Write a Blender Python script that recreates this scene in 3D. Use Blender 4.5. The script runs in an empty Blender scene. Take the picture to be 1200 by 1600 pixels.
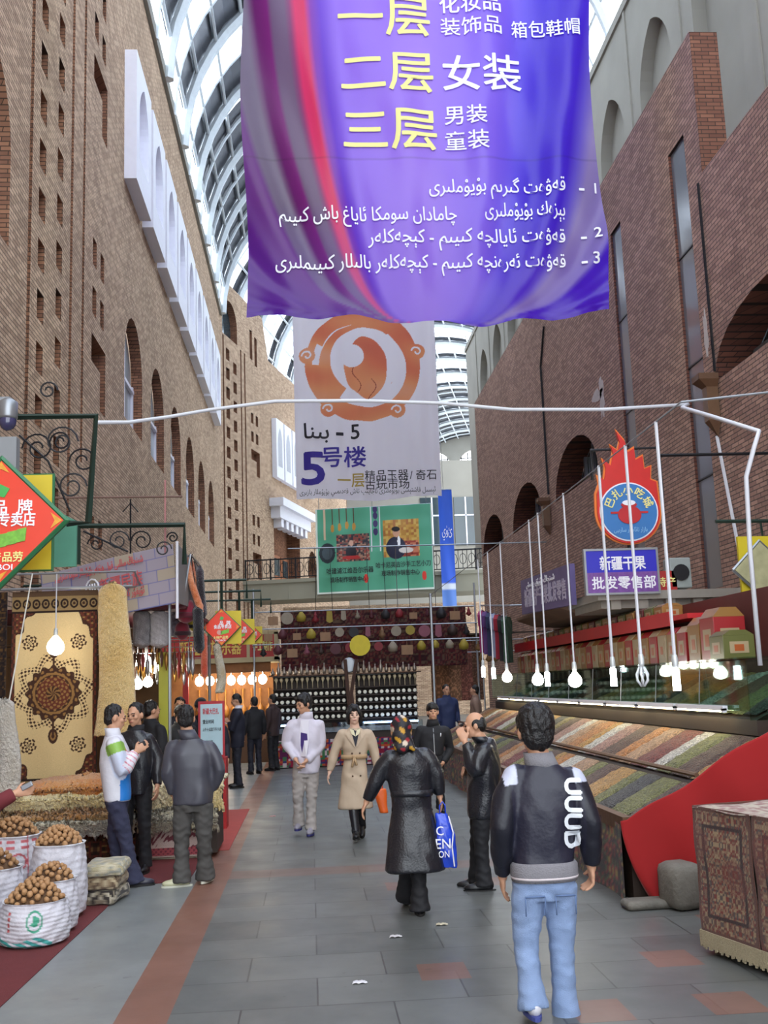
import bpy, bmesh, math, random
import numpy as np
from mathutils import Vector, Matrix, noise
from mathutils.geometry import delaunay_2d_cdt
random.seed(7); rng = np.random.default_rng(7)
SC = bpy.context.scene; COL = SC.collection
PI = math.pi
# ------------------------------------------------------------------ camera, world, exposure
F = 1640.0; VPX, VPY = 485.0, 1075.0; ROLL = 0.036; CAMH = 1.85   # for a 1200 x 1600 picture
_dy = Vector(((VPX-600)/F, (800-VPY)/F, -1)).normalized()
_dz = Vector((1, ROLL, 0)).cross(_dy).normalized()
_dx = _dy.cross(_dz)
R3 = Matrix((_dx, _dy, _dz)); CAM = Vector((0, 0, CAMH))
cd = bpy.data.cameras.new('camera'); cd.sensor_fit = 'VERTICAL'; cd.sensor_height = 36; cd.lens = 36*F/1600
cd.clip_end = 600
cam = bpy.data.objects.new('camera', cd); COL.objects.link(cam)
cam.matrix_world = Matrix.Translation(CAM) @ R3.to_4x4(); SC.camera = cam
W = bpy.data.worlds.new('overcast sky'); SC.world = W; W.use_nodes = True
W.node_tree.nodes['Background'].inputs[0].default_value = (0.88, 0.94, 1.0, 1)
W.node_tree.nodes['Background'].inputs[1].default_value = 2.7
SC.view_settings.view_transform = 'Standard'; SC.view_settings.look = 'None'
SC.view_settings.gamma = 1; SC.view_settings.use_curve_mapping = False
SC.view_settings.exposure = 0.55
SC.cycles.use_denoising = True
SC.cycles.max_bounces = 7; SC.cycles.diffuse_bounces = 4; SC.cycles.glossy_bounces = 3
SC.cycles.transparent_max_bounces = 10; SC.cycles.transmission_bounces = 4
SC.cycles.caustics_reflective = False; SC.cycles.caustics_refractive = False
SC.cycles.sample_clamp_indirect = 6
BULB = 30.0; TUBE = 14.0                      # strength of the bare bulbs and the fluorescent tubes

def ray(x, y): return R3 @ Vector(((x-600)/F, (800-y)/F, -1))
def at(x, y, Y): r = ray(x, y); return CAM + r*(Y/r.y)
def fl(x, y, z=0.0): r = ray(x, y); return CAM + r*((z-CAMH)/r.z)
def ax(x, y, X): r = ray(x, y); return CAM + r*(X/r.x)

# ------------------------------------------------------------------ materials
def lin(c):
    c = np.asarray(c, float)/255.0
    return np.where(c <= 0.04045, c/12.92, ((c+0.055)/1.055)**2.4)
class NT:
    def __init__(s, name):
        s.m = bpy.data.materials.new(name); s.m.use_nodes = True
        s.t = s.m.node_tree; s.b = s.t.nodes['Principled BSDF']; s.out = s.t.nodes['Material Output']
    def n(s, kind, **kw):
        nd = s.t.nodes.new(kind)
        for k, v in kw.items(): setattr(nd, k, v)
        return nd
    def l(s, a, b): s.t.links.new(a, b)
    def val(s, sock, v):
        if hasattr(v, 'is_output'): s.l(v, sock)
        else: sock.default_value = v
    def math(s, op, a, b=0.0, c=None, clamp=False):
        nd = s.n('ShaderNodeMath', operation=op, use_clamp=clamp)
        s.val(nd.inputs[0], a); s.val(nd.inputs[1], b)
        if c is not None: s.val(nd.inputs[2], c)
        return nd.outputs[0]
    def mix(s, fac, a, b, blend='MIX'):
        nd = s.n('ShaderNodeMix', data_type='RGBA', blend_type=blend)
        s.val(nd.inputs[0], fac); s.val(nd.inputs[6], a); s.val(nd.inputs[7], b)
        return nd.outputs[2]
    def ramp(s, fac, stops, interp='LINEAR'):
        nd = s.n('ShaderNodeValToRGB'); r = nd.color_ramp; r.interpolation = interp
        while len(r.elements) > 1: r.elements.remove(r.elements[-1])
        for i, (p, c) in enumerate(stops):
            e = r.elements[0] if i == 0 else r.elements.new(p)
            e.position = p; e.color = c4(c)
        s.l(fac, nd.inputs[0]); return nd.outputs[0]
    def noise(s, vec, scale, detail=3.0, rough=0.5):
        nd = s.n('ShaderNodeTexNoise'); nd.inputs['Scale'].default_value = scale
        nd.inputs['Detail'].default_value = detail; nd.inputs['Roughness'].default_value = rough
        if vec is not None: s.l(vec, nd.inputs['Vector'])
        return nd.outputs['Fac']
    def obj(s): return s.n('ShaderNodeTexCoord').outputs['Object']
    def xyz(s, v):
        nd = s.n('ShaderNodeSeparateXYZ'); s.l(v, nd.inputs[0]); return nd.outputs
    def comb(s, x, y, z):
        nd = s.n('ShaderNodeCombineXYZ')
        for i, v in enumerate((x, y, z)): s.val(nd.inputs[i], v)
        return nd.outputs[0]
    def bump(s, h, strength=0.3, dist=0.01):
        nd = s.n('ShaderNodeBump'); nd.inputs['Strength'].default_value = strength
        nd.inputs['Distance'].default_value = dist; s.l(h, nd.inputs['Height'])
        s.l(nd.outputs[0], s.b.inputs['Normal'])
def c4(c): 
    r = lin(c); return (float(r[0]), float(r[1]), float(r[2]), 1.0)
MATS = {}
def mat(name, col, rough=0.7, metal=0.0, var=0.12, vs=6.0, bump=0.0, bs=40.0, spec=0.5, coat=0.0, fold=0.0, fs=7.0, emit=0.0, sheen=0.0):
    if name in MATS: return MATS[name]
    k = NT(name); b = k.b
    b.inputs['Roughness'].default_value = rough; b.inputs['Metallic'].default_value = metal
    b.inputs['Specular IOR Level'].default_value = spec
    if coat: b.inputs['Coat Weight'].default_value = coat; b.inputs['Coat Roughness'].default_value = 0.12
    if sheen: b.inputs['Sheen Weight'].default_value = sheen
    base = c4(col); v = k.obj()
    if var > 0:
        f = k.noise(v, vs)
        lo = tuple(x*(1-var) for x in base[:3])+(1,); hi = tuple(min(1, x*(1+var)) for x in base[:3])+(1,)
        k.l(k.mix(f, lo, hi), b.inputs['Base Color'])
    else: b.inputs['Base Color'].default_value = base
    if bump or fold:
        h = None
        if bump: h = k.math('MULTIPLY', k.noise(v, bs), bump)
        if fold:
            nd = k.n('ShaderNodeTexWave', wave_type='BANDS'); nd.bands_direction = 'DIAGONAL'
            nd.inputs['Scale'].default_value = fs*0.3; nd.inputs['Distortion'].default_value = 9; nd.inputs['Detail'].default_value = 2
            k.l(v, nd.inputs['Vector'])
            g = k.math('MULTIPLY', k.math('ADD', k.noise(v, fs, 2.0), nd.outputs['Fac']), fold)
            h = g if h is None else k.math('ADD', h, g)
        k.bump(h, 0.6, 0.03)
    if emit: b.inputs['Emission Color'].default_value = base; b.inputs['Emission Strength'].default_value = emit
    MATS[name] = k.m; return k.m
def vcol(name, rough=0.8, spec=0.3, bump=0.0, bs=60.0, var=0.0, sheen=0.0, coat=0.0, thin=0.0):
    """a material whose colours are woven or printed into the surface (read from the mesh)"""
    if name in MATS: return MATS[name]
    k = NT(name); k.b.inputs['Roughness'].default_value = rough; k.b.inputs['Specular IOR Level'].default_value = spec
    if sheen: k.b.inputs['Sheen Weight'].default_value = sheen
    if coat: k.b.inputs['Coat Weight'].default_value = coat; k.b.inputs['Coat Roughness'].default_value = 0.2
    a = k.n('ShaderNodeAttribute'); a.attribute_name = 'dye'; c = a.outputs['Color']
    v = k.obj()
    if var: 
        nz = k.math('MULTIPLY_ADD', k.noise(v, bs, 2.0), 2*var, 1-var)
        c = k.mix(1.0, c, k.comb(nz, nz, nz), 'MULTIPLY')
    k.l(c, k.b.inputs['Base Color'])
    if thin:   # light thin cloth lets daylight through
        tr = k.n('ShaderNodeBsdfTranslucent'); k.l(c, tr.inputs[0]); mx = k.n('ShaderNodeMixShader'); mx.inputs[0].default_value = thin
        k.l(k.b.outputs[0], mx.inputs[1]); k.l(tr.outputs[0], mx.inputs[2]); k.l(mx.outputs[0], k.out.inputs[0])
    if bump: k.bump(k.noise(v, bs), bump, 0.02)
    MATS[name] = k.m; return k.m
def glow(name, col, strength):
    if name in MATS: return MATS[name]
    k = NT(name); k.b.inputs['Base Color'].default_value = c4(col)
    k.b.inputs['Emission Color'].default_value = c4(col); k.b.inputs['Emission Strength'].default_value = strength
    MATS[name] = k.m; return k.m
def glassm(name, tint=(230, 245, 240), clear=0.8, rough=0.03, milk=None):
    """thin sheet glass: mostly see-through, with a mirror-like skin"""
    if name in MATS: return MATS[name]
    k = NT(name); k.t.nodes.remove(k.b)
    tr = k.n('ShaderNodeBsdfTransparent'); tr.inputs[0].default_value = c4(tint)
    if milk:
        gl = k.n('ShaderNodeBsdfTranslucent'); gl.inputs[0].default_value = c4(milk)
    else:
        gl = k.n('ShaderNodeBsdfGlossy'); gl.inputs['Roughness'].default_value = rough; gl.inputs[0].default_value = (0.9, 0.95, 0.95, 1)
    mx = k.n('ShaderNodeMixShader')
    if milk: mx.inputs[0].default_value = 1-clear
    else:
        fr = k.n('ShaderNodeFresnel'); fr.inputs[0].default_value = 1.5
        k.l(k.math('MULTIPLY_ADD', fr.outputs[0], 0.35, 1-clear-0.08, True), mx.inputs[0])
    k.l(tr.outputs[0], mx.inputs[1]); k.l(gl.outputs[0], mx.inputs[2]); k.l(mx.outputs[0], k.out.inputs[0])
    MATS[name] = k.m; return k.m
def brickmat(name, c1, c2, mortar, stain=0.35, w=0.26, h=0.075):
    k = NT(name); x, y, z = k.xyz(k.obj())
    v = k.comb(k.math('ADD', x, y), z, 0.0)
    br = k.n('ShaderNodeTexBrick'); br.offset = 0.5
    k.l(v, br.inputs['Vector']); br.inputs['Scale'].default_value = 1
    br.inputs['Brick Width'].default_value = w; br.inputs['Row Height'].default_value = h
    br.inputs['Mortar Size'].default_value = 0.0085; br.inputs['Mortar Smooth'].default_value = 0.2; br.inputs['Bias'].default_value = -0.1
    br.inputs['Color1'].default_value = c4(c1); br.inputs['Color2'].default_value = c4(c2); br.inputs['Mortar'].default_value = c4(mortar)
    n1 = k.noise(v, 0.35, 4.0); n2 = k.noise(v, 2.5, 3.0)
    f = k.math('MULTIPLY_ADD', n1, 2*stain, 1-stain); g = k.math('MULTIPLY_ADD', n2, 0.3, 0.85)
    fg = k.math('MULTIPLY', f, g)
    k.l(k.mix(1.0, br.outputs['Color'], k.comb(fg, fg, fg), 'MULTIPLY'), k.b.inputs['Base Color'])
    k.b.inputs['Roughness'].default_value = 0.9; k.b.inputs['Specular IOR Level'].default_value = 0.15
    inv = k.math('SUBTRACT', 1.0, br.outputs['Fac']); k.bump(inv, 0.7, 0.012)
    MATS[name] = k.m; return k.m
# ------------------------------------------------------------------ mesh building
def link(name, me, parent=None):
    o = bpy.data.objects.new(name, me); COL.objects.link(o)
    if parent is not None: o.parent = parent
    return o
class MB:
    def __init__(s): s.v = []; s.f = []; s.mi = []; s.cur = 0; s.c = []
    def add(s, vs, fs, M=None):
        o = len(s.v)
        s.v += [tuple(M @ Vector(v)) for v in vs] if M is not None else [tuple(v) for v in vs]
        for f in fs: s.f.append(tuple(i+o for i in f)); s.mi.append(s.cur)
        return s
    def box(s, lo, hi, M=None):
        x0, y0, z0 = lo; x1, y1, z1 = hi
        vs = [(x0,y0,z0),(x1,y0,z0),(x1,y1,z0),(x0,y1,z0),(x0,y0,z1),(x1,y0,z1),(x1,y1,z1),(x0,y1,z1)]
        return s.add(vs, [(0,3,2,1),(4,5,6,7),(0,1,5,4),(1,2,6,5),(2,3,7,6),(3,0,4,7)], M)
    def cbox(s, lo, hi, b=0.02, M=None):
        """box with chamfered edges"""
        bm = bmesh.new(); bmesh.ops.create_cube(bm, size=1)
        for v in bm.verts: v.co = Vector([lo[i]+(v.co[i]+.5)*(hi[i]-lo[i]) for i in range(3)])
        bmesh.ops.bevel(bm, geom=bm.edges[:], offset=b, segments=2, affect='EDGES', profile=.5)
        bm.verts.index_update()
        s.add([v.co for v in bm.verts], [[v.index for v in f.verts] for f in bm.faces], M); bm.free(); return s
    def tube(s, pts, r, n=8, caps=True, M=None, sq=1.0):
        pts = [Vector(p) for p in pts]; k = len(pts)
        rs = r if isinstance(r, (list, tuple)) else [r]*k
        vs = []; up = Vector((0, 0, 1)); last = None
        for i, p in enumerate(pts):
            t = (pts[min(i+1, k-1)]-pts[max(i-1, 0)]).normalized()
            if last is None:
                a = t.cross(up); a = a.normalized() if a.length > 1e-3 else Vector((1, 0, 0))
            else: a = (last-t*last.dot(t)).normalized()
            last = a; b = t.cross(a)
            for j in range(n):
                an = 2*PI*j/n; vs.append(p+a*math.cos(an)*rs[i]+b*math.sin(an)*rs[i]*sq)
        fs = [(i*n+j, i*n+(j+1) % n, (i+1)*n+(j+1) % n, (i+1)*n+j) for i in range(k-1) for j in range(n)]
        if caps: fs += [tuple(range(n))[::-1], tuple(range((k-1)*n, k*n))]
        return s.add(vs, fs, M)
    def lathe(s, prof, n=16, M=None):
        vs = []; fs = []; k = len(prof)
        for (r, z) in prof:
            for j in range(n): a = 2*PI*j/n; vs.append((r*math.cos(a), r*math.sin(a), z))
        fs = [(i*n+j, i*n+(j+1) % n, (i+1)*n+(j+1) % n, (i+1)*n+j) for i in range(k-1) for j in range(n)]
        fs += [tuple(range(n))[::-1], tuple(range((k-1)*n, k*n))]
        return s.add(vs, fs, M)
    def prism(s, poly, d0, d1, M=None):
        """polygon in local x,z extruded along y from d0 to d1"""
        n = len(poly)
        vs = [(p[0], d0, p[1]) for p in poly]+[(p[0], d1, p[1]) for p in poly]
        fs = [tuple(range(n)), tuple(range(2*n-1, n-1, -1))]+[((i+1) % n, i, n+i, n+(i+1) % n) for i in range(n)]
        return s.add(vs, fs, M)
    def ell(s, c, r, n=12, m=8, M=None):
        vs = [(c[0], c[1], c[2]-r[2])]; fs = []
        for i in range(1, m):
            t = PI*i/m
            for j in range(n):
                a = 2*PI*j/n; vs.append((c[0]+r[0]*math.sin(t)*math.cos(a), c[1]+r[1]*math.sin(t)*math.sin(a), c[2]-r[2]*math.cos(t)))
        vs.append((c[0], c[1], c[2]+r[2])); top = len(vs)-1
        for j in range(n): fs.append((0, 1+(j+1) % n, 1+j)); fs.append((top, top-n+j, top-n+(j+1) % n))
        for i in range(m-2):
            for j in range(n): a = 1+i*n+j; b = 1+i*n+(j+1) % n; fs.append((a, b, b+n, a+n))
        return s.add(vs, fs, M)
    def build(s, name, m, parent=None, smooth=False, loc=None):
        me = bpy.data.meshes.new(name)
        vs = s.v if loc is None else [(v[0]-loc[0], v[1]-loc[1], v[2]-loc[2]) for v in s.v]
        me.from_pydata(vs, [], s.f)
        for mm in (m if isinstance(m, (list, tuple)) else [m]): me.materials.append(mm)
        if any(s.mi): me.polygons.foreach_set('material_index', s.mi)
        if smooth: me.polygons.foreach_set('use_smooth', [True]*len(s.f))
        me.update(); o = link(name, me, parent)
        if loc is not None: o.location = loc
        return o
def dye(me, cols):
    a = me.color_attributes.new('dye', 'FLOAT_COLOR', 'POINT')
    rgba = np.ones((len(me.vertices), 4), np.float32); rgba[:, :3] = np.clip(cols, 0, 4)
    a.data.foreach_set('color', rgba.ravel())
def sheet(name, P, C, m, parent=None, thick=0.0, smooth=True):
    """grid surface from points P[ny,nx,3] with woven colours C[ny,nx,3]; thick > 0 gives it a back and a rim"""
    ny, nx = P.shape[:2]; pts = P.reshape(-1, 3); cols = None if C is None else C.reshape(-1, 3)
    idx = np.arange(ny*nx).reshape(ny, nx)
    q = np.stack([idx[:-1, :-1], idx[:-1, 1:], idx[1:, 1:], idx[1:, :-1]], -1).reshape(-1, 4)
    if thick:
        du = np.gradient(P, axis=1); dv = np.gradient(P, axis=0); nr = np.cross(du, dv); nr /= np.linalg.norm(nr, axis=2, keepdims=True)+1e-9
        pts = np.vstack([pts, (P-nr*thick).reshape(-1, 3)]); q2 = q[:, ::-1]+ny*nx
        if cols is not None: cols = np.vstack([cols, cols])
        ring = np.concatenate([idx[0, :], idx[1:, -1], idx[-1, -2::-1], idx[-2:0:-1, 0]]); nxt = np.roll(ring, -1)
        rim = np.stack([nxt, ring, ring+ny*nx, nxt+ny*nx], -1); q = np.vstack([q, q2, rim])
    me = bpy.data.meshes.new(name); me.from_pydata(pts.tolist(), [], q.tolist()); me.materials.append(m)
    if smooth: me.polygons.foreach_set('use_smooth', [True]*len(me.polygons))
    if cols is not None: dye(me, cols)
    me.update(); return link(name, me, parent)
def grid(w, h, nx, ny):
    return np.meshgrid(np.linspace(0, w, nx), np.linspace(0, h, ny))
def empty(name, loc=(0, 0, 0), rz=0.0):
    o = bpy.data.objects.new(name, None); COL.objects.link(o); o.location = loc; o.rotation_euler = (0, 0, rz)
    o.empty_display_size = 0.1; return o
def tag(o, label, cat, group=None, kind=None):
    o['label'] = label; o['category'] = cat
    if group: o['group'] = group
    if kind: o['kind'] = kind
    return o
def struct(o): o['kind'] = 'structure'; return o
def dup(o, loc=None, rz=None, label=None, parent=None, group=None):
    c = o.copy(); COL.objects.link(c)
    if parent is not None: c.parent = parent
    if loc is not None: c.location = loc
    if rz is not None: c.rotation_euler = (c.rotation_euler[0], c.rotation_euler[1], rz)
    if label: c['label'] = label
    if group: c['group'] = group
    for ch in list(o.children): dup(ch, parent=c)
    return c
def frame(origin, right, up):
    """matrix with local x = right, z = up, y = into the surface"""
    x = Vector(right).normalized(); z = Vector(up); z = (z-x*z.dot(x)).normalized(); y = z.cross(x)
    M = Matrix((x, y, z)).transposed().to_4x4(); M.translation = Vector(origin); return M
# ------------------------------------------------------------------ lettering
INIT = {}   # Arabic script letters: (isolated, final, initial, medial) presentation forms
for ch, fm in {'ا': (0xFE8D, 0xFE8E), 'ب': (0xFE8F, 0xFE90, 0xFE91, 0xFE92), 'پ': (0xFB56, 0xFB57, 0xFB58, 0xFB59), 'ت': (0xFE95, 0xFE96, 0xFE97, 0xFE98),
  'ج': (0xFE9D, 0xFE9E, 0xFE9F, 0xFEA0), 'چ': (0xFB7A, 0xFB7B, 0xFB7C, 0xFB7D), 'د': (0xFEA9, 0xFEAA), 'ر': (0xFEAD, 0xFEAE), 'ز': (0xFEAF, 0xFEB0), 'س': (0xFEB1, 0xFEB2, 0xFEB3, 0xFEB4),
  'ش': (0xFEB5, 0xFEB6, 0xFEB7, 0xFEB8), 'غ': (0xFECD, 0xFECE, 0xFECF, 0xFED0), 'ق': (0xFED5, 0xFED6, 0xFED7, 0xFED8), 'ك': (0xFED9, 0xFEDA, 0xFEDB, 0xFEDC), 'گ': (0xFB92, 0xFB93, 0xFB94, 0xFB95),
  'ل': (0xFEDD, 0xFEDE, 0xFEDF, 0xFEE0), 'م': (0xFEE1, 0xFEE2, 0xFEE3, 0xFEE4), 'ن': (0xFEE5, 0xFEE6, 0xFEE7, 0xFEE8), 'و': (0xFEED, 0xFEEE), 'ۇ': (0xFBD7, 0xFBD8), 'ۆ': (0xFBD9, 0xFBDA), 'ۋ': (0xFBDE, 0xFBDF),
  'ە': (0xFEE9, 0xFEEA), 'ې': (0xFBE4, 0xFBE5, 0xFBE6, 0xFBE7), 'ى': (0xFEEF, 0xFEF0, 0xFBE8, 0xFBE9), 'ي': (0xFEF1, 0xFEF2, 0xFEF3, 0xFEF4), 'ئ': (0xFE89, 0xFE8A, 0xFE8B, 0xFE8C), 'خ': (0xFEA5, 0xFEA6, 0xFEA7, 0xFEA8)}.items(): INIT[ch] = fm
def shape_arabic(s):
    out = []
    for i, ch in enumerate(s):
        fm = INIT.get(ch)
        if fm is None: out.append(ch); continue
        pr = s[i-1] if i else ' '; nx = s[i+1] if i+1 < len(s) else ' '
        j0 = pr in INIT and len(INIT[pr]) == 4; j1 = len(fm) == 4 and nx in INIT
        out.append(chr(fm[3 if (j0 and j1) else 1 if j0 else 2 if j1 else 0]))
    return ''.join(reversed(out))
def text_mesh(body, size, bold=0.0, width=None, align='LEFT', ext=0.0, arabic=False):
    if arabic: body = shape_arabic(body)
    c = bpy.data.curves.new('lettering', 'FONT'); c.body = body; c.size = size; c.align_x = align; c.extrude = ext
    c.resolution_u = 3
    o = bpy.data.objects.new('lettering', c); COL.objects.link(o); bpy.context.view_layer.update()
    me = bpy.data.meshes.new_from_object(o.evaluated_get(bpy.context.evaluated_depsgraph_get()))
    bpy.data.objects.remove(o); bpy.data.curves.remove(c)
    n = len(me.vertices); co = np.empty(n*3, np.float32); me.vertices.foreach_get('co', co); co = co.reshape(-1, 3)
    if width and n:
        w = co[:, 0].max()-co[:, 0].min(); co[:, 0] *= width/w
    return me, co
def refine(me, co, edge):
    """cut long edges so that letters can follow folds"""
    me.vertices.foreach_set('co', co.ravel()); bm = bmesh.new(); bm.from_mesh(me); bmesh.ops.triangulate(bm, faces=bm.faces[:])
    for _ in range(4):
        es = [e for e in bm.edges if e.calc_length() > edge]
        if not es: break
        bmesh.ops.subdivide_edges(bm, edges=es, cuts=1); bmesh.ops.triangulate(bm, faces=[f for f in bm.faces if len(f.verts) > 3])
    bm.to_mesh(me); bm.free(); n = len(me.vertices); c = np.empty(n*3, np.float32); me.vertices.foreach_get('co', c); return me, c.reshape(-1, 3)
def lettering(body, M, size, m, parent, bold=0.02, width=None, align='LEFT', arabic=False, lift=0.006, warp=None, name='lettering', ext=0.002):
    """flat letters standing on the plane of M (x right, z up, y into the surface)"""
    me, co = text_mesh(body, size, bold, width, align, ext, arabic)
    if warp is not None: me, co = refine(me, co, 0.14)
    if not len(co): return None
    if bold:
        n = len(co); d = bold*size*0.62; fs = [tuple(p.vertices) for p in me.polygons]; sh = [(0, 0), (d, 0), (-d, 0), (0, d), (0, -d), (d*.7, d*.7), (-d*.7, -d*.7)]
        co = np.vstack([co+np.array((a, e, 0.0004*i), np.float32) for i, (a, e) in enumerate(sh)]); nm = bpy.data.meshes.new('lettering'); nm.from_pydata(co.tolist(), [], [tuple(v+i*n for v in f) for i in range(len(sh)) for f in fs]); bpy.data.meshes.remove(me); me = nm
    P = np.stack([co[:, 0], -lift-co[:, 2], co[:, 1]], 1)
    if warp is not None:
        P[:, :] = warp(P)
    Mn = np.array(M); Pw = P @ Mn[:3, :3].T+Mn[:3, 3]
    me.vertices.foreach_set('co', Pw.astype(np.float32).ravel()); me.materials.clear(); me.materials.append(m); me.update()
    o = link(name, me, parent); return o
# ------------------------------------------------------------------ the hall
BR_L = brickmat('brown hall brick', (206, 178, 150), (160, 132, 110), (106, 92, 80), 0.22)
BR_R = brickmat('red hall brick', (184, 150, 134), (146, 116, 106), (98, 88, 84), 0.2)
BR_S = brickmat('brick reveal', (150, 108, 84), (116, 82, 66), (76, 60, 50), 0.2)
PLASTER = mat('grey plaster', (142, 139, 130), 0.9, var=0.18, vs=0.5, bump=0.3, bs=3)
WHITE = mat('white paint', (226, 226, 236), 0.6, var=0.05)
IRON = mat('dark green iron', (38, 58, 50), 0.45, 0.3)
BLACKIRON = mat('black iron', (34, 34, 38), 0.45, 0.4)
GREYMETAL = mat('grey metal', (150, 154, 160), 0.35, 0.6)
DARKGLASS = mat('dark window glass', (52, 66, 72), 0.08, spec=0.8, var=0.3, vs=0.6)
PALEGLASS = mat('pale window film', (176, 186, 190), 0.15, spec=0.7, var=0.1, vs=1.5)
SKYGLASS = glassm('skylight glass', (236, 244, 255), clear=0.72, milk=(240, 246, 255))
ROOFDARK = mat('dark roof panel', (58, 58, 66), 0.25, 0.5, var=0.4, vs=0.8, bump=0.3, bs=2)
RIBM = mat('white roof steel', (205, 212, 216), 0.5, 0.0)

def inside(p, poly):
    x, y = p; c = False; j = len(poly)-1
    for i in range(len(poly)):
        xi, yi = poly[i]; xj, yj = poly[j]
        if (yi > y) != (yj > y) and x < (xj-xi)*(y-yi)/(yj-yi)+xi: c = not c
        j = i
    return c
def wall_mesh(name, M, outer, holes, mats, depth=0.35, deep=None, closed=True):
    """a wall face in M's x,z plane with openings cut in; y goes into the wall. holes: list of (polygon, depth, back material index or None)"""
    vs = [Vector(p) for p in outer]; es = [(i, (i+1) % len(outer)) for i in range(len(outer))]
    for poly, d, bmi in holes:
        o = len(vs); vs += [Vector(p) for p in poly]; es += [(o+i, o+(i+1) % len(poly)) for i in range(len(poly))]
    r = delaunay_2d_cdt(vs, es, [], 0, 1e-5)
    b = MB(); b.cur = 0
    V2 = [(v.x, 0, v.y) for v in r[0]]; tris = []
    bbs = [(min(p[0] for p in h[0]), max(p[0] for p in h[0]), min(p[1] for p in h[0]), max(p[1] for p in h[0])) for h in holes]
    for f in r[2]:
        cx = sum(r[0][i].x for i in f)/3; cy = sum(r[0][i].y for i in f)/3
        if not inside((cx, cy), outer): continue
        if any(bb[0] < cx < bb[1] and bb[2] < cy < bb[3] and inside((cx, cy), h[0]) for bb, h in zip(bbs, holes)): continue
        tris.append(tuple(f))
    b.add(V2, tris, M)
    for poly, d, bmi in holes:
        n = len(poly); b.cur = 1
        b.add([(p[0], 0, p[1]) for p in poly]+[(p[0], d, p[1]) for p in poly], [(i, (i+1) % n, n+(i+1) % n, n+i) for i in range(n)], M)
        if bmi is not None:
            b.cur = bmi; b.add([(p[0], d, p[1]) for p in poly], [tuple(range(n))], M)
    return struct(b.build(name, mats))
def rect(x0, x1, z0, z1): return [(x0, z0), (x1, z0), (x1, z1), (x0, z1)]
def arch(xc, hw, z0, zs, zt, n=12, point=0.0):
    p = [(xc-hw, z0), (xc+hw, z0)]
    for i in range(n+1):
        a = PI*i/n; x = math.cos(a); z = math.sin(a)
        if point: z = z*(1-point)+(1-abs(x))*point
        p.append((xc+hw*x, zs+(zt-zs)*z))
    return p
def stair(x, z, s=1):   # the stepped slot under the pairs of small openings
    return [(x, z), (x+1.55, z), (x+1.55, z-1.5), (x+0.95, z-1.5), (x+0.95, z-0.62), (x, z-0.62)]
# left wall: x = -4.5, local x = world y
XL = -4.5
ML = frame((XL, 0, 0), (0, 1, 0), (0, 0, 1)); 
holes = []
for k in range(13): holes.append((rect(17.45, 17.9, 3.6+k*0.93, 4.12+k*0.93), 0.35, 1))
for k in range(14): holes.append((rect(18.75, 19.2, 3.2+k*0.93, 3.72+k*0.93), 0.35, 1))
for gx, z0, z1 in ((16.8, 3, 19), (19.85, 3, 20), (20.95, 6.5, 20)): holes.append((rect(gx, gx+0.2, z0, z1), 0.1, 1))
def cluster(x, zt, out):
    for r_ in range(2):
        for c_ in range(2): out.append((rect(x+c_*0.85, x+c_*0.85+0.42, zt-0.62-r_*1.12, zt-r_*1.12), 0.35, 1))
    out.append((stair(x-0.05, zt-2.2), 0.35, 1))
for zt in (18.3, 11.75, 5.6): cluster(22.0, zt, holes)
ARCHY = [14.3+i*4.4 for i in range(1)]+[27.4+i*4.45 for i in range(6)]
for y in ARCHY: holes.append((arch(y, 1.42, 8.75, 10.3, 11.75), 0.3, None))
outer = [(-3, 0), (56, 0), (56, 22.3), (-3, 22.3)]
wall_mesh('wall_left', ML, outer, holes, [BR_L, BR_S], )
for i, y in enumerate(ARCHY):     # windows behind the arches
    b = MB(); b.box((y-1.5, 0.31, 8.7), (y+1.5, 0.4, 11.8), ML); o = struct(b.build('window_%d' % (i+1), PALEGLASS))
    fr = MB()
    for x in (y-1.42, y-0.05, y+1.32): fr.box((x, 0.24, 8.76), (x+0.1, 0.31, 11.6 if abs(x-y) < 0.5 else 10.3), ML)
    for z in (8.75, 10.1): fr.box((y-1.42, 0.22, z), (y+1.42, 0.31, z+0.1), ML)
    fr.build('window_frame', WHITE, o)
for i in range(9):                 # white arched blind windows under the roof, each standing out from the brick
    y0 = 25.8+i*2.95; b = MB(); b.cur = 0
    Mp = frame((XL+0.32, 0, 0), (0, 1, 0), (0, 0, 1))
    vs = rect(y0, y0+2.55, 15.05, 18.7); hp = arch(y0+1.275, 0.8, 15.9, 17.2, 18.25, 14, 0.35)
    r = delaunay_2d_cdt([Vector(p) for p in vs+hp], [(j, (j+1) % 4) for j in range(4)]+[(4+j, 4+(j+1) % len(hp)) for j in range(len(hp))], [], 0, 1e-5)
    b.add([(v.x, 0, v.y) for v in r[0]], [f for f in r[2] if not inside((sum(r[0][q].x for q in f)/3, sum(r[0][q].y for q in f)/3), hp)], Mp)
    n = len(hp); b.add([(p[0], 0, p[1]) for p in hp]+[(p[0], 0.25, p[1]) for p in hp], [(j, (j+1) % n, n+(j+1) % n, n+j) for j in range(n)]+[tuple(range(n, 2*n))], Mp)
    b.add([(p[0], 0, p[1]) for p in vs]+[(p[0], 0.32, p[1]) for p in vs], [(j, (j+1) % 4, 4+(j+1) % 4, 4+j) for j in range(4)], Mp)
    struct(b.build('window_%d' % (20+i), WHITE))
b = MB(); b.box((XL-0.5, -3, 22.3), (XL+0.12, 56.2, 22.75)); struct(b.build('trim_1', PLASTER))
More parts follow.
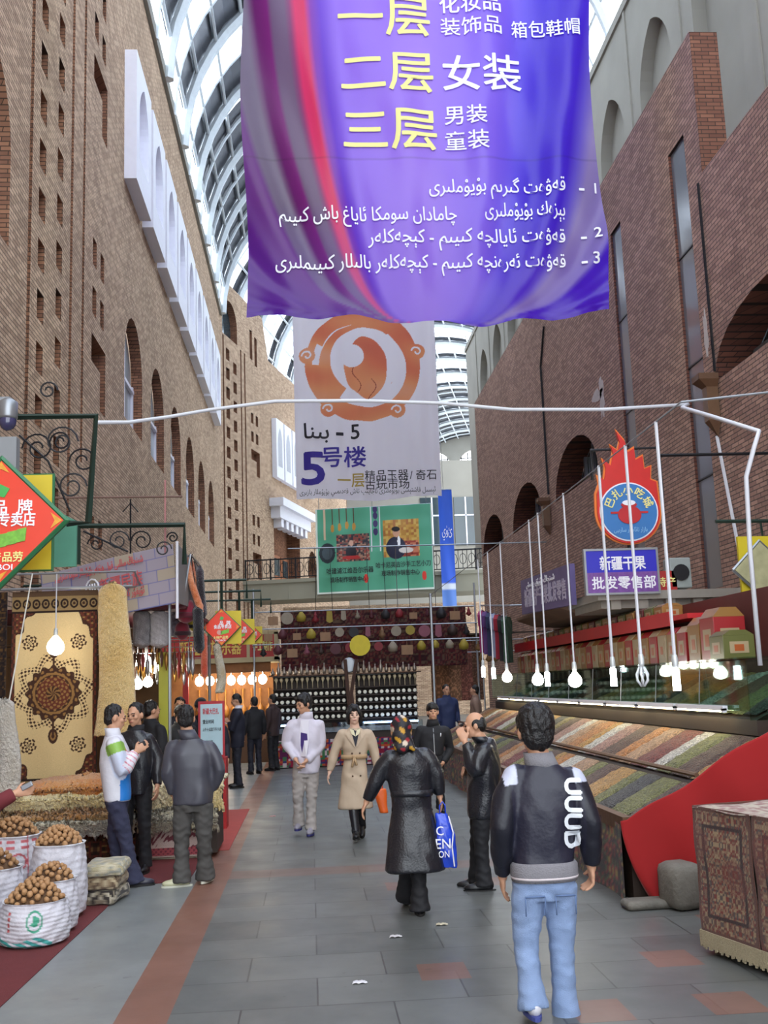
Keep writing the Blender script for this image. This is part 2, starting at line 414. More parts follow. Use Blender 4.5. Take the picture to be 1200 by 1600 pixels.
# far building on the left, turned to the right
AF = math.radians(16); UF = Vector((math.sin(AF), math.cos(AF), 0)); PF = Vector((XL, 55.6, 0))
MF = frame(PF, UF, (0, 0, 1)); holes = []
for k in range(13): holes.append((rect(0.95, 1.5, 6.6+k*1.12, 7.25+k*1.12), 0.35, 1))
for k in range(13): holes.append((rect(2.1, 2.65, 6.1+k*1.12, 6.75+k*1.12), 0.35, 1))
for gx in (0.42, 3.3, 3.95): holes.append((rect(gx, gx+0.2, 5, 21.3), 0.12, 1))
for zt in (18.0, 11.9): cluster(5.05, zt, holes)
holes.append((rect(5.0, 5.45, 21.3, 23.1), 0.35, 1)); holes.append((rect(5.85, 6.3, 21.1, 22.9), 0.35, 1))
holes.append((arch(1.6, 1.2, 21.4, 22.3, 23.6), 0.4, 2))
holes.append((rect(9.0, 14.6, 7.7, 12.4), 0.9, 1)); holes.append((arch(17.6, 1.0, 7.7, 10, 11.2), 0.6, 2))
outer = [(0, 0), (60, 0), (60, 22.2), (8.5, 22.2), (7.4, 24.6), (0, 24.6)]
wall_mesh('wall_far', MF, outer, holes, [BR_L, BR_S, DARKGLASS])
for i in range(5):
    x0 = 8.95+i*1.75; b = MB(); hp = arch(x0+0.75, 0.42, 15.6, 17.2, 18.1, 10, 0.35); Mp = frame(PF+Vector((math.cos(AF), -math.sin(AF), 0))*0.3, UF, (0, 0, 1))
    b.box((x0, 0, 14.85), (x0+1.5, 0.3, 18.6), Mp); b.cur = 1; n = len(hp)
    b.add([(p[0], -0.01, p[1]) for p in hp], [tuple(range(n))], Mp); struct(b.build('window_%d' % (40+i), [WHITE, mat('painted recess shade', (176, 178, 186), 0.7)]))  # flat grey arch: the shade of a recess is put into its colour
DOORM = mat('orange brown door', (150, 92, 56), 0.5)
for i in range(3):
    b = MB(); b.box((9.3+i*1.75, 0.75, 7.7), (10.85+i*1.75, 0.88, 10.3), MF); o = struct(b.build('door_%d' % (i+1), DOORM))
    b = MB(); b.box((9.55+i*1.75, 0.70, 9.0), (10.6+i*1.75, 0.75, 10.1), MF); b.build('door_pane', DARKGLASS, o)
b = MB()
b.box((8.2, -0.9, 12.9), (15.6, 0.1, 13.4), MF); b.box((8.5, -0.6, 12.2), (15.3, 0.1, 12.9), MF)
for i in range(6): b.box((9.0+i*1.05, -0.5, 11.7), (9.5+i*1.05, 0.1, 12.2), MF)
struct(b.build('trim_2', WHITE))
# right building
XR = 7.0
MR = frame((XR, 0, 0), (0, -1, 0), (0, 0, 1))   # local x = -world y
holes = []
RA = [38.9, 32.7, 26.4, 14.6, 8.2]
for y in RA: holes.append((arch(-y, 2.2, 6.75, 6.8, 8.05 if y > 15 else 7.75), 0.7, None))
STR = [(17.28, 18.1, 3.3, 11.55), (21.2, 21.95, 3.3, 11.7)]
for a_, b_, z0, z1 in STR: holes.append((rect(-b_, -a_, z0, z1), 0.1, None))
outer = [(2, 0), (2, 10.45), (-16.6, 10.45), (-16.6, 13.15), (-41.5, 13.15), (-41.5, 0)][::-1]
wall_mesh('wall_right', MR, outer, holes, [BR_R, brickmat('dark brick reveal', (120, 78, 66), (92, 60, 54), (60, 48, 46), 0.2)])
b = MB(); b.box((XR+0.13, 16.6, 10.2), (XR+0.5, 41.5, 13.13)); b.box((XR+0.004, 16.6, 10.2), (XR+0.13, 16.75, 13.13)); b.box((XR+0.02, 41.2, 0), (12, 41.49, 13.13)); b.box((XR+0.02, -2, 10.1), (11.6, 16.6, 10.44)); struct(b.build('wall_parapet', brickmat('pillar brick', (134, 94, 78), (108, 74, 64), (78, 62, 56), 0.2)))
for i, y in enumerate(RA):
    b = MB(); b.box((-y-2.25, 0.71, 6.6), (-y+2.25, 0.8, 8.15), MR); o = struct(b.build('window_%d' % (60+i), DARKGLASS)); fr = MB()
    for k in range(6): fr.box((-y-2.2+k*0.86, 0.62, 6.7), (-y-2.1+k*0.86, 0.7, 8.1), MR)
    fr.box((-y-2.2, 0.6, 7.15), (-y+2.2, 0.7, 7.22), MR); fr.build('window_frame', GREYMETAL, o)
for i, (a_, b_, z0, z1) in enumerate(STR):
    b = MB(); b.box((-b_, 0.05, z0), (-a_, 0.12, z1), MR); o = struct(b.build('window_%d' % (70+i), mat('grey strip glass', (112, 116, 126), 0.1, spec=0.8, var=0.25, vs=0.5))); fr = MB()
    for k in range(1, 4): fr.box((-b_, 0.03, z1-k*2.1), (-a_, 0.06, z1-k*2.1+0.03), MR)
    fr.build('window_bar', BLACKIRON, o)
# plastered upper wall set back on the right
XU = 10.9; MU = frame((XU, 0, 0), (0, -1, 0), (0, 0, 1)); holes = []
for k in range(13):
    y = 5.9+k*4.56; holes.append((arch(-y, 1.4, 12, 19.9, 21.76, 16, 0.25), 0.4, 0))
wall_mesh('wall_upper', MU, [(-67, 9), (3, 9), (3, 23.75), (-67, 23.75)], holes, [PLASTER, PLASTER])
b = MB()
for k in range(13):
    y = 8.18+k*4.56; b.box((XU-0.05, y-0.09, 9), (XU-0.001, y+0.09, 23.6))
b.box((XU-0.08, -3, 23.6), (XU+0.1, 67, 23.9)); struct(b.build('trim_3', PLASTER))
# vaulted roof of glass over white ribs
def vault(name, M, width, spring, rise, u0, u1, bay, cells, darkf, rib=True):
    cx = width/2
    def pt(a, u, k=1.0): return (u, cx*0+0 if False else cx-cx*k*math.cos(a), spring+rise*k*math.sin(a))
    g = MB(); d = MB(); s = MB(); nb = int(round((u1-u0)/bay))
    for i in range(nb):
        ua = u0+i*bay
        for c in range(cells):
            a0 = PI*c/cells; a1 = PI*(c+1)/cells; am = (a0+a1)/2
            fr = darkf(i, c, ua)
            um = ua+bay*(1-fr)
            for (x0, x1, t) in ((ua, um, g), (um, ua+bay, d)):
                if x1-x0 < 0.01: continue
                t.add([pt(a0, x0), pt(am, x0), pt(a1, x0), pt(a1, x1), pt(am, x1), pt(a0, x1)], [(0, 1, 4, 5), (1, 2, 3, 4)], M)
            s.box((0, 0, 0), (0, 0, 0))
    s = MB()
    for i in range(nb+1):
        ua = u0+i*bay; s.tube([pt(PI*j/24, ua, 0.975) for j in range(25)], 0.2, 6, M=M)
        if i < nb: s.tube([pt(PI*j/24, ua+bay*0.5, 0.985) for j in range(25)], 0.07, 5, M=M)
    for c in range(1, cells):
        a = PI*c/cells; s.tube([pt(a, u0, 0.985), pt(a, u1, 0.985)], 0.075, 5, M=M)
    o = struct(g.build(name, SKYGLASS)); 
    if d.v: d.build('roof_panel', ROOFDARK, o)
    s.build('roof_rib', RIBM, o); return o
MV = Matrix(((0, 1, 0, XL), (1, 0, 0, 0), (0, 0, 1, 0), (0, 0, 0, 1)))   # local x along the hall, y across
def dk(i, c, u):
    if 1 <= c <= 6: return 0.42 if u < 40 else 0.75
    return 0.0
vault('ceiling', MV, 16.0, 22.3, 8.0, -3, 55.5, 4.5, 16, dk)
AV = math.radians(14); MV2 = Matrix(((math.sin(AV), math.cos(AV), 0, XL-1), (math.cos(AV), -math.sin(AV), 0, 55.7), (0, 0, 1, 0), (0, 0, 0, 1)))
vault('ceiling_far', MV2, 18.0, 22.3, 8.0, 0.2, 67.7, 4.5, 18, lambda i, c, u: 0.7 if (i > 9 and c < 12) else 0.22)
# end wall of the far hall, with tall windows
ME = frame(MV2 @ Vector((67.0, 0, 0)), MV2.to_3x3() @ Vector((0, 1, 0)), (0, 0, 1))
holes = [(arch(x, 1.9, 23.2, 26.6, 28.6), 0.3, None) for x in (4.6, 9.2, 13.8)]
wall_mesh('wall_end', ME, [(-6, 0), (24, 0), (24, 22.3)]+[(9+9*math.cos(PI*j/16), 22.3+8*math.sin(PI*j/16)) for j in range(17)]+[(-6, 22.3)], holes, [PLASTER, PLASTER])
fr = MB()
for x in (4.6, 9.2, 13.8):
    for k in range(-2, 3): fr.box((x+k*0.75-0.05, 0.1, 23.2), (x+k*0.75+0.05, 0.2, 28.3), ME)
    for k in range(5): fr.box((x-1.9, 0.1, 23.2+k*1.1), (x+1.9, 0.2, 23.28+k*1.1), ME)
struct(fr.build('window_80', BLACKIRON))
# shops and brick under and beyond the bridge
b = MB(); b.box((-1.5, 62.5, 0), (14, 63, 6.6)); struct(b.build('wall_back', BR_L))
# floor
k = NT('stone paving'); v = k.obj(); x, y, z = k.xyz(v)
br = k.n('ShaderNodeTexBrick'); br.offset = 0.5; k.l(k.comb(x, y, 0.0), br.inputs['Vector']); br.inputs['Scale'].default_value = 1
br.inputs['Brick Width'].default_value = 0.9; br.inputs['Row Height'].default_value = 0.6; br.inputs['Mortar Size'].default_value = 0.006
br.inputs['Color1'].default_value = c4((104, 106, 104)); br.inputs['Color2'].default_value = c4((90, 92, 91)); br.inputs['Mortar'].default_value = c4((66, 66, 66))
base = br.outputs['Color']
def band(a, lo, hi): return k.math('MULTIPLY', k.math('GREATER_THAN', a, lo), k.math('LESS_THAN', a, hi))
RED = c4((128, 90, 76)); PALE = c4((126, 130, 130))
base = k.mix(band(x, -2.2, -1.17), base, PALE)                                   # smoother pale walk beside the stalls
base = k.mix(band(x, -1.17, -0.86), base, RED)                                   # red stone strip
base = k.mix(k.math('MULTIPLY', band(y, 11.0, 11.45), band(x, -1.17, 2.3)), base, k.mix(0.5, base, RED))
tx = k.math('FRACT', k.math('DIVIDE', k.math('ADD', x, 0.1), 0.76)); ty = k.math('FRACT', k.math('DIVIDE', y, 1.0))
ti = k.math('MULTIPLY', k.math('LESS_THAN', tx, 0.42), k.math('LESS_THAN', ty, 0.40))
ti = k.math('MULTIPLY', ti, k.math('MULTIPLY', k.math('GREATER_THAN', x, 0.6), k.math('LESS_THAN', y, 11)))
pick = k.math('GREATER_THAN', k.noise(k.comb(k.math('FLOOR', k.math('DIVIDE', k.math('ADD', x, 0.1), 0.76)), k.math('FLOOR', y), 0.0), 1.7, 0.0), 0.47)
base = k.mix(k.math('MULTIPLY', k.math('MULTIPLY', ti, pick), 0.75), base, RED)
nz = k.math('MULTIPLY_ADD', k.noise(v, 1.3, 6.0, 0.65), 0.8, 0.6); base = k.mix(1.0, base, k.comb(nz, nz, nz), 'MULTIPLY')
sp = k.math('GREATER_THAN', k.noise(v, 9.0, 2.0), 0.72); base = k.mix(k.math('MULTIPLY', sp, 0.3), base, c4((70, 68, 66)))
k.l(base, k.b.inputs['Base Color'])
k.l(k.math('MULTIPLY_ADD', k.noise(v, 2.0, 4.0), 0.35, 0.2), k.b.inputs['Roughness'])
k.b.inputs['Specular IOR Level'].default_value = 0.4; k.bump(br.outputs['Fac'], 0.15, -0.004); FLOORM = k.m
b = MB(); b.box((-12, -4, -0.2), (16, 125, 0)); struct(b.build('floor', FLOORM))
# ------------------------------------------------------------------ banners overhead
WHITEINK = mat('white ink', (240, 240, 248), 0.6, var=0); YELLOWINK = mat('pale yellow ink', (238, 232, 150), 0.6, var=0)
BLACKINK = mat('black ink', (36, 32, 40), 0.6, var=0); BLUEINK = mat('violet blue ink', (58, 44, 148), 0.6, var=0)
REDINK = mat('red ink', (204, 44, 48), 0.6, var=0)
def rgb(*s): return lin(np.array(s, float))
def interp(t, stops):
    xs = [s[0] for s in stops]; cs = np.array([lin(s[1]) for s in stops])
    return np.stack([np.interp(t, xs, cs[:, i]) for i in range(3)], -1)
def np_noise(x, y, seed=0):
    r = np.random.default_rng(seed); out = 0
    for k in range(7):
        a, b = r.normal(0, 1, 2); out = out+np.sin(a*x+b*y+r.uniform(0, 6.28))
    return out/7
root = empty('hanging_banner', (-0.98, 18, 8.4)); tag(root, 'huge purple satin banner with white and pale yellow writing hanging across the hall', 'banner')
BW, BH = 6.6, 9.5
def warp1(x, z):
    u = (x/BW-0.5)*2; g = np.maximum(z, 0.02)/8
    q = u/np.power(np.clip(g, 0.002, 2), 0.25)
    amp = (0.03+0.05*np.abs(u))*np.clip(z/2.0, 0.15, 1)
    y = amp*np.sin(q*11)+0.3*amp*np.sin(q*23+1.0)+0.02*np.sin(x*5+z*2.3)+0.02*np.exp(-z*2.0)*np.sin(x*6)
    return y
X, Z = grid(BW, BH, 330, 260)
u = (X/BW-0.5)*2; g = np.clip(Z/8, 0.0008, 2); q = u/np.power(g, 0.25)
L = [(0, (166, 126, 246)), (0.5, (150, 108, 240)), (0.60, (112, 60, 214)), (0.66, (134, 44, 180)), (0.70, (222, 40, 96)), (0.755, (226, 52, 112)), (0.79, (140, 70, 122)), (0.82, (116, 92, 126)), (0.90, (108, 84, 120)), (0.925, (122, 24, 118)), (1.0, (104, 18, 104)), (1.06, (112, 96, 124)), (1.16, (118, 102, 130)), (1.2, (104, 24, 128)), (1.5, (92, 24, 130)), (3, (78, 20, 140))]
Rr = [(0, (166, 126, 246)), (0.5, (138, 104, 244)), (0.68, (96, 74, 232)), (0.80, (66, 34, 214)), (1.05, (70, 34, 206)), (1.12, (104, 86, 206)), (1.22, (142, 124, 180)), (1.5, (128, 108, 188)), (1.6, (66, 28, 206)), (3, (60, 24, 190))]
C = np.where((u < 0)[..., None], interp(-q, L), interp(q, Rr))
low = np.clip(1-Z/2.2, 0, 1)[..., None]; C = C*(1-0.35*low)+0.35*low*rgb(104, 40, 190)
seam = (np.abs(Z-3.05) < 0.03)[..., None]; C = np.where(seam, C*0.8, C)
ed = 0.07*np.sin(X*1.1)+0.05*np.sin(X*4.1)+0.1*(1-u*u)*-1
Pb = np.stack([X+0.05*np.sin(Z*1.1)*(np.abs(u)), warp1(X, Z), Z+ed*np.exp(-Z*2)], -1)
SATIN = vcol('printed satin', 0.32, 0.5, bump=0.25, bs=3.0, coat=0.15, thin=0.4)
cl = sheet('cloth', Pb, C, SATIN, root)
hem = MB(); hem.tube([(0, 0, BH), (BW, 0, BH)], 0.04, 6); hem.build('batten', GREYMETAL, root)
rp = MB(); 
for x in (0.3, BW/2, BW-0.3): rp.tube([(x, 0, BH), (x, 0, 28.2-8.4 if x > 1 else 19.0)], 0.015, 5)
rp.build('rope', GREYMETAL, root)
def ban1(body, px, py, size, m, width=None, bold=0.02, arabic=False):
    p = at(px, py, 18); x0 = p.x+0.98; z0 = p.z-8.4
    def wp(P):
        P = P.copy(); P[:, 1] += warp1(P[:, 0]+x0, P[:, 2]+z0)-0.012; return P
    lettering(body, Matrix.Translation((x0, 0, z0)), size, m, root, bold, width, 'LEFT', arabic, 0.012, wp)
k_ = 18/F*1.02
ban1('一层', 526, 50, 78*k_, YELLOWINK, 154*k_); ban1('化妆品', 686, 17, 35*k_, WHITEINK, 104*k_); ban1('装饰品', 688, 52, 35*k_, WHITEINK, 103*k_, 0.012)
ban1('箱包鞋帽', 799, 55, 33*k_, WHITEINK, 116*k_, 0.012)
ban1('二层', 530, 137, 78*k_, YELLOWINK, 153*k_); ban1('女装', 690, 137, 70*k_, WHITEINK, 132*k_, 0.02)
ban1('三层', 533, 228, 80*k_, YELLOWINK, 154*k_); ban1('男装', 694, 192, 36*k_, WHITEINK, 70*k_, 0.014); ban1('童装', 695, 232, 36*k_, WHITEINK, 72*k_, 0.014)
for body, px, py, w in (('قەۋەت گىرىم بۇيۇملىرى', 670, 301, 226), ('بېزەك بۇيۇملىرى', 757, 338, 134), ('چامادان سومكا ئاياغ باش كىيىم', 436, 345, 290), ('قەۋەت ئايالچە كىيىم - كېچەكلەر', 576, 380, 326), ('قەۋەت ئەرەنچە كىيىم - كېچەكلەر بالىلار كىيىملىرى', 430, 421, 474)):
    ban1(body, px, py, 33*k_, WHITEINK, w*k_, 0.012, True)
for px, py in ((904, 303), (908, 378), (908, 418)): ban1('-', px, py, 36*k_, WHITEINK)
ban1('1', 926, 300, 26*k_, WHITEINK); ban1('2', 928, 372, 26*k_, WHITEINK); ban1('3', 925, 413, 28*k_, WHITEINK)
# white banner with a ring of orange jade
root = empty('white_banner', (-0.27, 30, 7.25)); tag(root, 'white cloth banner with an orange jade ring and a blue number 5', 'banner')
BW, BH = 4.24, 7.2
def warp2(x, z): return 0.05*np.sin(x*9+0.4*np.sin(z))*np.exp(-((x/4.24-0.5)*2)**2*-0.6)*0.6+0.03*np.sin(x*3.1+z*1.7)
X, Z = grid(BW, BH, 260, 440)
C = np.ones(X.shape+(3,))*rgb(244, 240, 248)
cx, cz = 2.05, 4.0; dx = X-cx; dz = Z-cz; r = np.hypot(dx, dz); th = np.arctan2(dz, dx)
wob = np_noise(X*3, Z*3, 3)
ink = (r < 1.72+0.03*wob) & (r > 1.28-0.06*np.sin(th*2)); ink &= ~((np.abs(th-2.9) < 0.22) & (r < 1.5))
ink |= (r < 1.3) & (r > 1.02+0.16*np.sin(th+0.4)) & ~((th > -2.2) & (th < -0.6)) & ~((th > -0.6) & (th < 0.9) & (r > 1.0))
ink |= (np.hypot((dx-0.1)/0.62, (dz+0.05)/0.95) < 1+0.12*wob) & ~(np.hypot(dx+0.32, dz-0.3) < 0.36)
for a in (-2.25, -0.95, 0.25, 2.95): 
    qx, qz = cx+1.68*math.cos(a), cz+1.68*math.sin(a); rr = np.hypot(X-qx, Z-qz); ink |= rr < 0.24
    ink &= ~((np.abs(rr-0.1-0.02*np.arctan2(Z-qz, X-qx)) < 0.025))
t = np.clip(0.5+0.5*np_noise(X*2.2, Z*2.2, 9)+0.25*dz/1.7, 0, 1)
jade = interp(t, [(0, (232, 176, 150)), (0.35, (236, 158, 112)), (0.6, (226, 128, 96)), (0.85, (190, 84, 84)), (1, (168, 60, 76))])
C = np.where(ink[..., None], jade, C)
for xs, zs in ((1.9, 3.55), (2.35, 3.2)): C = np.where((ink & (np.abs(dx-xs+2.1+0.12*np.sin(Z*7)) < 0.012) & (np.abs(Z-zs) < 0.4))[..., None], rgb(150, 60, 60), C)
sheet('cloth', np.stack([X, warp2(X, Z), Z+0.04*np.sin(X*2.2)*np.exp(-Z*2)-0.06*np.exp(-Z)*np.sin(X/BW*PI)], -1), C, vcol('printed cloth', 0.75, 0.25, bump=0.25, bs=4, thin=0.6), root)
b = MB(); b.tube([(0, 0, BH), (BW, 0, BH)], 0.035, 6); b.build('batten', GREYMETAL, root)
b = MB(); b.tube([(0.6, 0, BH), (0.6, 0, 19.5)], 0.012, 5); b.tube([(3.6, 0, BH), (3.6, 0, 21.5)], 0.012, 5); b.build('rope', GREYMETAL, root)
k_ = 30/F*1.03
def ban2(body, px, py, size, m, width=None, bold=0.02, arabic=False):
    p = at(px, py, 30); x0 = p.x+0.27; z0 = p.z-7.25
    def wp(P):
        P = P.copy(); P[:, 1] += warp2(P[:, 0]+x0, P[:, 2]+z0)-0.02; return P
    lettering(body, Matrix.Translation((x0, 0, z0)), size, m, root, bold, width, 'LEFT', arabic, 0.012, wp)
ban2('بىنا', 473, 686, 34*k_, BLACKINK, 38*k_, 0.02, True); ban2('-', 524, 688, 44*k_, BLACKINK); ban2('5', 547, 686, 33*k_, BLACKINK)
ban2('5', 468, 757, 72*k_, BLUEINK, 34*k_, 0.035); ban2('号楼', 500, 728, 35*k_, BLUEINK, 69*k_, 0.025)
ban2('一层', 527, 760, 24*k_, mat('ochre ink', (176, 150, 60), 0.6, var=0), 41*k_); ban2('精品玉器', 570, 750, 18*k_, BLACKINK, 67*k_, 0.004)
ban2('古玩市场', 570, 764, 17*k_, BLACKINK, 68*k_, 0.004); ban2('/ 奇石', 640, 749, 18*k_, BLACKINK, 42*k_, 0.004)
ban2('ئېسىل قاشتېشى بۇيۇملىرى ئاجايىپ تاش قەدىمىي بۇيۇملار بازىرى', 468, 773, 11*k_, BLACKINK, 210*k_, 0.0, True)
# ------------------------------------------------------------------ footbridge across the far end
AB = math.radians(12); MBR = frame((-2.6, 58.6, 0), (math.cos(AB), -math.sin(AB), 0), (0, 0, 1))
CONC = mat('bridge concrete', (150, 148, 132), 0.85, var=0.15, vs=0.7)
root = empty('footbridge', (-2.6, 58.6, 6.7)); tag(root, 'concrete footbridge with black iron railing crossing the far end of the hall', 'bridge')
MBl = Matrix.Translation((2.6, -58.6, -6.7)) @ MBR
b = MB(); b.box((-1, 0, 6.72), (13.5, 3, 7.75), MBl); b.box((-1, -0.12, 7.65), (13.5, 0.1, 7.85), MBl)
for k in range(9): b.box((k*1.55, -0.02, 6.72), (k*1.55+0.04, 0.1, 7.6), MBl)
b.build('deck', CONC, root)
b = MB(); b.tube([(-0.9, 0.1, 9.0), (13.4, 0.1, 9.0)], 0.045, 6, M=MBl); b.tube([(-0.9, 0.1, 7.98), (13.4, 0.1, 7.98)], 0.03, 6, M=MBl); b.build('handrail', BLACKIRON, root)
for k in range(10):
    b = MB(); x0 = -0.9+k*1.43; b.tube([(x0, 0.1, 7.8), (x0, 0.1, 9.05)], 0.05, 6, M=MBl)
    for j in range(1, 6): b.tube([(x0+j*0.24, 0.1, 7.98), (x0+j*0.24, 0.1, 9.0)], 0.018, 4, M=MBl)
    for j in range(3):
        xx = x0+0.25+j*0.48; b.tube([(xx+0.18*math.cos(t*PI/4), 0.1, 8.5+0.3*math.sin(t*PI/4)) for t in range(9)], 0.018, 4, M=MBl)
    b.build('railing_panel', BLACKIRON, root)
# green advertising banner hung on the bridge
MG = frame((0.5, 57.72, 6.9), (1, -0.2126, 0.0), (0, 0, 1))
root = empty('green_banner', MG.translation); tag(root, 'green advertising banner with two photographs hung on the railing of the footbridge', 'banner')
MGl = Matrix.Translation(-MG.translation) @ MG; GW, GH = 6.5, 4.7
X, Z = grid(GW, GH, 230, 170); Z = Z; C = np.ones(X.shape+(3,))*rgb(84, 160, 130)
C = np.where(((X < 0.1) | (X > GW-0.08) | (Z < 0.1))[..., None], rgb(214, 224, 214), C)
rv = np.random.default_rng(4)
def block(x0, x1, z0, z1, cols, n=16):
    m = (X > x0) & (X < x1) & (Z > z0) & (Z < z1)
    a = ((X-x0)/(x1-x0)*n).astype(int).clip(0, n-1); b_ = ((Z-z0)/(z1-z0)*n).astype(int).clip(0, n-1)
    pal = np.array([lin(c) for c in cols]); tb = pal[rv.integers(0, len(cols), (n, n))]
    C[m] = tb[b_[m], a[m]]
block(1.15, 3.0, 1.75, 3.25, [(70, 60, 62), (120, 90, 80), (170, 130, 110), (50, 50, 62), (150, 70, 62)], 18)
block(3.75, 5.75, 1.85, 3.9, [(196, 150, 70), (180, 130, 60), (170, 110, 60), (206, 170, 90)], 14)
block(4.3, 5.7, 1.85, 2.7, [(150, 60, 46), (120, 46, 40), (196, 120, 90)], 9)
def blob(cx, cz, rx, rz, col): C[(np.hypot((X-cx)/rx, (Z-cz)/rz) < 1)] = lin(col)
blob(4.45, 2.35, 0.55, 0.62, (34, 36, 60)); blob(4.5, 3.2, 0.2, 0.26, (206, 156, 128)); blob(4.48, 3.38, 0.23, 0.14, (26, 22, 26)); blob(5.0, 2.2, 0.4, 0.16, (214, 206, 200)); blob(4.62, 2.7, 0.08, 0.3, (236, 236, 240))
blob(1.95, 2.25, 0.3, 0.42, (36, 34, 44)); blob(1.97, 2.75, 0.13, 0.17, (214, 170, 150)); blob(1.95, 1.95, 0.5, 0.1, (180, 50, 50))
blob(0.62, 2.25, 0.46, 0.56, (40, 50, 58)); blob(0.62, 2.25, 0.3, 0.36, (70, 84, 92)); 
for xx, zz in ((0.95, 3.85), (1.35, 3.9), (1.75, 4.0), (2.15, 3.9)):
    C[(np.abs(X-xx) < 0.03) & (Z > zz-0.2) & (Z < zz+0.9)] = lin((90, 60, 40)); blob(xx, zz-0.25, 0.1, 0.22, (190, 140, 60))
C[(np.abs(X-0.5) < 0.06) & (Z > 3.0)] = lin((214, 190, 160))
for zz in (3.3, 3.75, 4.2, 4.55): blob(3.35, zz, 0.13, 0.2, (60, 44, 96))
C[(np.abs(X-3.35) > 0.22) & (np.abs(X-3.35) < 0.26) & (Z > 2.2)] = lin((220, 220, 226))
blob(2.75, 0.75, 0.12, 0.25, (210, 60, 50)); blob(5.95, 0.75, 0.12, 0.25, (210, 60, 50))
Pg = np.stack([X, 0.03*np.sin(X*4)+0.02*np.sin(Z*5), Z], -1); Mn = np.array(MGl); Pg = Pg @ Mn[:3, :3].T+Mn[:3, 3]
sheet('printed_sheet', Pg, C, vcol('printed vinyl', 0.5, 0.4), root)
for body, x, z, s, w in (('哈建浦江维吾尔乐器', 0.55, 1.1, 0.36, 2.6), ('现场制作销售中心', 0.75, 0.62, 0.33, 2.0), ('哈卡尼英吉沙手工艺小刀', 3.3, 1.3, 0.34, 3.0), ('现场制作销售中心', 3.6, 0.85, 0.33, 2.1)):
    lettering(body, MGl @ Matrix.Translation((x, 0, z)), s, BLACKINK, root, 0.012, w, lift=0.06)
b = MB()
for x in (0.2, 3.2, 6.2): b.tube([(x, 0, GH), (x, 0.4, GH+5)], 0.015, 4, M=MGl)
b.tube([(0, 0.03, GH), (GW, 0.03, GH)], 0.03, 5, M=MGl); b.build('rope', GREYMETAL, root)
# blue banner beside it
p0 = at(692, 948, 56.1); p1 = at(714, 948, 56.1); zt = at(692, 765, 56.1).z
root = empty('blue_banner', p0); tag(root, 'narrow blue banner hanging beside the green banner at the bridge', 'banner')
X, Z = grid(p1.x-p0.x, zt-p0.z, 12, 60); C = np.ones(X.shape+(3,))*rgb(52, 96, 210); C[Z < 0.9] = lin((90, 130, 205)); C[(Z > 0.9) & (Z < 1.2)] = lin((206, 214, 226))
sheet('cloth', np.stack([X, 0.02*np.sin(X*9+Z), Z], -1), C, MATS['printed vinyl'], root)
lettering('ئۈي', Matrix.Translation((0.12, 0, 3.9)), 0.75, WHITEINK, root, 0.0, 0.55, 'LEFT', True, 0.05)
b = MB(); b.tube([(0, 0, zt-p0.z), (p1.x-p0.x, 0, zt-p0.z)], 0.03, 5); b.tube([(0.3, 0, zt-p0.z), (0.3, 0.6, zt-p0.z+9)], 0.012, 4); b.build('batten', GREYMETAL, root)
# house front beyond the bridge
b = MB(); b.box((3.0, 76, 5), (16, 77, 18.2)); b.cur = 1
for x in (8.4, 10.9, 13.4): b.box((x, 75.9, 11.8), (x+1.7, 76.1, 15.4))
b.cur = 2
for x in (8.4, 10.9, 13.4): b.box((x+0.8, 75.85, 11.8), (x+0.9, 75.95, 15.4)); b.box((x, 75.85, 14), (x+1.7, 75.95, 14.1))
o = b.build('house_front', [PLASTER, DARKGLASS, WHITE]); tag(o, 'pale rendered building with tall windows beyond the footbridge', 'building')
# ------------------------------------------------------------------ cables, conduits
CABLE = mat('white conduit', (206, 208, 216), 0.5, var=0.03)
def cable(label, pts, r, m, name='cable'):
    b = MB(); b.tube(pts, r, 6); o = b.build(name, m, smooth=True); return tag(o, label, 'cable')
cpts = [at(x, y, Y) for x, y, Y in ((150, 660, 10.2), (200, 660, 10.6), (260, 652, 11), (330, 640, 11.5), (430, 627, 11.5), (560, 626, 11.5), (690, 630, 11.5), (800, 640, 11.5), (940, 640, 11.5), (1075, 632, 11.5))]
cable('white conduit slung right across the hall in front of the white banner', cpts, 0.022, CABLE, 'conduit')
o = cable('white bent conduit coming down beside the spice counter', [at(1075, 632, 11.5), at(1066, 637, 10.6), at(1110, 650, 10.0), at(1186, 674, 9.0), at(1178, 700, 9.0), at(1166, 745, 9.0), at(1172, 860, 9.0), at(1188, 1040, 9.0)], 0.022, CABLE, 'conduit')
# rail over the spice counter that carries the hanging lamps
zr = 3.85
o = cable('thin steel wire over the spice counter that carries the hanging lamps', [(2.8, 7.4, zr), (2.8, 12, zr-0.02), (2.8, 18, zr), (2.8, 24, zr)], 0.006, GREYMETAL, 'wire')
b = MB(); b.tube([(2.8, 24, 0), (2.8, 24, 3.9)], 0.03, 6); tag(b.build('steel_post', GREYMETAL), 'thin steel post at the far end of the spice counter', 'post')
b = MB(); b.tube([(2.8, 7.4, zr), (6.98, 7.4, zr+0.4)], 0.009, 6); tag(b.build('iron_bracket', GREYMETAL), 'thin iron arm holding the lamp wire out from the brick wall', 'arm')
GLOBE = glow('lit opal bulb', (255, 250, 235), BULB); CFLM = glow('lit tube bulb', (240, 248, 255), BULB)
CAPM = mat('bulb cap', (200, 205, 206), 0.35, 0.3); COLD = mat('unlit bulb glass', (216, 220, 224), 0.2)
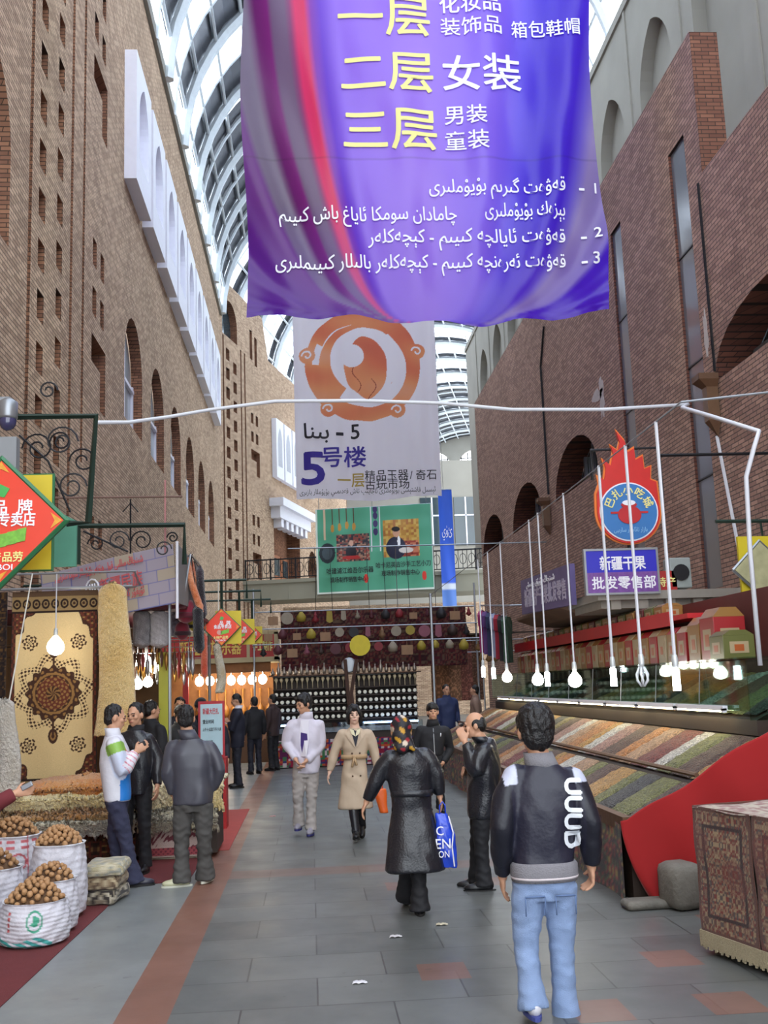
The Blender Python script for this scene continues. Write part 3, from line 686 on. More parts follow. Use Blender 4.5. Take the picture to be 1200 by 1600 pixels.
def bulb(kind, loc, top, label, group=None, cond=0.014):
    root = empty('hanging_lamp', loc); tag(root, label, 'lamp', group)
    b = MB(); b.tube([(0, 0, 0.13), (0, 0, top-loc[2])], cond, 6); b.build('conduit', CABLE, root)
    b = MB(); b.lathe([(0.02, 0.14), (0.026, 0.1), (0.026, 0.06), (0.02, 0.03)], 12); b.build('lamp_holder', CAPM, root, True)
    b = MB()
    if kind == 'globe': b.lathe([(0.018, 0.035), (0.035, 0.015), (0.062, -0.02), (0.072, -0.055), (0.066, -0.09), (0.045, -0.115), (0.01, -0.127)], 18); m = GLOBE
    elif kind == 'cfl':
        for j in range(4):
            a = j*PI/2; b.tube([(0.017*math.cos(a), 0.017*math.sin(a), 0.03), (0.019*math.cos(a), 0.019*math.sin(a), -0.13)], 0.012, 8)
        m = CFLM
    else:
        for j in range(6):
            a = j*PI/3; b.tube([(0.02*math.cos(a), 0.02*math.sin(a), 0.03), (0.05*math.cos(a), 0.05*math.sin(a), -0.03), (0.05*math.cos(a+.3), 0.05*math.sin(a+.3), -0.08), (0.012*math.cos(a), 0.012*math.sin(a), -0.13)], 0.01, 6)
        m = COLD
    b.build('bulb', m, root, True); return root
LB = [('cfl', 755, 1045, 'farthest hanging lamp over the spice counter, a short tube bulb'), ('cfl', 771, 1047, 'second tube lamp from the far end of the spice counter'), ('globe', 792, 1052, 'farthest of the three round bulbs over the spice counter'),
      ('globe', 840, 1055, 'middle one of the three round bulbs over the spice counter'), ('cfl', 855, 1055, 'small tube bulb between two round bulbs over the spice counter'), ('globe', 898, 1055, 'nearest of the three round bulbs over the spice counter'),
      ('cfl', 958, 1050, 'tube lamp hanging beside the unlit spiral bulb on its far side'), ('spiral', 1003, 1048, 'unlit spiral bulb on a white conduit over the spice counter'), ('cfl', 1056, 1052, 'nearest hanging tube lamp over the spice counter, by the gift boxes')]
for kd, x, y, lb in LB:
    p = ax(x, y, 2.8); bulb(kd, p, zr, lb, 'bare lamps over the spice counter', 0.010 if x < 900 else 0.014)
# ------------------------------------------------------------------ spice counter on the right
WOOD = mat('brown wood', (96, 66, 44), 0.6, bump=0.3, bs=12); DARKWOOD = mat('dark wood', (52, 38, 30), 0.6)
REDCLOTH = mat('red cloth', (152, 8, 12), 0.85, var=0.1, vs=3, fold=0.5, fs=2.2, sheen=0.2)
RUGPAL = [(116, 34, 38), (60, 30, 30), (150, 120, 60), (70, 80, 50), (150, 60, 56), (40, 32, 34)]
def kilim(X, Z, seed=1, cell=0.055, pal=RUGPAL):
    """small mirrored woven motifs"""
    a = np.abs(((X/cell/6) % 2)-1)*6; b_ = np.abs(((Z/cell/6) % 2)-1)*6
    h = (np.floor(a)*7+np.floor(b_)*13+np.floor(X/cell/12)*5+np.floor(Z/cell/12)*3+seed*17).astype(int)
    r = np.random.default_rng(seed).integers(0, len(pal), 997); p = np.array([lin(c) for c in pal])
    return p[r[h % 997]]
WOVEN = vcol('woven wool', 0.95, 0.1, bump=0.4, bs=150, var=0.25, sheen=0.2)
root = empty('spice_counter', (2.65, 9.0, 0)); tag(root, 'long sloping market counter for dried fruit and spices along the right hand shops', 'counter')
YL = 14.6
b = MB(); prof = [(0.0, 0.0), (0.0, 0.60), (1.3, 1.27), (2.4, 1.27), (2.4, 0)]
b.prism([(p[0], p[1]) for p in prof], 0, YL); b.build('body', DARKWOOD, root)
b = MB(); b.box((-0.05, 0, 0.56), (0.03, YL, 0.68)); b.build('front_rail', WOOD, root)
b = MB(); b.tube([(0.62, 0.0, 1.0), (0.62, YL, 1.0)], 0.022, 6); b.build('divider_bar', WOOD, root)
X, Z = grid(YL, 0.62, 300, 24); C = kilim(X, Z, 3, 0.03)
sheet('carpet_skirt', np.stack([-0.06+0.02*np.sin(X*5), YL-X, Z+0.0], -1), C, WOVEN, root)
FRUIT = [('green raisins', (108, 108, 60)), ('golden raisins', (164, 124, 66)), ('dark brown raisins', (86, 62, 50)), ('pale almonds', (166, 132, 102)), ('orange apricots', (168, 112, 62)), ('white melon strips', (180, 176, 168)), ('red dates', (110, 52, 46)), ('black seeds', (62, 60, 60)), ('olive pistachios', (126, 114, 74)), ('pink nuts', (150, 114, 102))]
def fruitmat(i):
    nm, c = FRUIT[i]; k = 'heap of '+nm
    if k in MATS: return MATS[k]
    q = NT(k); vz = q.n('ShaderNodeTexVoronoi'); vz.inputs['Scale'].default_value = 55; q.l(q.obj(), vz.inputs['Vector'])
    sp = q.xyz(vz.outputs['Color'])[0]; f = q.math('MULTIPLY_ADD', sp, 0.9, 0.5); q.l(q.mix(1.0, c4(c), q.comb(f, f, f), 'MULTIPLY'), q.b.inputs['Base Color'])
    q.b.inputs['Roughness'].default_value = 0.55; q.bump(q.math('SUBTRACT', 1.0, vz.outputs['Distance']), 1.0, 0.02); MATS[k] = q.m; return q.m
def heap(name, lo, hi, x0, z0, x1, z1, m, h=0.05):
    """mounded strip of loose goods between y lo..hi running up the slope"""
    nx, ny = 14, 9; u = np.linspace(0, 1, nx); v = np.linspace(0, 1, ny); U, V = np.meshgrid(u, v)
    sx = x0+(x1-x0)*U; sz = z0+(z1-z0)*U; sy = lo+(hi-lo)*V
    hh = h*np.sqrt(np.clip(1-(2*V-1)**4, 0, 1))*np.clip(np.sin(PI*np.clip(U, .03, .97))*2.2, 0, 1)
    hh = hh*(0.75+0.5*np_noise(sx*14, sy*14, 7))+0.008*np.sin(sx*70+sy*43)*np.sin(sy*61-sx*20)*(hh > 0.01)
    return np.stack([sx, sy, sz+hh+0.004], -1)
ORD = ['nearest', 'second', 'third', 'fourth', 'fifth', 'sixth', 'seventh', 'eighth', 'ninth', 'tenth', 'eleventh', 'twelfth', 'thirteenth', 'fourteenth', 'fifteenth', 'sixteenth', 'seventeenth', 'eighteenth', 'nineteenth', 'twentieth', 'twenty-first', 'twenty-second', 'twenty-third', 'twenty-fourth', 'twenty-fifth', 'twenty-sixth', 'twenty-seventh', 'twenty-eighth', 'twenty-ninth', 'thirtieth', 'thirty-first', 'thirty-second', 'thirty-third', 'thirty-fourth']
def row(x0, z0, x1, z1, ya, yb, wid, seq, where, h, noun):
    y = ya; i = 0
    while y < yb and i < len(ORD):
        w = wid*(0.6+0.8*((i*37 % 10)/10)); f = seq[i % len(seq)]; P = heap('h', y+0.01, y+w-0.015, x0, z0, x1, z1, None, h)
        c = Vector((P[..., 0].mean(), P[..., 1].mean(), P[..., 2].min())); o = sheet(noun, P-np.array(c), None, fruitmat(f), thick=0.0); o.location = c
        w_ = 'one' if ORD[i] == 'nearest' else ORD[i]
        tag(o, '%s, %s, %s strip from red cloth' % (FRUIT[f][0], where, ORD[i]), 'food', 'strips of dried fruit, '+where)
        y += w; i += 1
sl = lambda x: 0.60+(x-2.65)*0.515
row(2.69, sl(2.69)+.01, 3.24, sl(3.24)+.01, 9.02, 23.4, 0.46, [2, 0, 7, 0, 1, 2, 0, 3, 5, 4, 1, 2, 8, 0, 6, 3, 4], 'front row of spice counter', 0.03, 'dried_fruit')
row(3.30, sl(3.30)+.01, 3.93, sl(3.93)+.01, 9.02, 23.4, 0.44, [1, 2, 0, 5, 6, 3, 4, 2, 9, 5, 1, 4, 3, 5, 9, 2, 8, 7, 1, 0, 6], 'back row of spice counter', 0.035, 'dried_fruit')
# upper tier behind the lamps, a glass case and the shelf of gift boxes
root = empty('glass_case', (3.95, 9.4, 0)); tag(root, 'glass fronted upper case behind the fluorescent tubes on the spice counter', 'display case')
b = MB(); b.prism([(0.06, 1.28), (0.06, 1.42), (0.85, 1.8), (1.0, 1.8), (1.0, 1.28)], 0.0, 13.6); b.build('body', DARKWOOD, root)
CASEGLASS = glassm('green case glass', (222, 240, 232), 0.9)
b = MB(); b.box((0.0, 0.0, 1.50), (0.012, 13.6, 1.96)); b.box((0.0, -0.012, 1.42), (0.9, 0.0, 1.96)); b.build('glass_front', CASEGLASS, root)
b = MB(); b.box((0.0, -0.02, 1.965), (1.1, 13.8, 1.99)); b.build('shelf', CASEGLASS, root)
b = MB(); b.box((0.95, 0, 1.28), (1.05, 13.8, 2.75)); b.build('back_panel', mat('maroon back panel', (96, 44, 40), 0.7), root)
b = MB(); b.box((0.60, 3.0, 2.52), (0.94, 13.8, 2.58)); b.cur = 0; b.box((0.58, 3.6, 2.46), (0.62, 13.8, 2.64)); b.build('upper_shelf', mat('red shelf edge', (196, 30, 38), 0.5), root)
row(4.05, 1.452, 4.85, 1.835, 9.5, 22.6, 0.52, [7, 0, 2, 5, 1, 3, 7, 4, 0, 8, 3, 1, 2, 9, 6], 'glass case of spice counter', 0.05, 'dried_fruit')
TUBEM = glow('lit fluorescent tube', (255, 240, 190), TUBE)
for i in range(9):
    y = 9.85+i*1.36; root = empty('fluorescent_tube', (3.9, y, 1.5))
    tag(root, '%s fluorescent tube along the spice counter, counting from the gift boxes' % ORD[i], 'lamp', 'fluorescent tubes along the spice counter')
    b = MB(); b.tube([(0, 0.04, 0), (0, 1.24, 0)], 0.017, 8); b.build('tube', TUBEM, root, True)
    b = MB(); b.box((-0.02, 0, 0.0), (0.03, 1.3, 0.045)); b.box((-0.02, 0.0, -0.02), (0.02, 0.04, 0.02)); b.box((-0.02, 1.25, -0.02), (0.02, 1.3, 0.02)); b.build('batten', WHITE, root)
    b = MB(); b.tube([(0.0, 0.65, 0.045), (0.04, 0.65, 0.47)], 0.006, 4); b.build('hanger', GREYMETAL, root)
# gift boxes on the shelf
BOXC = [('red', (156, 30, 34)), ('gold', (150, 108, 52)), ('cream', (170, 150, 116)), ('maroon', (96, 32, 36)), ('olive', (96, 98, 44)), ('orange', (170, 84, 36))]
def giftbox(x, y, z, w, d, h, c, c2, label, group, name='gift_box'):
    root = empty(name, (x, y, z+0.002)); tag(root, label, 'box', group)
    b = MB(); b.cbox((0, 0, 0), (d, w, h*0.82), 0.006); b.build('carton', mat('card '+c[0], c[1], 0.35, var=0.05, coat=0.3), root)
    b = MB(); b.prism([(0, h*0.82), (d, h*0.82), (d*0.75, h), (d*0.25, h)], 0, w); b.build('lid', mat('card '+c2[0], c2[1], 0.35, var=0.05, coat=0.3), root)
    for lo, hi, lo2, hi2 in (((-0.004, w*0.22, h*0.2), (0.0, w*0.78, h*0.6), (-0.006, w*0.36, h*0.27), (-0.004, w*0.64, h*0.5)), ((d*0.2, -0.004, h*0.2), (d*0.8, 0, h*0.6), (d*0.35, -0.006, h*0.27), (d*0.65, -0.004, h*0.5))):
        b = MB(); b.box(lo, hi); q = b.build('label_window', mat('card '+BOXC[2][0], BOXC[2][1], 0.3), root)
        b = MB(); b.box(lo2, hi2); b.build('printed_fruit', mat('card '+BOXC[5][0], BOXC[5][1], 0.3), q)
    return root
i = 0; y = 12.4
while y < 22.8:
    c = BOXC[(i*5+i//3) % 4]; w = 0.30
    giftbox(4.5, y, 1.99, w, 0.3, 0.44, c, BOXC[(i+2) % 3], '%s gift box, %s lid, on shelf above spices, %s from near end' % (c[0], BOXC[(i+2) % 3][0], ORD[i]), 'gift boxes on the shelf above the spices'); y += 0.36; i += 1
giftbox(4.5, 11.95, 1.99, 0.36, 0.36, 0.52, BOXC[1], BOXC[1], 'tall gold box with a printed fruit window, beside the biggest red box', 'gift boxes on the shelf above the spices')
giftbox(4.45, 11.35, 1.99, 0.42, 0.36, 0.58, BOXC[0], BOXC[1], 'tallest red and gold gift box at the near end of the shelf', 'gift boxes on the shelf above the spices')
giftbox(4.3, 10.75, 1.99, 0.38, 0.34, 0.3, BOXC[4], BOXC[4], 'olive green gift box with round fruit picture, at the end of the shelf', 'gift boxes on the shelf above the spices')
i = 0; y = 13.5
while y < 22.6:
    c = BOXC[[1, 4, 3][i % 3]]; giftbox(4.62, y, 2.58, 0.34, 0.28, 0.2, c, c, 'low %s box on red edged upper shelf, %s from near end' % (c[0], ORD[i]), 'low boxes on the red edged upper shelf'); y += 0.42; i += 1
# red cloth over the near end of the counter
ny, nx = 40, 60; U, V = np.meshgrid(np.linspace(0, 1, nx), np.linspace(0, 1, ny))
xx = 2.56+1.75*U; top = 0.66+np.clip(xx-2.62, 0, 2)*0.545+0.02*np.sin(U*14); bot = 0.02+0.34*np.clip(U*2.2-0.1, 0, 1)*0+np.where(U < 0.12, 0.0, np.where(U < 0.22, (U-0.12)*2.2, 0.22-0.05*U))
zz = bot+(top-bot)*V; yy = 8.93-0.05*(1-V)-(0.05*np.sin(U*21+2*V)+0.03*np.sin(U*9))*(1-V)
xx = xx+0.20*(1-V)**2*np.exp(-U*8)+0.0*V
o = sheet('red_cloth', np.stack([xx, yy, zz], -1), None, REDCLOTH, thick=0.01); tag(o, 'plain red cloth draped over the near end of the spice counter', 'cloth')
# carpet covered crate in front, stones
root = empty('carpet_crate', (2.6, 7.3, 0), math.radians(-76)); tag(root, 'tall crate wrapped in patterned carpets with a pale fringe near the stone block', 'crate')
b = MB(); b.box((0.02, 0.02, 0.10), (1.6, 1.5, 0.93)); b.build('crate_body', DARKWOOD, root)
PAL2 = [(122, 92, 74), (96, 66, 58), (140, 112, 90), (84, 74, 70), (116, 54, 48), (150, 128, 100)]
def facing(P0, du, dv, w, h, nx, ny, fn, name, parent, fr=0.0, m=None):
    X, Z = grid(w, h, nx, ny); C = fn(X, Z); wv = 0.008*np.sin(X*11)+0.006*np.sin(Z*13+X*3)
    n = np.cross(du, dv); P = np.array(P0)+X[..., None]*np.array(du)+Z[..., None]*np.array(dv)+wv[..., None]*n
    return sheet(name, P, C, m or WOVEN, parent, 0.008)
def rugface(seed, w, h):
    def fn(X, Z):
        C = kilim(X, Z, seed, 0.014, PAL2); bd = np.minimum(np.minimum(X, w-X), np.minimum(Z, h-Z))
        C = np.where((bd < 0.03)[..., None], rgb(96, 64, 56), C); C = np.where((np.abs(bd-0.12) < 0.012)[..., None], rgb(58, 40, 40), C)
        blot = (np_noise(X*9, Z*9, seed) > 0.28)[..., None]; return np.where(blot, C*0.6+0.4*rgb(120, 58, 52), C)
    return fn
facing((0, 0, 0.14), (1, 0, 0), (0, 0, 1), 0.62, 0.82, 110, 110, rugface(5, 0.62, 0.82), 'carpet_panel', root)
facing((0.63, 0, 0.14), (1, 0, 0), (0, 0, 1), 0.95, 0.82, 130, 110, rugface(6, 0.95, 0.82), 'carpet_panel', root)
facing((0, 1.5, 0.14), (0, -1, 0), (0, 0, 1), 1.5, 0.82, 160, 100, rugface(8, 1.5, 0.82), 'carpet_panel', root)
facing((1.62, 0.0, 0.14), (0, 1, 0), (0, 0, 1), 1.5, 0.82, 160, 100, rugface(11, 1.5, 0.82), 'carpet_panel', root)
facing((0, 0, 0.95), (1, 0, 0), (0, 1, 0), 1.6, 1.5, 150, 150, lambda X, Z: kilim(X, Z, 9, 0.03, [(176, 160, 148), (160, 130, 124), (186, 176, 160), (146, 110, 108)]), 'carpet_top', root)
FRINGE = mat('pale fringe', (168, 156, 128), 0.95, bump=0.5, bs=90)
b = MB()
for i in range(100): 
    x = i*0.016; b.box((x, -0.02, 0.045+0.012*math.sin(i*1.7)), (x+0.013, -0.008, 0.15))
for i in range(90):
    y = i*0.0166; b.box((-0.02, y, 0.045+0.012*math.sin(i*1.3)), (-0.008, y+0.013, 0.15))
b.build('fringe', FRINGE, root)
b = MB()
for x in (0.05, 1.45):
    for y in (0.05, 1.38): b.box((x, y, 0), (x+0.08, y+0.08, 0.12))
b.build('skid', DARKWOOD, root)
STONE = mat('grey granite', (116, 112, 104), 0.85, var=0.35, vs=9, bump=0.6, bs=25)
b = MB(); b.cbox((-0.14, -0.16, 0), (0.14, 0.16, 0.36), 0.07, Matrix.Translation((2.94, 8.66, 0)) @ Matrix.Rotation(0.25, 4, 'Z')); o = b.build('stone_block', STONE, smooth=True); tag(o, 'rounded grey stone block standing in front of the red cloth', 'stone')
lt = lettering('出口', Matrix.Translation((2.84, 8.47, 0.2)) @ Matrix.Rotation(0.25, 4, 'Z'), 0.055, mat('faded white paint', (176, 172, 160), 0.8), o, 0.01) if False else None
b = MB(); b.cbox((-0.24, -0.12, 0), (0.2, 0.1, 0.07), 0.03, Matrix.Translation((2.72, 8.75, 0)) @ Matrix.Rotation(0.05, 4, 'Z')); tag(b.build('paving_stone', STONE, smooth=True), 'flat grey slab lying on the ground beside the stone block', 'stone')
# ------------------------------------------------------------------ signs and shop fronts on the right
root = empty('fire_sign', (4.75, 15, 4.25)); tag(root, 'round blue food court sign with red flames above it on an iron bracket', 'sign')
fl_ = []
prof = [(-0.47, 0.0), (-0.46, 0.28), (-0.40, 0.42), (-0.42, 0.56), (-0.33, 0.48), (-0.30, 0.66), (-0.33, 0.80), (-0.22, 0.70), (-0.17, 0.88), (-0.20, 1.0), (-0.10, 0.92), (-0.06, 1.05), (-0.10, 1.22), (0.02, 1.06), (0.05, 0.90), (0.15, 0.96), (0.16, 0.78), (0.27, 0.84), (0.28, 0.64), (0.38, 0.68), (0.36, 0.48), (0.45, 0.44), (0.46, 0.2), (0.47, 0.0)]
pr = prof+[(0.47*math.cos(a), 0.47*math.sin(a)) for a in np.linspace(-0.1, -PI+0.1, 20)]
b = MB(); b.prism(pr, 0.0, 0.08); b.build('flame_board', mat('flame red enamel', (206, 34, 30), 0.4, coat=0.3), root)
b = MB(); b.prism([(p[0]*1.07, p[1]*1.04+0.0) for p in pr], 0.03, 0.07); b.build('flame_edge', mat('flame orange edge', (226, 120, 40), 0.4), root)
def disc(r, d, n=40, cx=0, cz=0, sx=1, sz=1): return [(cx+sx*r*math.cos(2*PI*i/n), cz+sz*r*math.sin(2*PI*i/n)) for i in range(n)]
b = MB(); b.prism(disc(0.44, 0), -0.01, 0.0); b.build('rim', WHITEINK, root)
b = MB(); b.prism(disc(0.42, 0), -0.02, -0.01); b.build('blue_disc', mat('sign blue', (54, 120, 188), 0.4, var=0.05), root)
b = MB(); b.prism(disc(0.16, 0, 24, 0, -0.05, 1.1, 0.85), -0.035, -0.02); b.prism(disc(0.10, 0, 16, 0, 0.1, 1.2, 0.5), -0.03, -0.02); b.prism(rect(-0.28, 0.28, -0.03, 0.0), -0.03, -0.02); b.build('pot_emblem', mat('pot red', (190, 34, 40), 0.4), root)
b = MB(); b.prism(disc(0.10, 0, 16, 0, 0.13, 1.0, 0.4), -0.036, -0.03); b.build('steam_cap', WHITEINK, root)
for i, ch in enumerate('巴扎小吃城'):
    a = PI*(0.86-0.18*i); M = Matrix.Translation((0.32*math.cos(a), -0.02, 0.32*math.sin(a))) @ Matrix.Rotation(-(a-PI/2), 4, 'Y')
    lettering(ch, M @ Matrix.Translation((0, 0, -0.06)), 0.155, YELLOWINK, root, 0.03, align='CENTER')
lettering('بازار تائاملار سارىيى', Matrix.Translation((0, -0.02, -0.3)), 0.09, mat('light blue ink', (150, 200, 230), 0.5), root, 0.0, 0.5, 'CENTER', True)
b = MB(); b.tube([(-0.5, 0.05, 0.5), (-0.5, 0.05, 0.95), (0.55, 0.05, 0.97), (0.55, 0.05, 0.2)], 0.022, 6); b.tube([(0.55, 0.05, 0.85), (2.24, 0.05, 0.85)], 0.025, 6); b.tube([(0, 0.1, -0.4), (0, 0.1, -1.22)], 0.03, 6); b.build('bracket', BLACKIRON, root)
# kiosk with stone cornice
root = empty('kiosk', (4.2, 14.8, 0)); tag(root, 'stone fronted dried fruit kiosk with a grey cornice behind the gift boxes', 'kiosk')
CREAM = mat('cream stone', (196, 186, 160), 0.8, bump=0.2, bs=20); GOLDP = mat('golden interior', (176, 132, 58), 0.6, var=0.3, vs=5)
b = MB(); b.box((-0.1, -0.15, 2.93), (2.7, 1.6, 3.05)); b.box((-0.02, 0.0, 2.82), (2.7, 1.5, 2.93))
for i in range(7): b.box((0.1+i*0.4, -0.1, 2.80), (0.24+i*0.4, 0.05, 2.93))
b.build('cornice', mat('grey cornice stone', (146, 140, 132), 0.8, var=0.15), root)
b = MB(); b.box((0.85, 0.02, 2.55), (2.7, 0.2, 2.80)); b.build('lintel', CREAM, root)
b = MB()
for i in range(24): b.lathe([(0.012, 2.60), (0.035, 2.63), (0.035, 2.72), (0.012, 2.75)], 8, Matrix.Translation((0.9+i*0.075, 0.0, 0)))
b.build('dentils', CREAM, root)
b = MB(); b.box((0.85, 0.4, 0), (2.7, 1.5, 2.55)); b.build('interior', GOLDP, root)
X, Z = grid(1.8, 0.5, 60, 20); C = np.ones(X.shape+(3,))*rgb(206, 206, 200); s_ = np_noise(X*40, Z*40, 5) > 0.25; C[s_] = lin((90, 110, 150)); s_ = np_noise(X*37, Z*41, 8) > 0.32; C[s_] = lin((170, 70, 60))
sheet('tile_frieze', np.stack([X+0.86, 0*X+0.38, Z+2.05], -1), C, vcol('glazed tiles', 0.25, 0.6), root)
b = MB(); b.box((2.35, -0.05, 1.4), (2.7, 0.1, 2.82)); b.build('pilaster', mat('buff pilaster', (176, 132, 98), 0.7), root)
lp = glow('warm lamp tube', (255, 205, 120), 10); b = MB(); b.tube([(0.95, 0.3, 2.3), (1.7, 0.3, 2.34)], 0.03, 8); b.build('strip_lamp', lp, root)
def board(name, M, w, h, face, label, texts, cat='sign', back=None, frame_m=None, d=0.08):
    root = empty(name, M.translation); tag(root, label, cat); Ml = Matrix.Translation(-M.translation) @ M
    b = MB(); b.box((0, 0, 0), (w, d, h), Ml); b.build('panel', face, root)
    if frame_m:
        b = MB(); t = 0.03
        b.box((-t, -0.01, -t), (w+t, d, 0), Ml); b.box((-t, -0.01, h), (w+t, d, h+t), Ml); b.box((-t, -0.01, 0), (0, d, h), Ml); b.box((w, -0.01, 0), (w+t, d, h), Ml); b.build('frame', frame_m, root)
    for body, x, z, s, m, wd, ar in texts:
        lettering(body, Ml @ Matrix.Translation((x, 0, z)), s, m, root, 0.03, wd, 'LEFT', ar, 0.004)
    return root, Ml
MS = frame((3.95, 14.6, 3.03), (1, 0, 0), (0, 0, 1))
SB = mat('deep blue panel', (44, 42, 186), 0.35, var=0.05)
r_, Ml = board('blue_shop_sign', MS, 1.02, 0.6, SB, 'blue and purple dried fruit shop sign with white characters on the cornice', [('新疆干果', 0.19, 0.34, 0.21, WHITEINK, 0.66, False), ('批发零售部', 0.06, 0.07, 0.19, WHITEINK, 0.92, False)], frame_m=GREYMETAL)
b = MB(); b.box((0, -0.003, 0), (1.02, 0, 0.29), Ml); b.build('purple_band', mat('mottled purple print', (116, 70, 150), 0.4, var=0.5, vs=18), r_)
MS2 = frame((3.93, 19.2, 3.05), (0.0, -1, -0.03), (0, 0, 1))
r_, Ml = board('purple_shop_sign', MS2, 3.7, 0.62, mat('muted violet print', (96, 84, 134), 0.5, var=0.25, vs=4), 'long violet shop sign with white characters running along the counter', [('新疆特产干果批发零售', 0.3, 0.14, 0.34, mat('dulled white ink', (186, 180, 204), 0.6, var=0), 3.1, False), ('شىنجاڭ قۇرۇق يېمىش', 0.5, 0.46, 0.14, WHITEINK, 2.2, True)])
b = MB(); pts = [(0.0, 3.03), (0.0, 2.98), (0.35, 2.85), (0.9, 2.82), (1.2, 3.03)]
b.prism(pts, 0, 3.5, Matrix.Translation((4.0, 16.6, 0))); tag(b.build('awning_soffit', mat('brown canvas', (110, 84, 66), 0.8, var=0.3, vs=2)), 'rounded brown canvas soffit below the long violet shop sign', 'awning')
b = MB(); b.box((5.5, 16.5, 0), (6.98, 23.5, 3.0)); b.cur = 1; b.box((5.49, 16.6, 2.1), (5.5, 23.4, 2.9)); o = b.build('shop_front', [mat('brown shop wall', (104, 78, 62), 0.8, var=0.3, vs=3), GOLDP]); tag(o, 'brown shop wall with a golden upper strip behind the gift box shelf', 'shop')
MS3 = frame((5.05, 15.0, 3.06), (1, 0, 0), (0, 0, 1))
board('red_shop_sign', MS3, 0.34, 0.3, mat('red panel', (176, 40, 36), 0.5), 'small red sign with pale writing beside the blue shop sign', [('特产', 0.03, 0.08, 0.15, YELLOWINK, 0.28, False)])
b = MB(); b.cbox((5.3, 15.0, 3.1), (5.62, 15.3, 3.55), 0.02); o = b.build('air_conditioner', mat('grey white casing', (150, 158, 156), 0.5)); tag(o, 'small grey white box unit on the cornice beside the red sign', 'unit'); b = MB(); b.lathe([(0.12, 0), (0.12, 0.02)], 16, Matrix.Translation((5.46, 14.99, 3.33)) @ Matrix.Rotation(PI/2, 4, 'X')); b.build('fan_grille', BLACKIRON, o)
# wall sconces on the brick
def sconce(y, z, label):
    root = empty('wall_sconce', (6.98, y, z)); tag(root, label, 'sconce', 'brick coloured wall sconces'); b = MB()
    b.box((-0.34, -0.17, 0.9), (0, 0.17, 1.0)); b.add([(-0.34, -0.17, 0.9), (0, -0.17, 0.9), (0, 0.17, 0.9), (-0.34, 0.17, 0.9), (-0.2, -0.1, 0.78), (0, -0.1, 0.78), (0, 0.1, 0.78), (-0.2, 0.1, 0.78)], [(0, 1, 5, 4), (1, 2, 6, 5), (2, 3, 7, 6), (3, 0, 4, 7)]); b.build('cap', WOOD, root)
    b = MB(); b.box((-0.2, -0.1, 0.2), (0, 0.1, 0.78)); b.build('shade', mat('brown sconce glass', (104, 76, 54), 0.4, var=0.2), root)
    b = MB(); b.add([(-0.2, -0.1, 0.2), (0, -0.1, 0.2), (0, 0.1, 0.2), (-0.2, 0.1, 0.2), (-0.02, 0, -0.08)], [(0, 1, 4), (1, 2, 4), (2, 3, 4), (3, 0, 4), (3, 2, 1, 0)]); b.build('tip', WOOD, root)
sconce(16.8, 5.85, 'brown wall sconce on the brick beside the big arched window'); sconce(29.4, 6.0, 'brown wall sconce on the brick between the far arched windows')
def pipe(label, pts, r=0.03, m=None): 
    b = MB(); b.tube(pts, r, 6); o = b.build('downpipe', m or BLACKIRON); tag(o, label, 'pipe')
pipe('thin dark pipe running up the red brick between two arched windows', [(6.96, 29.3, 7.1), (6.96, 29.3, 10.9), (6.96, 28.6, 11.9)]); pipe('thin dark pipe on the brick pillar above the sconce', [(6.96, 16.72, 6.9), (6.96, 16.72, 10.3)], 0.025)
pipe('pale thin conduit on the brick below the sconce', [(6.95, 16.85, 5.8), (6.95, 16.4, 3.9), (6.95, 16.0, 2.2)], 0.03, CABLE)
PATCH = mat('white wash', (196, 188, 184), 0.9, var=0.2, vs=9, bump=0.3, bs=20)
def patch(y, z, w, h, seed, label):
    r = random.Random(seed); pts = []
    for i in range(18):
        a = 2*PI*i/18; k = 0.6+0.5*r.random(); pts.append((-y+w*k*math.cos(a), z+h*k*math.sin(a)))
    b = MB(); b.prism(pts, -0.006, 0.004, MR); tag(b.build('paint_patch', PATCH), label, 'paint patch')
patch(23.5, 8.35, 0.22, 0.6, 1, 'tall white paint patch on the red brick above the round sign'); patch(23.9, 8.5, 0.5, 0.16, 2, 'wide white smear beside the tall paint patch'); patch(17.05, 7.7, 0.1, 0.5, 3, 'narrow white paint streak beside the near strip window')
# diamond plate at the right edge
MD = frame(at(1190, 890, 12.5), (1, 0.1, 0), (0, 0, 1)) 
root = empty('picture_sign', MD.translation); tag(root, 'tilted diamond shaped picture sign on a yellow board at the right edge', 'sign'); Ml = Matrix.Translation(-MD.translation) @ MD
b = MB(); b.prism([(-0.36, 0.0), (0.0, -0.34), (0.36, 0.0), (0.0, 0.34)], -0.02, 0.03, Ml); b.build('picture', mat('pale fruit picture', (170, 168, 130), 0.4, var=0.45, vs=7), root)
b = MB(); b.tube([Ml @ Vector(p) for p in ((-0.38, 0, 0), (0, 0, -0.36), (0.38, 0, 0), (0, 0, 0.36), (-0.38, 0, 0))], 0.02, 5); b.build('frame', GREYMETAL, root)
b = MB(); b.box((-0.26, 0.04, -0.42), (0.5, 0.08, 0.42), Ml); b.build('board', mat('yellow board', (206, 186, 40), 0.5), root)
b = MB(); b.tube([Ml @ Vector(p) for p in ((-0.5, 0.1, 0.62), (0.9, 0.1, 0.62), (2.0, 0.1, 0.62))], 0.025, 6); b.tube([Ml @ Vector(p) for p in ((0.1, 0.1, 0.62), (0.1, 0.06, 0.3))], 0.015, 5); b.build('bracket', IRON, root)
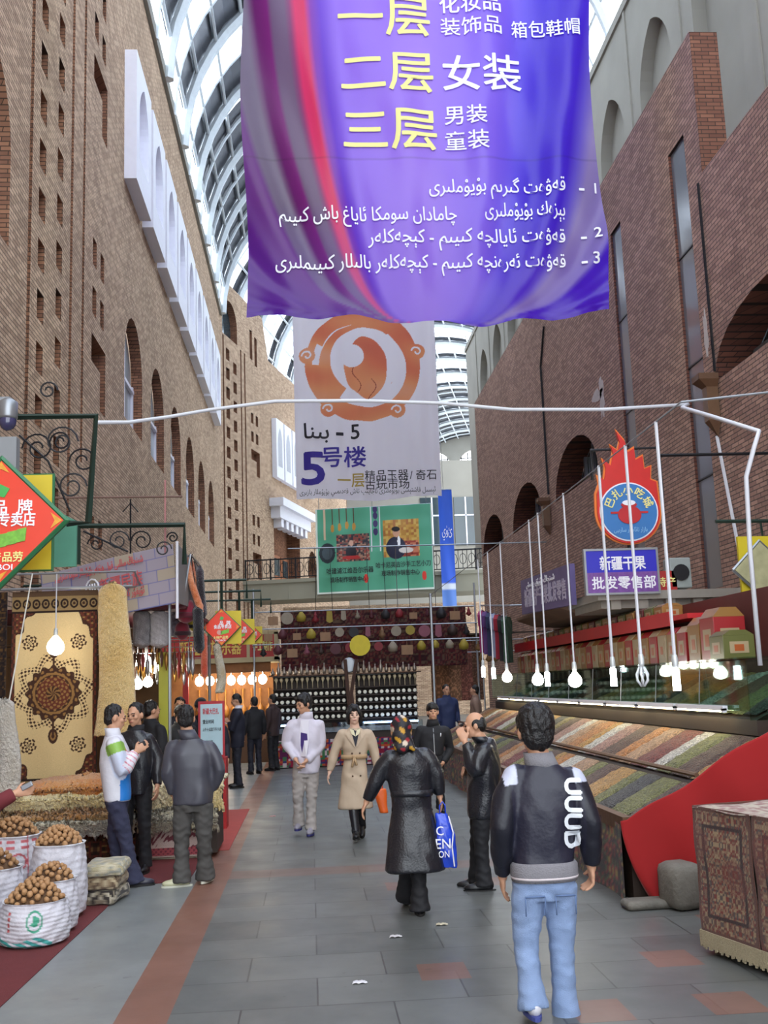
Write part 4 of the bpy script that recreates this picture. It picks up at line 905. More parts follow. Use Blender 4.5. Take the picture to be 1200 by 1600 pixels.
# ------------------------------------------------------------------ stalls on the left
MAROON = mat('maroon carpet matting', (104, 40, 42), 0.95, var=0.15, vs=8, bump=0.3, bs=120)
def slab(name, lo, hi, m, label, cat, kind=None, bev=0.0):
    b = MB(); (b.cbox(lo, hi, bev) if bev else b.box(lo, hi)); o = b.build(name, m)
    return struct(o) if kind == 'structure' else tag(o, label, cat)
b = MB(); b.prism([(-5.0, 5.2), (-1.98, 5.2), (-1.84, 9.8), (-1.84, 10.9), (-5.0, 10.9)], -0.006, -0.001, Matrix(((1, 0, 0, 0), (0, 0, 1, 0), (0, -1, 0, 0), (0, 0, 0, 1))))
tag(b.build('floor_mat', MAROON), 'dark maroon floor matting under the walnut sacks', 'mat')
slab('floor_mat', (-4.4, 10.95, 0.001), (-1.25, 12.9, 0.006), MAROON, 'maroon matting in front of the fur bench, under the men', 'mat')
slab('floor_mat', (-4.4, 12.95, 0.001), (-1.0, 17.2, 0.006), mat('red matting', (164, 66, 58), 0.8, var=0.15, vs=6), 'bright red matting beyond the fur bench', 'mat')
# sacks of walnuts
BURLAP = vcol('woven plastic sack', 0.55, 0.4, bump=0.5, bs=26, var=0.12)
def sack(x, y, r, h, label, paint=None, lean=0.0, oval=1.0):
    n, k = 140, 80; th = np.linspace(0, 2*PI, n); t = np.linspace(0, 1, k); T, V = np.meshgrid(th, t)
    rr = r*(0.94+0.16*np.sin(PI*np.clip(V*1.05, 0, 1))**0.8-0.05*V); rr = np.where(V < 0.06, r*(0.75+3.2*V), rr)
    rr = rr*(1+0.02*np.sin(T*5+V*7)+0.014*np.sin(T*11-V*16))+0.0018*np.sin(V*70+2*np.sin(T*3))+0.005*np_noise(T*3, V*14, int(h*100)); zz = h*V
    roll = np.clip((V-0.93)/0.07, 0, 1); rr = rr+0.02*np.sin(roll*PI); zz = zz-0.03*np.where(V > 0.97, (V-0.97)/0.03, 0)
    P = np.stack([rr*np.cos(T)*oval+lean*zz, rr*np.sin(T), zz], -1); C = np.ones(T.shape+(3,))*rgb(208, 206, 214)
    C[V > 0.95] = lin((226, 226, 232))
    if paint: paint(T, V, C, r, h)
    root = empty('walnut_sack', (x, y, 0.006)); tag(root, label, 'sack', None); sheet('sack_bag', P[:, ::-1], C[:, ::-1], BURLAP, root)
    b = MB(); b.lathe([(r*0.2, 0.004), (r*0.9*oval, 0.02), (r*0.86*oval, h-0.06), (r*0.74*oval, h-0.02), (r*0.45*oval, h+0.042*r/0.22), (r*0.1, h+0.07*r/0.22)], 24); b.build('sack_filling', mat('sack filling', (92, 66, 44), 0.9), root, True)
    return root
def side(T, a): return np.angle(np.exp(1j*(T-a)))
def paintB(T, V, C, r, h):
    s = side(T, -PI/2)*r; z = V*h; green = rgb(60, 150, 120); dd = np.hypot((s-0.06)/0.058, (z-0.20)/0.078)
    C[((dd < 1) & (dd > 0.8))] = green; C[(dd < 0.5) & (s > 0.05)] = green; C[(dd < 0.6) & (np.abs(s-0.06-(z-0.2)) < 0.012)] = green
    C[(z < 0.07+0.02*np.sin(s*22)) & (s < 0.2) & (s > -0.24) & (np.sin(s*60+z*120) > -0.3)] = rgb(72, 164, 160)
    C[(np.abs(s+0.13) < 0.014) & (z > 0.13) & (z < 0.27) & (np.sin(z*150) > -0.4)] = rgb(190, 90, 90)
def paintD(T, V, C, r, h):
    s = side(T, -PI/2)*r; z = V*h; red = rgb(190, 96, 104)
    for cx, cz in ((0.10, 0.42), (-0.06, 0.3)): d = np.hypot(s-cx, z-cz); C[(d < 0.075) & (d > 0.058)] = red
    for zz in (0.22, 0.54, 0.59): C[(np.abs(z-zz) < 0.012) & (np.sin(s*50) > -0.4)] = red
    C[(np.abs(np.abs(s)-0.18) < 0.008)] = red
SACKS = [(-2.19, 9.56, 0.225, 0.63, 'tall plain white sack of walnuts beside the folded rugs', None, 0, 1, 70), (-2.15, 8.62, 0.25, 0.335, 'short front sack of walnuts with a green round print', paintB, 0, 1, 64),
         (-2.12, 9.02, 0.2, 0.42, 'small white walnut sack half hidden behind the green printed sack', None, 0, 1, 40), (-2.70, 10.05, 0.24, 0.66, 'white walnut sack with red printed rings at the back', paintD, 0, 1, 56),
         (-2.66, 9.3, 0.235, 0.49, 'white walnut sack at the picture edge below the red printed sack', None, 0, 1, 34), (-2.72, 8.7, 0.22, 0.40, 'lowest white walnut sack at the picture edge beside the green printed sack', None, 0, 1, 20)]
WALM = mat('walnut shell', (176, 134, 92), 0.65, var=0.3, vs=18, bump=0.5, bs=60)
b = MB(); b.ell((0, 0, 0), (0.024, 0.021, 0.02), 9, 6)
b.v = [tuple(Vector(v)*(1+0.09*noise.noise(Vector(v)*90))) for v in b.v]; wal0 = None; wme = None
for (x, y, r, h, lb, pt, ln, ov, nw) in SACKS:
    sack(x, y, r, h, lb, pt, ln, ov); short = {'tall': 'the tall plain sack', 'shor': 'the green printed sack', 'smal': 'the small half hidden sack', 'whit': 'the red ringed sack', 'lowe': 'the lowest edge sack'}[lb[:4]]
    if 'picture edge below' in lb: short = 'the sack below the red ringed one'
    for i in range(nw):
        q = math.sqrt((i+0.5)/nw); a = i*2.39996; rr = r*0.83*q; zz = h-0.035+0.13*(r/0.22)*(1-q*q)+random.uniform(-.006, .006)
        p = (x+rr*math.cos(a), y+rr*math.sin(a), zz+0.02)
        if wme is None: o = b.build('walnut', WALM, smooth=True); wme = o.data
        else: o = link('walnut', wme)
        o.location = p; o.rotation_euler = (random.uniform(0, 3), random.uniform(0, 3), random.uniform(0, 3)); s_ = random.uniform(0.9, 1.2); o.scale = (s_, s_, s_)
        tag(o, 'brown walnut heaped on top of '+short, 'walnut', 'walnuts heaped on '+short)
# folded rugs in a pile
for i, (w, d, h, pal, lb) in enumerate([(0.34, 0.5, 0.13, [(60, 54, 52), (150, 140, 120), (190, 180, 160)], 'folded black and cream rug at the bottom of the pile'), (0.32, 0.48, 0.12, [(186, 170, 140), (150, 130, 104), (110, 92, 76)], 'folded beige rug in the middle of the pile'), (0.36, 0.5, 0.11, [(196, 186, 160), (170, 160, 130), (150, 150, 140)], 'folded pale rug on top of the pile')]):
    z0 = 0.006+sum((0.13, 0.12, 0.11)[:i]); b = MB(); b.cbox((-w/2, -d/2, 0), (w/2, d/2, h), 0.045)
    me_o = b.build('folded_rug', WOVEN, smooth=True); n = len(me_o.data.vertices)
    bm = bmesh.new(); bm.from_mesh(me_o.data); bmesh.ops.subdivide_edges(bm, edges=bm.edges[:], cuts=6, use_grid_fill=True); 
    for v in bm.verts: v.co += v.normal*0.012*noise.noise(v.co*9+Vector((i*3, 0, 0)))
    bm.to_mesh(me_o.data); bm.free(); co = np.array([v.co[:] for v in me_o.data.vertices]); dye(me_o.data, kilim(co[:, 0]+co[:, 1]*0.7, co[:, 2]+co[:, 1]*0.3, 20+i, 0.02, pal))
    me_o.location = (-1.92+0.02*i, 10.18-0.03*i, z0); me_o.rotation_euler = (0, 0, -0.15+0.1*i); tag(me_o, lb, 'rug', 'folded rugs in the pile')
# fur bench
root = empty('display_bench', (-3.9, 12.45, 0)); tag(root, 'low display bench draped with carpets in front of the hanging carpet', 'bench')
b = MB(); b.box((0, 0.02, 0.05), (2.8, 0.95, 0.74)); b.build('bench_body', DARKWOOD, root)
b = MB(); b.box((1.95, -0.02, 0.01), (2.72, 0.02, 0.05)); b.build('plinth', mat('pale plinth', (160, 150, 130), 0.8), root)
def medal(X, Z):
    w, h = 0.78, 0.4; C = np.ones(X.shape+(3,))*rgb(158, 78, 84); inn = (X > 0.11) & (X < w-0.11) & (Z > 0.1); C[inn] = rgb(186, 166, 158)
    C[inn & (np_noise(X*50, Z*50, 2) > 0.2)] = rgb(112, 62, 70); C[(~inn) & (np.sin(X*120)*np.sin(Z*120) > 0.3)] = rgb(112, 56, 66)
    bd = np.minimum(np.minimum(X, w-X), Z); C[bd < 0.02] = rgb(176, 160, 150); return C
facing((1.96, -0.035, 0.0+0.03), (1, 0, 0), (0, 0, 1), 0.78, 0.42, 100, 60, medal, 'carpet_front', root)
facing((0.0, -0.03, 0.02), (1, 0, 0), (0, 0, 1), 1.9, 0.46, 160, 50, lambda X, Z: kilim(X, Z, 14, 0.022, [(66, 44, 32), (40, 30, 26), (112, 84, 50), (84, 40, 32)]), 'carpet_front', root)
FUR = vcol('long fur', 1.0, 0.05, bump=1.0, bs=75, var=0.25, sheen=0.5)
def pelt(x0, x1, ztop, zbot, c1, c2, label, seed, depth=0.8, yf=12.40, lump=0.03):
    nx, ny = 120, 80; u = np.linspace(0, 1, nx); s = np.linspace(0, 1, ny); U, S = np.meshgrid(u, s)
    nz = np_noise(U*9, S*6, seed); nf = np_noise(U*60, S*60, seed+50)+rng.normal(0, 0.55, U.shape)
    drop = ztop-zbot; L = depth+drop; d = S*L; over = np.clip(d-depth, 0, None)
    rr = 0.07; k = np.clip((d-depth+rr)/(2*rr), 0, 1)
    y = np.where(d < depth, yf+depth-d, yf-0.02-0.03*np.sin(np.clip(over/max(drop, .01), 0, 1)*PI)); z = np.where(d < depth, ztop, ztop-over*(1-0.2*np.abs(np_noise(U*6, 0*U, seed+3))))
    z = z-0.05*np.exp(-((d-depth)/0.06)**2)+lump*nz*(d < depth+0.05)+0.05*np.sin(U*PI)*(d < depth)*0.6; y = y-lump*np.clip(nz, -0.3, 1)*(d >= depth)*1.2+0.011*nf; z = z+0.009*nf-0.03*np.abs(rng.normal(0, 1, nx))[None, :]*(S > 0.97)
    x = x0+(x1-x0)*U+0.04*np_noise(S*7, 0*S, seed+8)*np.sign(U-0.5)
    t = np.clip(0.5+0.9*np_noise(U*7, S*3, seed+20)+0.5*nf, 0, 1)[..., None]; C = rgb(*c1)*(1-t)+rgb(*c2)*t
    c = Vector((float(x.mean()), yf, zbot)); o = sheet('fur_pelt', (np.stack([x, y, z], -1)-np.array(c))[::-1], C[::-1], FUR, None, 0.03); o.location = c; return tag(o, label, 'fur')
pelt(-3.6, -2.06, 0.60, 0.42, (190, 150, 96), (176, 120, 60), 'tan fur pelt on the lower layer of the bench, over a grey one', 1, 0.07, yf=12.34)
pelt(-3.7, -2.0, 0.53, 0.33, (206, 196, 170), (170, 168, 160), 'pale grey fur pelt hanging lowest over the dark carpet front', 2, 0.06, yf=12.31)
pelt(-3.45, -2.02, 0.80, 0.60, (222, 196, 130), (236, 222, 180), 'cream yellow fur pelt on the bench under the orange one', 3, yf=12.41)
pelt(-3.2, -2.1, 0.90, 0.74, (196, 112, 40), (214, 150, 80), 'orange brown fur pelt on top of the bench by the hanging carpet', 4, 0.75, yf=12.44)
pelt(-1.98, -1.02, 0.86, 0.55, (230, 204, 140), (240, 226, 190), 'large cream fur pelt on the bench behind the man in dark grey', 5, yf=12.40)
pelt(-1.96, -1.08, 0.55, 0.36, (176, 168, 150), (210, 196, 160), 'grey cream fur pelt hanging below the large cream pelt', 6, 0.06, yf=12.33)
# hanging carpet with medallion
p0 = at(12, 1250, 13.45); cw = at(152, 1000, 13.45).x-p0.x; ch = at(60, 924, 13.45).z-0.6; X, Z = grid(cw, ch, 170, 400); u = X/cw; v = Z/ch
C = np.ones(X.shape+(3,))*rgb(222, 194, 142); dk1, dk2, rust, gold = rgb(70, 46, 36), rgb(44, 32, 30), rgb(104, 54, 42), rgb(150, 112, 66)
dxm = (u-0.5)*cw; dzm = (v-0.505)*ch; r = np.hypot(dxm, dzm); th = np.arctan2(dzm, dxm)
lob = 0.33+0.02*np.cos(th*16)
fil = (np.abs(r-0.40-0.05*np.sin(th*8)) < 0.05) & (np.sin(r*110)*np.sin(th*40) > 0.1); C[fil] = dk1
C[r < lob] = dk1; m = (r < lob-0.02) & (np.sin(th*16)*np.sin(r*70) > 0.35); C[m] = gold
C[(np.abs(r-0.24) < 0.014)] = gold; m = r < 0.20; C[m] = rust; C[m & (np.sin(th*12)*np.sin(r*100) > 0.2)] = gold; C[r < 0.09] = dk1; C[(r < 0.09) & (np.sin(th*8+r*60) > 0.2)] = gold
for sgn in (1, -1):
    pd = np.hypot(dxm/0.06, (dzm-sgn*0.52)/0.09); C[pd < 1] = dk1; C[(pd < 0.6) & (pd > 0.3)] = gold
    C[(np.abs(dxm) < 0.012) & (np.abs(dzm-sgn*0.42) < 0.08)] = dk1
    for sx in (-1, 1):   # rust spandrels at the corners
        ex = np.abs(dxm-sx*cw*0.5)/(0.36+0.03*np.sin(dzm*26)); ez = np.abs(dzm-sgn*ch*0.47)/0.62; q = ex+ez*1.0+0.08*np.sin(th*30)
        C[q < 0.98] = rust; C[(q < 0.95) & (np.sin(X*78)*np.sin(Z*70) > 0.2)] = dk1; C[(q < 0.95) & (np.sin(X*61+1)*np.sin(Z*83+2) > 0.55)] = gold; C[np.abs(q-0.98) < 0.035] = dk1
        pd = np.hypot((dxm-sx*0.30), (dzm-sgn*0.63)); C[(pd < 0.1) & (np.sin(pd*120)*np.sin(np.arctan2(dzm-sgn*.63, dxm-sx*.3)*6) > 0)] = dk1
bd = np.minimum(X, cw-X); C[bd < 0.05] = rust; C[(bd < 0.05) & (np.sin(Z*60)*np.sin(X*120) > 0)] = dk1; C[bd < 0.012] = dk2
tb = np.minimum(ch-Z, Z); C[tb < 0.27] = rgb(150, 124, 84); a = np.hypot(((X*8.5) % 1)-0.5, (tb-0.16)*7); C[(tb < 0.25) & (np.abs(a-0.34) < 0.09)] = dk2; C[(tb < 0.25) & (a < 0.14)] = dk1; C[tb < 0.07] = rgb(96, 74, 56); C[np.abs(tb-0.26) < 0.012] = dk2
o = sheet('hanging_carpet', np.stack([X, 0.012*np.sin(X*7)+0.01*np.sin(Z*3), Z], -1), C, WOVEN, None, 0.012); o.location = (p0.x, 13.45, 0.75)
o.location.z = 0.6; tag(o, 'cream carpet with a dark round medallion hanging behind the fur bench', 'carpet')
X, Z = grid(0.7, ch, 60, 160); C = kilim(X, Z, 31, 0.02, [(40, 30, 28), (60, 44, 34), (30, 26, 30), (96, 70, 40)]); o = sheet('hanging_carpet', np.stack([X, 0*X, Z], -1), C, WOVEN, None, 0.012); o.location = (p0.x-0.75, 13.42, 0.6); tag(o, 'dark narrow carpet hanging beside the cream medallion carpet', 'carpet')
# rail over the carpets
b = MB(); zt = 0.6+ch+0.03; b.tube([(-4.45, 13.44, zt), (-1.75, 13.44, zt)], 0.02, 6); b.tube([(-4.45, 13.0, zt+0.14), (-2.1, 13.0, zt+0.14)], 0.015, 6); b.tube([(-1.75, 13.44, zt), (-1.75, 13.44, 0.0)], 0.02, 6); b.tube([(-2.12, 13.0, zt+0.14), (-2.12, 13.44, zt)], 0.012, 6); tag(b.build('hanging_rail', GREYMETAL), 'grey metal rail that the carpets hang from', 'rail')
# standing / hanging fur runners
def runner(pl, pr, Y, ptop, pbot, c1, c2, label, seed, taper=0.8):
    a = at(pl, ptop, Y); b_ = at(pr, ptop, Y); z1 = a.z; z0 = at(pl, pbot, Y).z; nx, ny = 36, 110; u = np.linspace(-1, 1, nx); v = np.linspace(0, 1, ny); U, V = np.meshgrid(u, v)
    w = (b_.x-a.x)/2; ww = w*(1-(1-taper)*V)*np.where(V > 0.93, np.sqrt(np.clip(1-((V-0.93)/0.07)**2, 0.02, 1)), 1)*(1+0.03*np_noise(V*20, 0*V, seed)); nf = np_noise(U*40, V*170, seed)+rng.normal(0, 0.4, U.shape)
    x = U*ww+0.03*np.sin(V*5); y = -0.09*np.sqrt(np.clip(1-U*U, 0, 1))+0.012*nf; z = z0+(z1-z0)*V-z0
    t = np.clip(0.5+0.6*np_noise(U*3, V*14, seed+1)+0.4*nf, 0, 1)[..., None]; C = rgb(*c1)*(1-t)+rgb(*c2)*t
    o = sheet('fur_runner', np.stack([x, y, z], -1), C, FUR, None, 0.03); o.location = ((a.x+b_.x)/2, Y, z0); return tag(o, label, 'fur')
runner(149, 211, 13.0, 912, 1150, (222, 184, 116), (234, 206, 150), 'tall cream yellow fur runner hanging beside the medallion carpet', 41, 0.72)
runner(-6, 33, 12.1, 1093, 1246, (206, 196, 180), (222, 216, 206), 'pale grey fur roll hanging from a string at the picture edge', 43, 0.7)
b = MB(); q = at(14, 1096, 12.1); b.tube([q, (q.x, 12.99, zt+0.14)], 0.008, 5); tag(b.build('string', mat('white string', (220, 216, 206), 0.8)), 'white string holding the pale grey fur roll', 'string')
runner(335, 350, 16.88, 1005, 1082, (226, 220, 206), (206, 186, 150), 'thin white fur roll hanging past the diamond signs', 45, 0.8)
b = MB(); q = at(342, 1006, 16.88); q.y = 16.84; b.tube([q, (q.x, 16.88, at(346, 980, 16.8).z+0.74)], 0.008, 5); tag(b.build('string', MATS['white string']), 'thin string above the thin white fur roll', 'string')
# stall with trinkets under the brick printed awning
root = empty('trinket_stall', (-2.6, 13.7, 0)); tag(root, 'dark trinket stall under the brick printed awning', 'stall')
WARM = mat('warm stall wall', (92, 66, 40), 0.8, var=0.4, vs=4)
b = MB(); b.box((-1.85, 3.6, 0), (0.2, 3.7, 2.9)); b.box((-1.85, 0.0, 0), (-1.8, 3.6, 2.9)); b.build('back_wall', WARM, root)
b = MB(); b.box((-1.85, 0.0, 2.92), (1.02, 3.7, 2.97)); b.build('roof', mat('dark red soffit', (84, 26, 34), 0.7), root)
for x, y in ((0.98, 3.6), (-1.7, 0.1)):
    b = MB(); b.tube([(x, y, 0), (x, y, 2.92)], 0.025, 8); b.build('post', GREYMETAL, root)
b = MB(); b.box((-0.1, 1.9, 0), (1.1, 2.8, 0.95)); b.build('counter', mat('red stall counter', (170, 34, 36), 0.5), root)
b = MB(); b.box((-0.1, 1.9, 0.95), (1.1, 2.8, 1.0)); b.build('counter_top', GREYMETAL, root)
b = MB(); b.box((0.55, 0.9, 1.0), (0.68, 1.0, 2.4)); b.build('sign_strip', mat('yellow green strip', (186, 186, 60), 0.5), root)
AM = frame(at(70, 985, 14.1), at(277, 941, 13.15)-at(70, 985, 14.1), (0, 0, 1)); aw = (at(277, 941, 13.15)-at(70, 985, 14.1)).length
root = empty('printed_awning', AM.translation); tag(root, 'grey awning printed with blue brick lines and red writing above the trinket stall', 'awning'); Al = Matrix.Translation(-AM.translation) @ AM
X, Z = grid(aw, 0.74, 200, 80); C = np.ones(X.shape+(3,))*rgb(166, 158, 172); rw = np.floor(Z/0.15); bx = ((X+0.13*(rw % 2)) % 0.3); ln_ = ((Z % 0.15) < 0.013) | (bx < 0.011); C[ln_] = rgb(112, 116, 170)
hb = ((np.floor((X+0.13*(rw % 2))/0.3)*7+rw*5) % 4 == 0) & ~ln_; C[hb] = rgb(178, 166, 150)
Mn = np.array(Al); P = np.stack([X, 0.02*np.sin(X*4), Z], -1) @ Mn[:3, :3].T+Mn[:3, 3]; sheet('printed_sheet', P, C, MATS['printed vinyl'], root, 0.01)
SALMON = mat('salmon ink', (206, 104, 108), 0.6, var=0)
for s_, x, z, sz, w, ar in (('شىنجاڭ مىللىي قول ھۈنەر بۇيۇملار سودا سارىيى', 0.25, 0.6, 0.13, 1.4, True), ('新疆民族', 0.95, 0.33, 0.2, 0.66, False), ('ئۇيغۇر ئەنئەنىۋى بازار', 0.95, 0.2, 0.13, 0.68, True), ('新疆国际大巴扎', 0.3, 0.22, 0.16, 0.48, False)): lettering(s_, Al @ Matrix.Translation((x, 0, z)), sz, SALMON, root, 0.02, w, 'LEFT', ar, 0.025)
b = MB(); b.tube([Al @ Vector((0.84+0.1*math.cos(t*PI/6), -0.03, 0.4+0.12*math.sin(t*PI/6))) for t in range(13)], 0.012, 5)
for k_ in (-0.04, 0, 0.04): b.tube([Al @ Vector((0.84+k_, -0.03, 0.34)), Al @ Vector((0.84+k_, -0.03, 0.46))], 0.01, 5)
b.build('logo_ring', WHITEINK, root)
q0 = Al @ Vector((aw, 0, 0)); b = MB(); b.add([q0, q0+Vector((0.12, 1.7, 0.0)), q0+Vector((0.12, 1.7, 0.6)), q0+Vector((0, 0, 0.74)), q0+Vector((-.015, 0, 0)), q0+Vector((0.105, 1.7, 0.0)), q0+Vector((0.105, 1.7, 0.6)), q0+Vector((-.015, 0, 0.74))], [(0, 1, 2, 3), (7, 6, 5, 4), (0, 4, 5, 1), (3, 2, 6, 7), (1, 5, 6, 2), (0, 3, 7, 4)]); b.build('end_flap', mat('grey canvas', (128, 124, 124), 0.8), root)
b = MB(); b.tube([q0+Vector((0, -0.01, -0.2)), q0+Vector((0, -0.01, 0.76))], 0.018, 6); b.build('edge_pole', WHITE, root)
# furs, hats and trinkets hung along the stall edge
def hang(name, px, py, Y, build, label, cat, group=None):
    p = at(px, py, Y); o = build(p); b = MB()
    if name == 'fur_tail': b.tube([(0, 0, -0.04), (-1.52-p.x, 13.8-p.y+0.5*(Y-13.8), max(3.62-p.z, 0.03))], 0.005, 4)
    else: b.tube([(0, 0, -0.03), (0, 0.0, max(2.93-p.z, 0.05))], 0.005, 4)
    b.build('cord', BLACKIRON, o); return tag(o, label, cat, group)
b = MB(); b.tube([(-1.62, 13.72, 2.95), (-1.52, 13.72, 3.62), (-1.52, 14.9, 3.62), (-1.62, 15.7, 2.95)], 0.015, 6); tag(b.build('fur_rail', GREYMETAL), 'bent metal rail beside the awning that the fur tails hang from', 'rail')
def furcyl(r, h, c1, c2, seed):
    def f(p):
        n, k = 30, 30; T, V = np.meshgrid(np.linspace(0, 2*PI, n), np.linspace(0, 1, k)); nf = np_noise(T*9, V*40, seed); rr = r*(np.where(V < 0.08, V/0.08*0.9+.1, np.where(V > 0.92, (1-V)/0.08*0.9+.1, 1)))+0.012*nf
        t = np.clip(.5+nf, 0, 1)[..., None]; o = sheet('fur_muff', np.stack([rr*np.cos(T), rr*np.sin(T), -h*(1-V)], -1)[:, ::-1], (rgb(*c1)*(1-t)+rgb(*c2)*t)[:, ::-1], FUR); o.location = p; return o
    return f
hang('fur_muff', 222, 953, 14.0, furcyl(0.11, 0.5, (120, 116, 120), (160, 156, 160), 3), 'dark grey fur muff hanging under the printed awning', 'fur')
hang('fur_muff', 249, 953, 14.0, furcyl(0.115, 0.5, (176, 172, 176), (206, 202, 206), 5), 'light grey fur muff hanging under the printed awning', 'fur')
hang('fur_muff', 275, 948, 14.4, furcyl(0.08, 0.42, (96, 90, 100), (140, 136, 150), 7), 'small grey fur muff beside the red cap under the awning', 'fur')
def strip(r, h, c1, c2, seed, sway=0.0):
    def f(p):
        n, k = 20, 50; T, V = np.meshgrid(np.linspace(0, 2*PI, n), np.linspace(0, 1, k)); nf = np_noise(T*7, V*60, seed); rr = r*np.sqrt(np.clip(np.sin(PI*np.clip(V, .02, .98))*3, 0, 1))+0.008*nf
        t = np.clip(.5+nf+0.5*np.sin(V*9+seed), 0, 1)[..., None]; o = sheet('fur_tail', np.stack([rr*np.cos(T)+sway*(1-V)**1.5, rr*np.sin(T), -h*(1-V)], -1)[:, ::-1], (rgb(*c1)*(1-t)+rgb(*c2)*t)[:, ::-1], FUR); o.location = p; return o
    return f
hang('fur_tail', 291, 868, 13.9, strip(0.05, 0.75, (206, 112, 66), (226, 150, 110), 2, 0.2), 'longest orange fur tail hanging by the awning flap', 'fur')
hang('fur_tail', 297, 872, 14.2, strip(0.045, 0.6, (196, 100, 60), (216, 140, 100), 4, 0.17), 'shorter orange fur tail hanging by the awning flap', 'fur')
hang('fur_tail', 312, 884, 14.0, strip(0.05, 0.7, (36, 30, 36), (60, 50, 60), 6, 0.05), 'black fur tail hanging beside the orange ones', 'fur')
hang('fur_tail', 309, 946, 13.9, strip(0.07, 0.62, (20, 20, 24), (44, 40, 46), 8, 0.02), 'long black fur tail hanging below the orange ones', 'fur')
hang('fur_tail', 319, 990, 14.6, strip(0.045, 0.6, (206, 84, 60), (214, 110, 80), 9), 'thin red orange fur tail hanging near the diamond signs', 'fur')
def cap(c1, c2, r):
    def f(p):
        root = empty('fur_hat', p); b = MB(); b.ell((0, 0, 0), (r, r, r*1.25), 16, 10); b.v = [tuple(Vector(v)*(1+0.1*noise.noise(Vector(v)*14))) for v in b.v]; b.build('crown', mat('velvet '+str(c1), c1, 0.85, sheen=0.4), root, True)
        b = MB(); b.lathe([(r*1.08, -r*0.7), (r*1.16, -r*0.45), (r*1.06, -r*0.15)], 16); b.build('brim', mat('velvet '+str(c2), c2, 0.9, sheen=0.4), root, True)
        b = MB(); b.tube([(0, 0, r), (0, 0, r+0.25)], 0.004, 4); b.build('cord', BLACKIRON, root); return root
    return f
hang('fur_hat', 291, 955, 14.0, cap((128, 22, 48), (90, 16, 36), 0.13), 'crimson fur cap hanging at the stall edge', 'hat'); hang('fur_hat', 285, 985, 14.2, cap((120, 24, 44), (50, 20, 30), 0.10), 'lower dark crimson fur cap at the stall edge', 'hat'); hang('fur_hat', 303, 975, 14.3, cap((206, 190, 70), (40, 40, 40), 0.08), 'yellow and black cap hanging beside the crimson caps', 'hat')
TR = [mat('brass trinket', (176, 130, 62), 0.35, 0.6), mat('silver trinket', (176, 176, 180), 0.3, 0.7), mat('brown leather trinket', (96, 62, 44), 0.6), mat('red bead trinket', (150, 44, 44), 0.5)]
TRN = ['brass', 'silver', 'brown leather', 'red beaded']
proto = []
for i in range(4):
    b = MB(); b.tube([(0, 0, 0), (0, 0, -0.12)], 0.004, 4); b.lathe([(0.004, -0.12), (0.02, -0.15), (0.03, -0.21), (0.018, -0.3), (0.006, -0.36)] if i != 1 else [(0.01, -0.12), (0.012, -0.2), (0.028, -0.24), (0.024, -0.36), (0.004, -0.42)], 8); proto.append(b)
pm = [None]*4; TL = [(14.5+0.55*q, at(250, (1004, 1020, 1000, 1030, 1012)[q], 14.5+0.55*q).z) for q in range(5)]
for i in range(75):
    row_ = i % 5; px = 203+(i//5)*7.0+random.uniform(-0.8, 0.8); yl, zl = TL[row_]; p = at(px, 1000, yl); p.z = zl-0.0065; kx = random.randrange(4)
    if pm[kx] is None: o = proto[kx].build('hanging_trinket', TR[kx], smooth=True); pm[kx] = o.data
    else: o = link('hanging_trinket', pm[kx])
    o.location = p; s_ = random.uniform(0.8, 1.1); o.scale = (s_, s_, s_); tag(o, '%s trinket among those hanging under the printed awning' % TRN[kx], 'trinket', TRN[kx]+' trinkets under the printed awning')
b = MB()
for yl, zl in TL: b.tube([(-4.42, yl, zl), (-1.55, yl, zl)], 0.006, 4); b.tube([(-1.62, yl, zl), (-1.62, yl, 2.93)], 0.005, 4)
o = b.build('wire', GREYMETAL); tag(o, 'thin wires under the awning that the trinkets hang from', 'wire')
for px, py, Y, s_, lb in ((208, 1033, 14.6, 0.9, 'upper warm bulb nearest the cream fur runner'), (229, 1033, 15.0, 0.8, 'upper warm bulb in the middle of the trinket stall'), (241, 1044, 15.6, 0.75, 'upper warm bulb farthest from the cream fur runner'), (215, 1069, 15.2, 0.75, 'lower warm bulb in the trinket stall'), (231, 1066, 15.8, 0.75, 'lower warm bulb farthest inside the trinket stall')):
    r_ = bulb('globe', at(px, py-6, Y), 2.9, lb, 'warm bulbs in the trinket stall', 0.006)
GLOBE2 = glow('lit big bulb', (255, 246, 225), BULB*0.6)
r_ = bulb('globe', at(87, 1000, 12.98), zt+0.13, 'big round lit bulb hanging in front of the medallion carpet', None, 0.008)
for ch_ in r_.children:
    if ch_.name.startswith('bulb'): ch_.scale = (1.45, 1.45, 1.45); ch_.data.materials.clear(); ch_.data.materials.append(glow('dim big bulb', (255, 244, 224), 7))
# notice board on a red stand
root = empty('notice_board', (-1.45, 14.9, 0)); tag(root, 'pale notice board in a red frame standing on a red box by the stall', 'notice board')
b = MB(); b.box((0.0, 0, 0), (0.27, 0.35, 0.95)); b.build('stand', mat('red stall counter', (170, 34, 36), 0.5), root)
b = MB(); b.box((-0.10, -0.03, 0.95), (0.26, 0.0, 1.72)); b.build('frame', mat('red frame', (176, 30, 44), 0.5), root)
b = MB(); b.box((-0.07, -0.036, 0.99), (0.23, -0.03, 1.68)); b.build('panel', mat('pale blue panel', (176, 206, 216), 0.5), root)
for s_, z, sz, m_, w in (('新疆大巴扎', 1.55, 0.09, REDINK, 0.22), ('营业时间', 1.42, 0.06, BLACKINK, 0.15), ('上午十点至下午八点', 1.32, 0.05, BLACKINK, 0.25), ('欢迎光临', 1.15, 0.05, BLACKINK, 0.14)): lettering(s_, Matrix.Translation((-0.04, -0.036, z)), sz, m_, root, 0.01, w, lift=0.003)
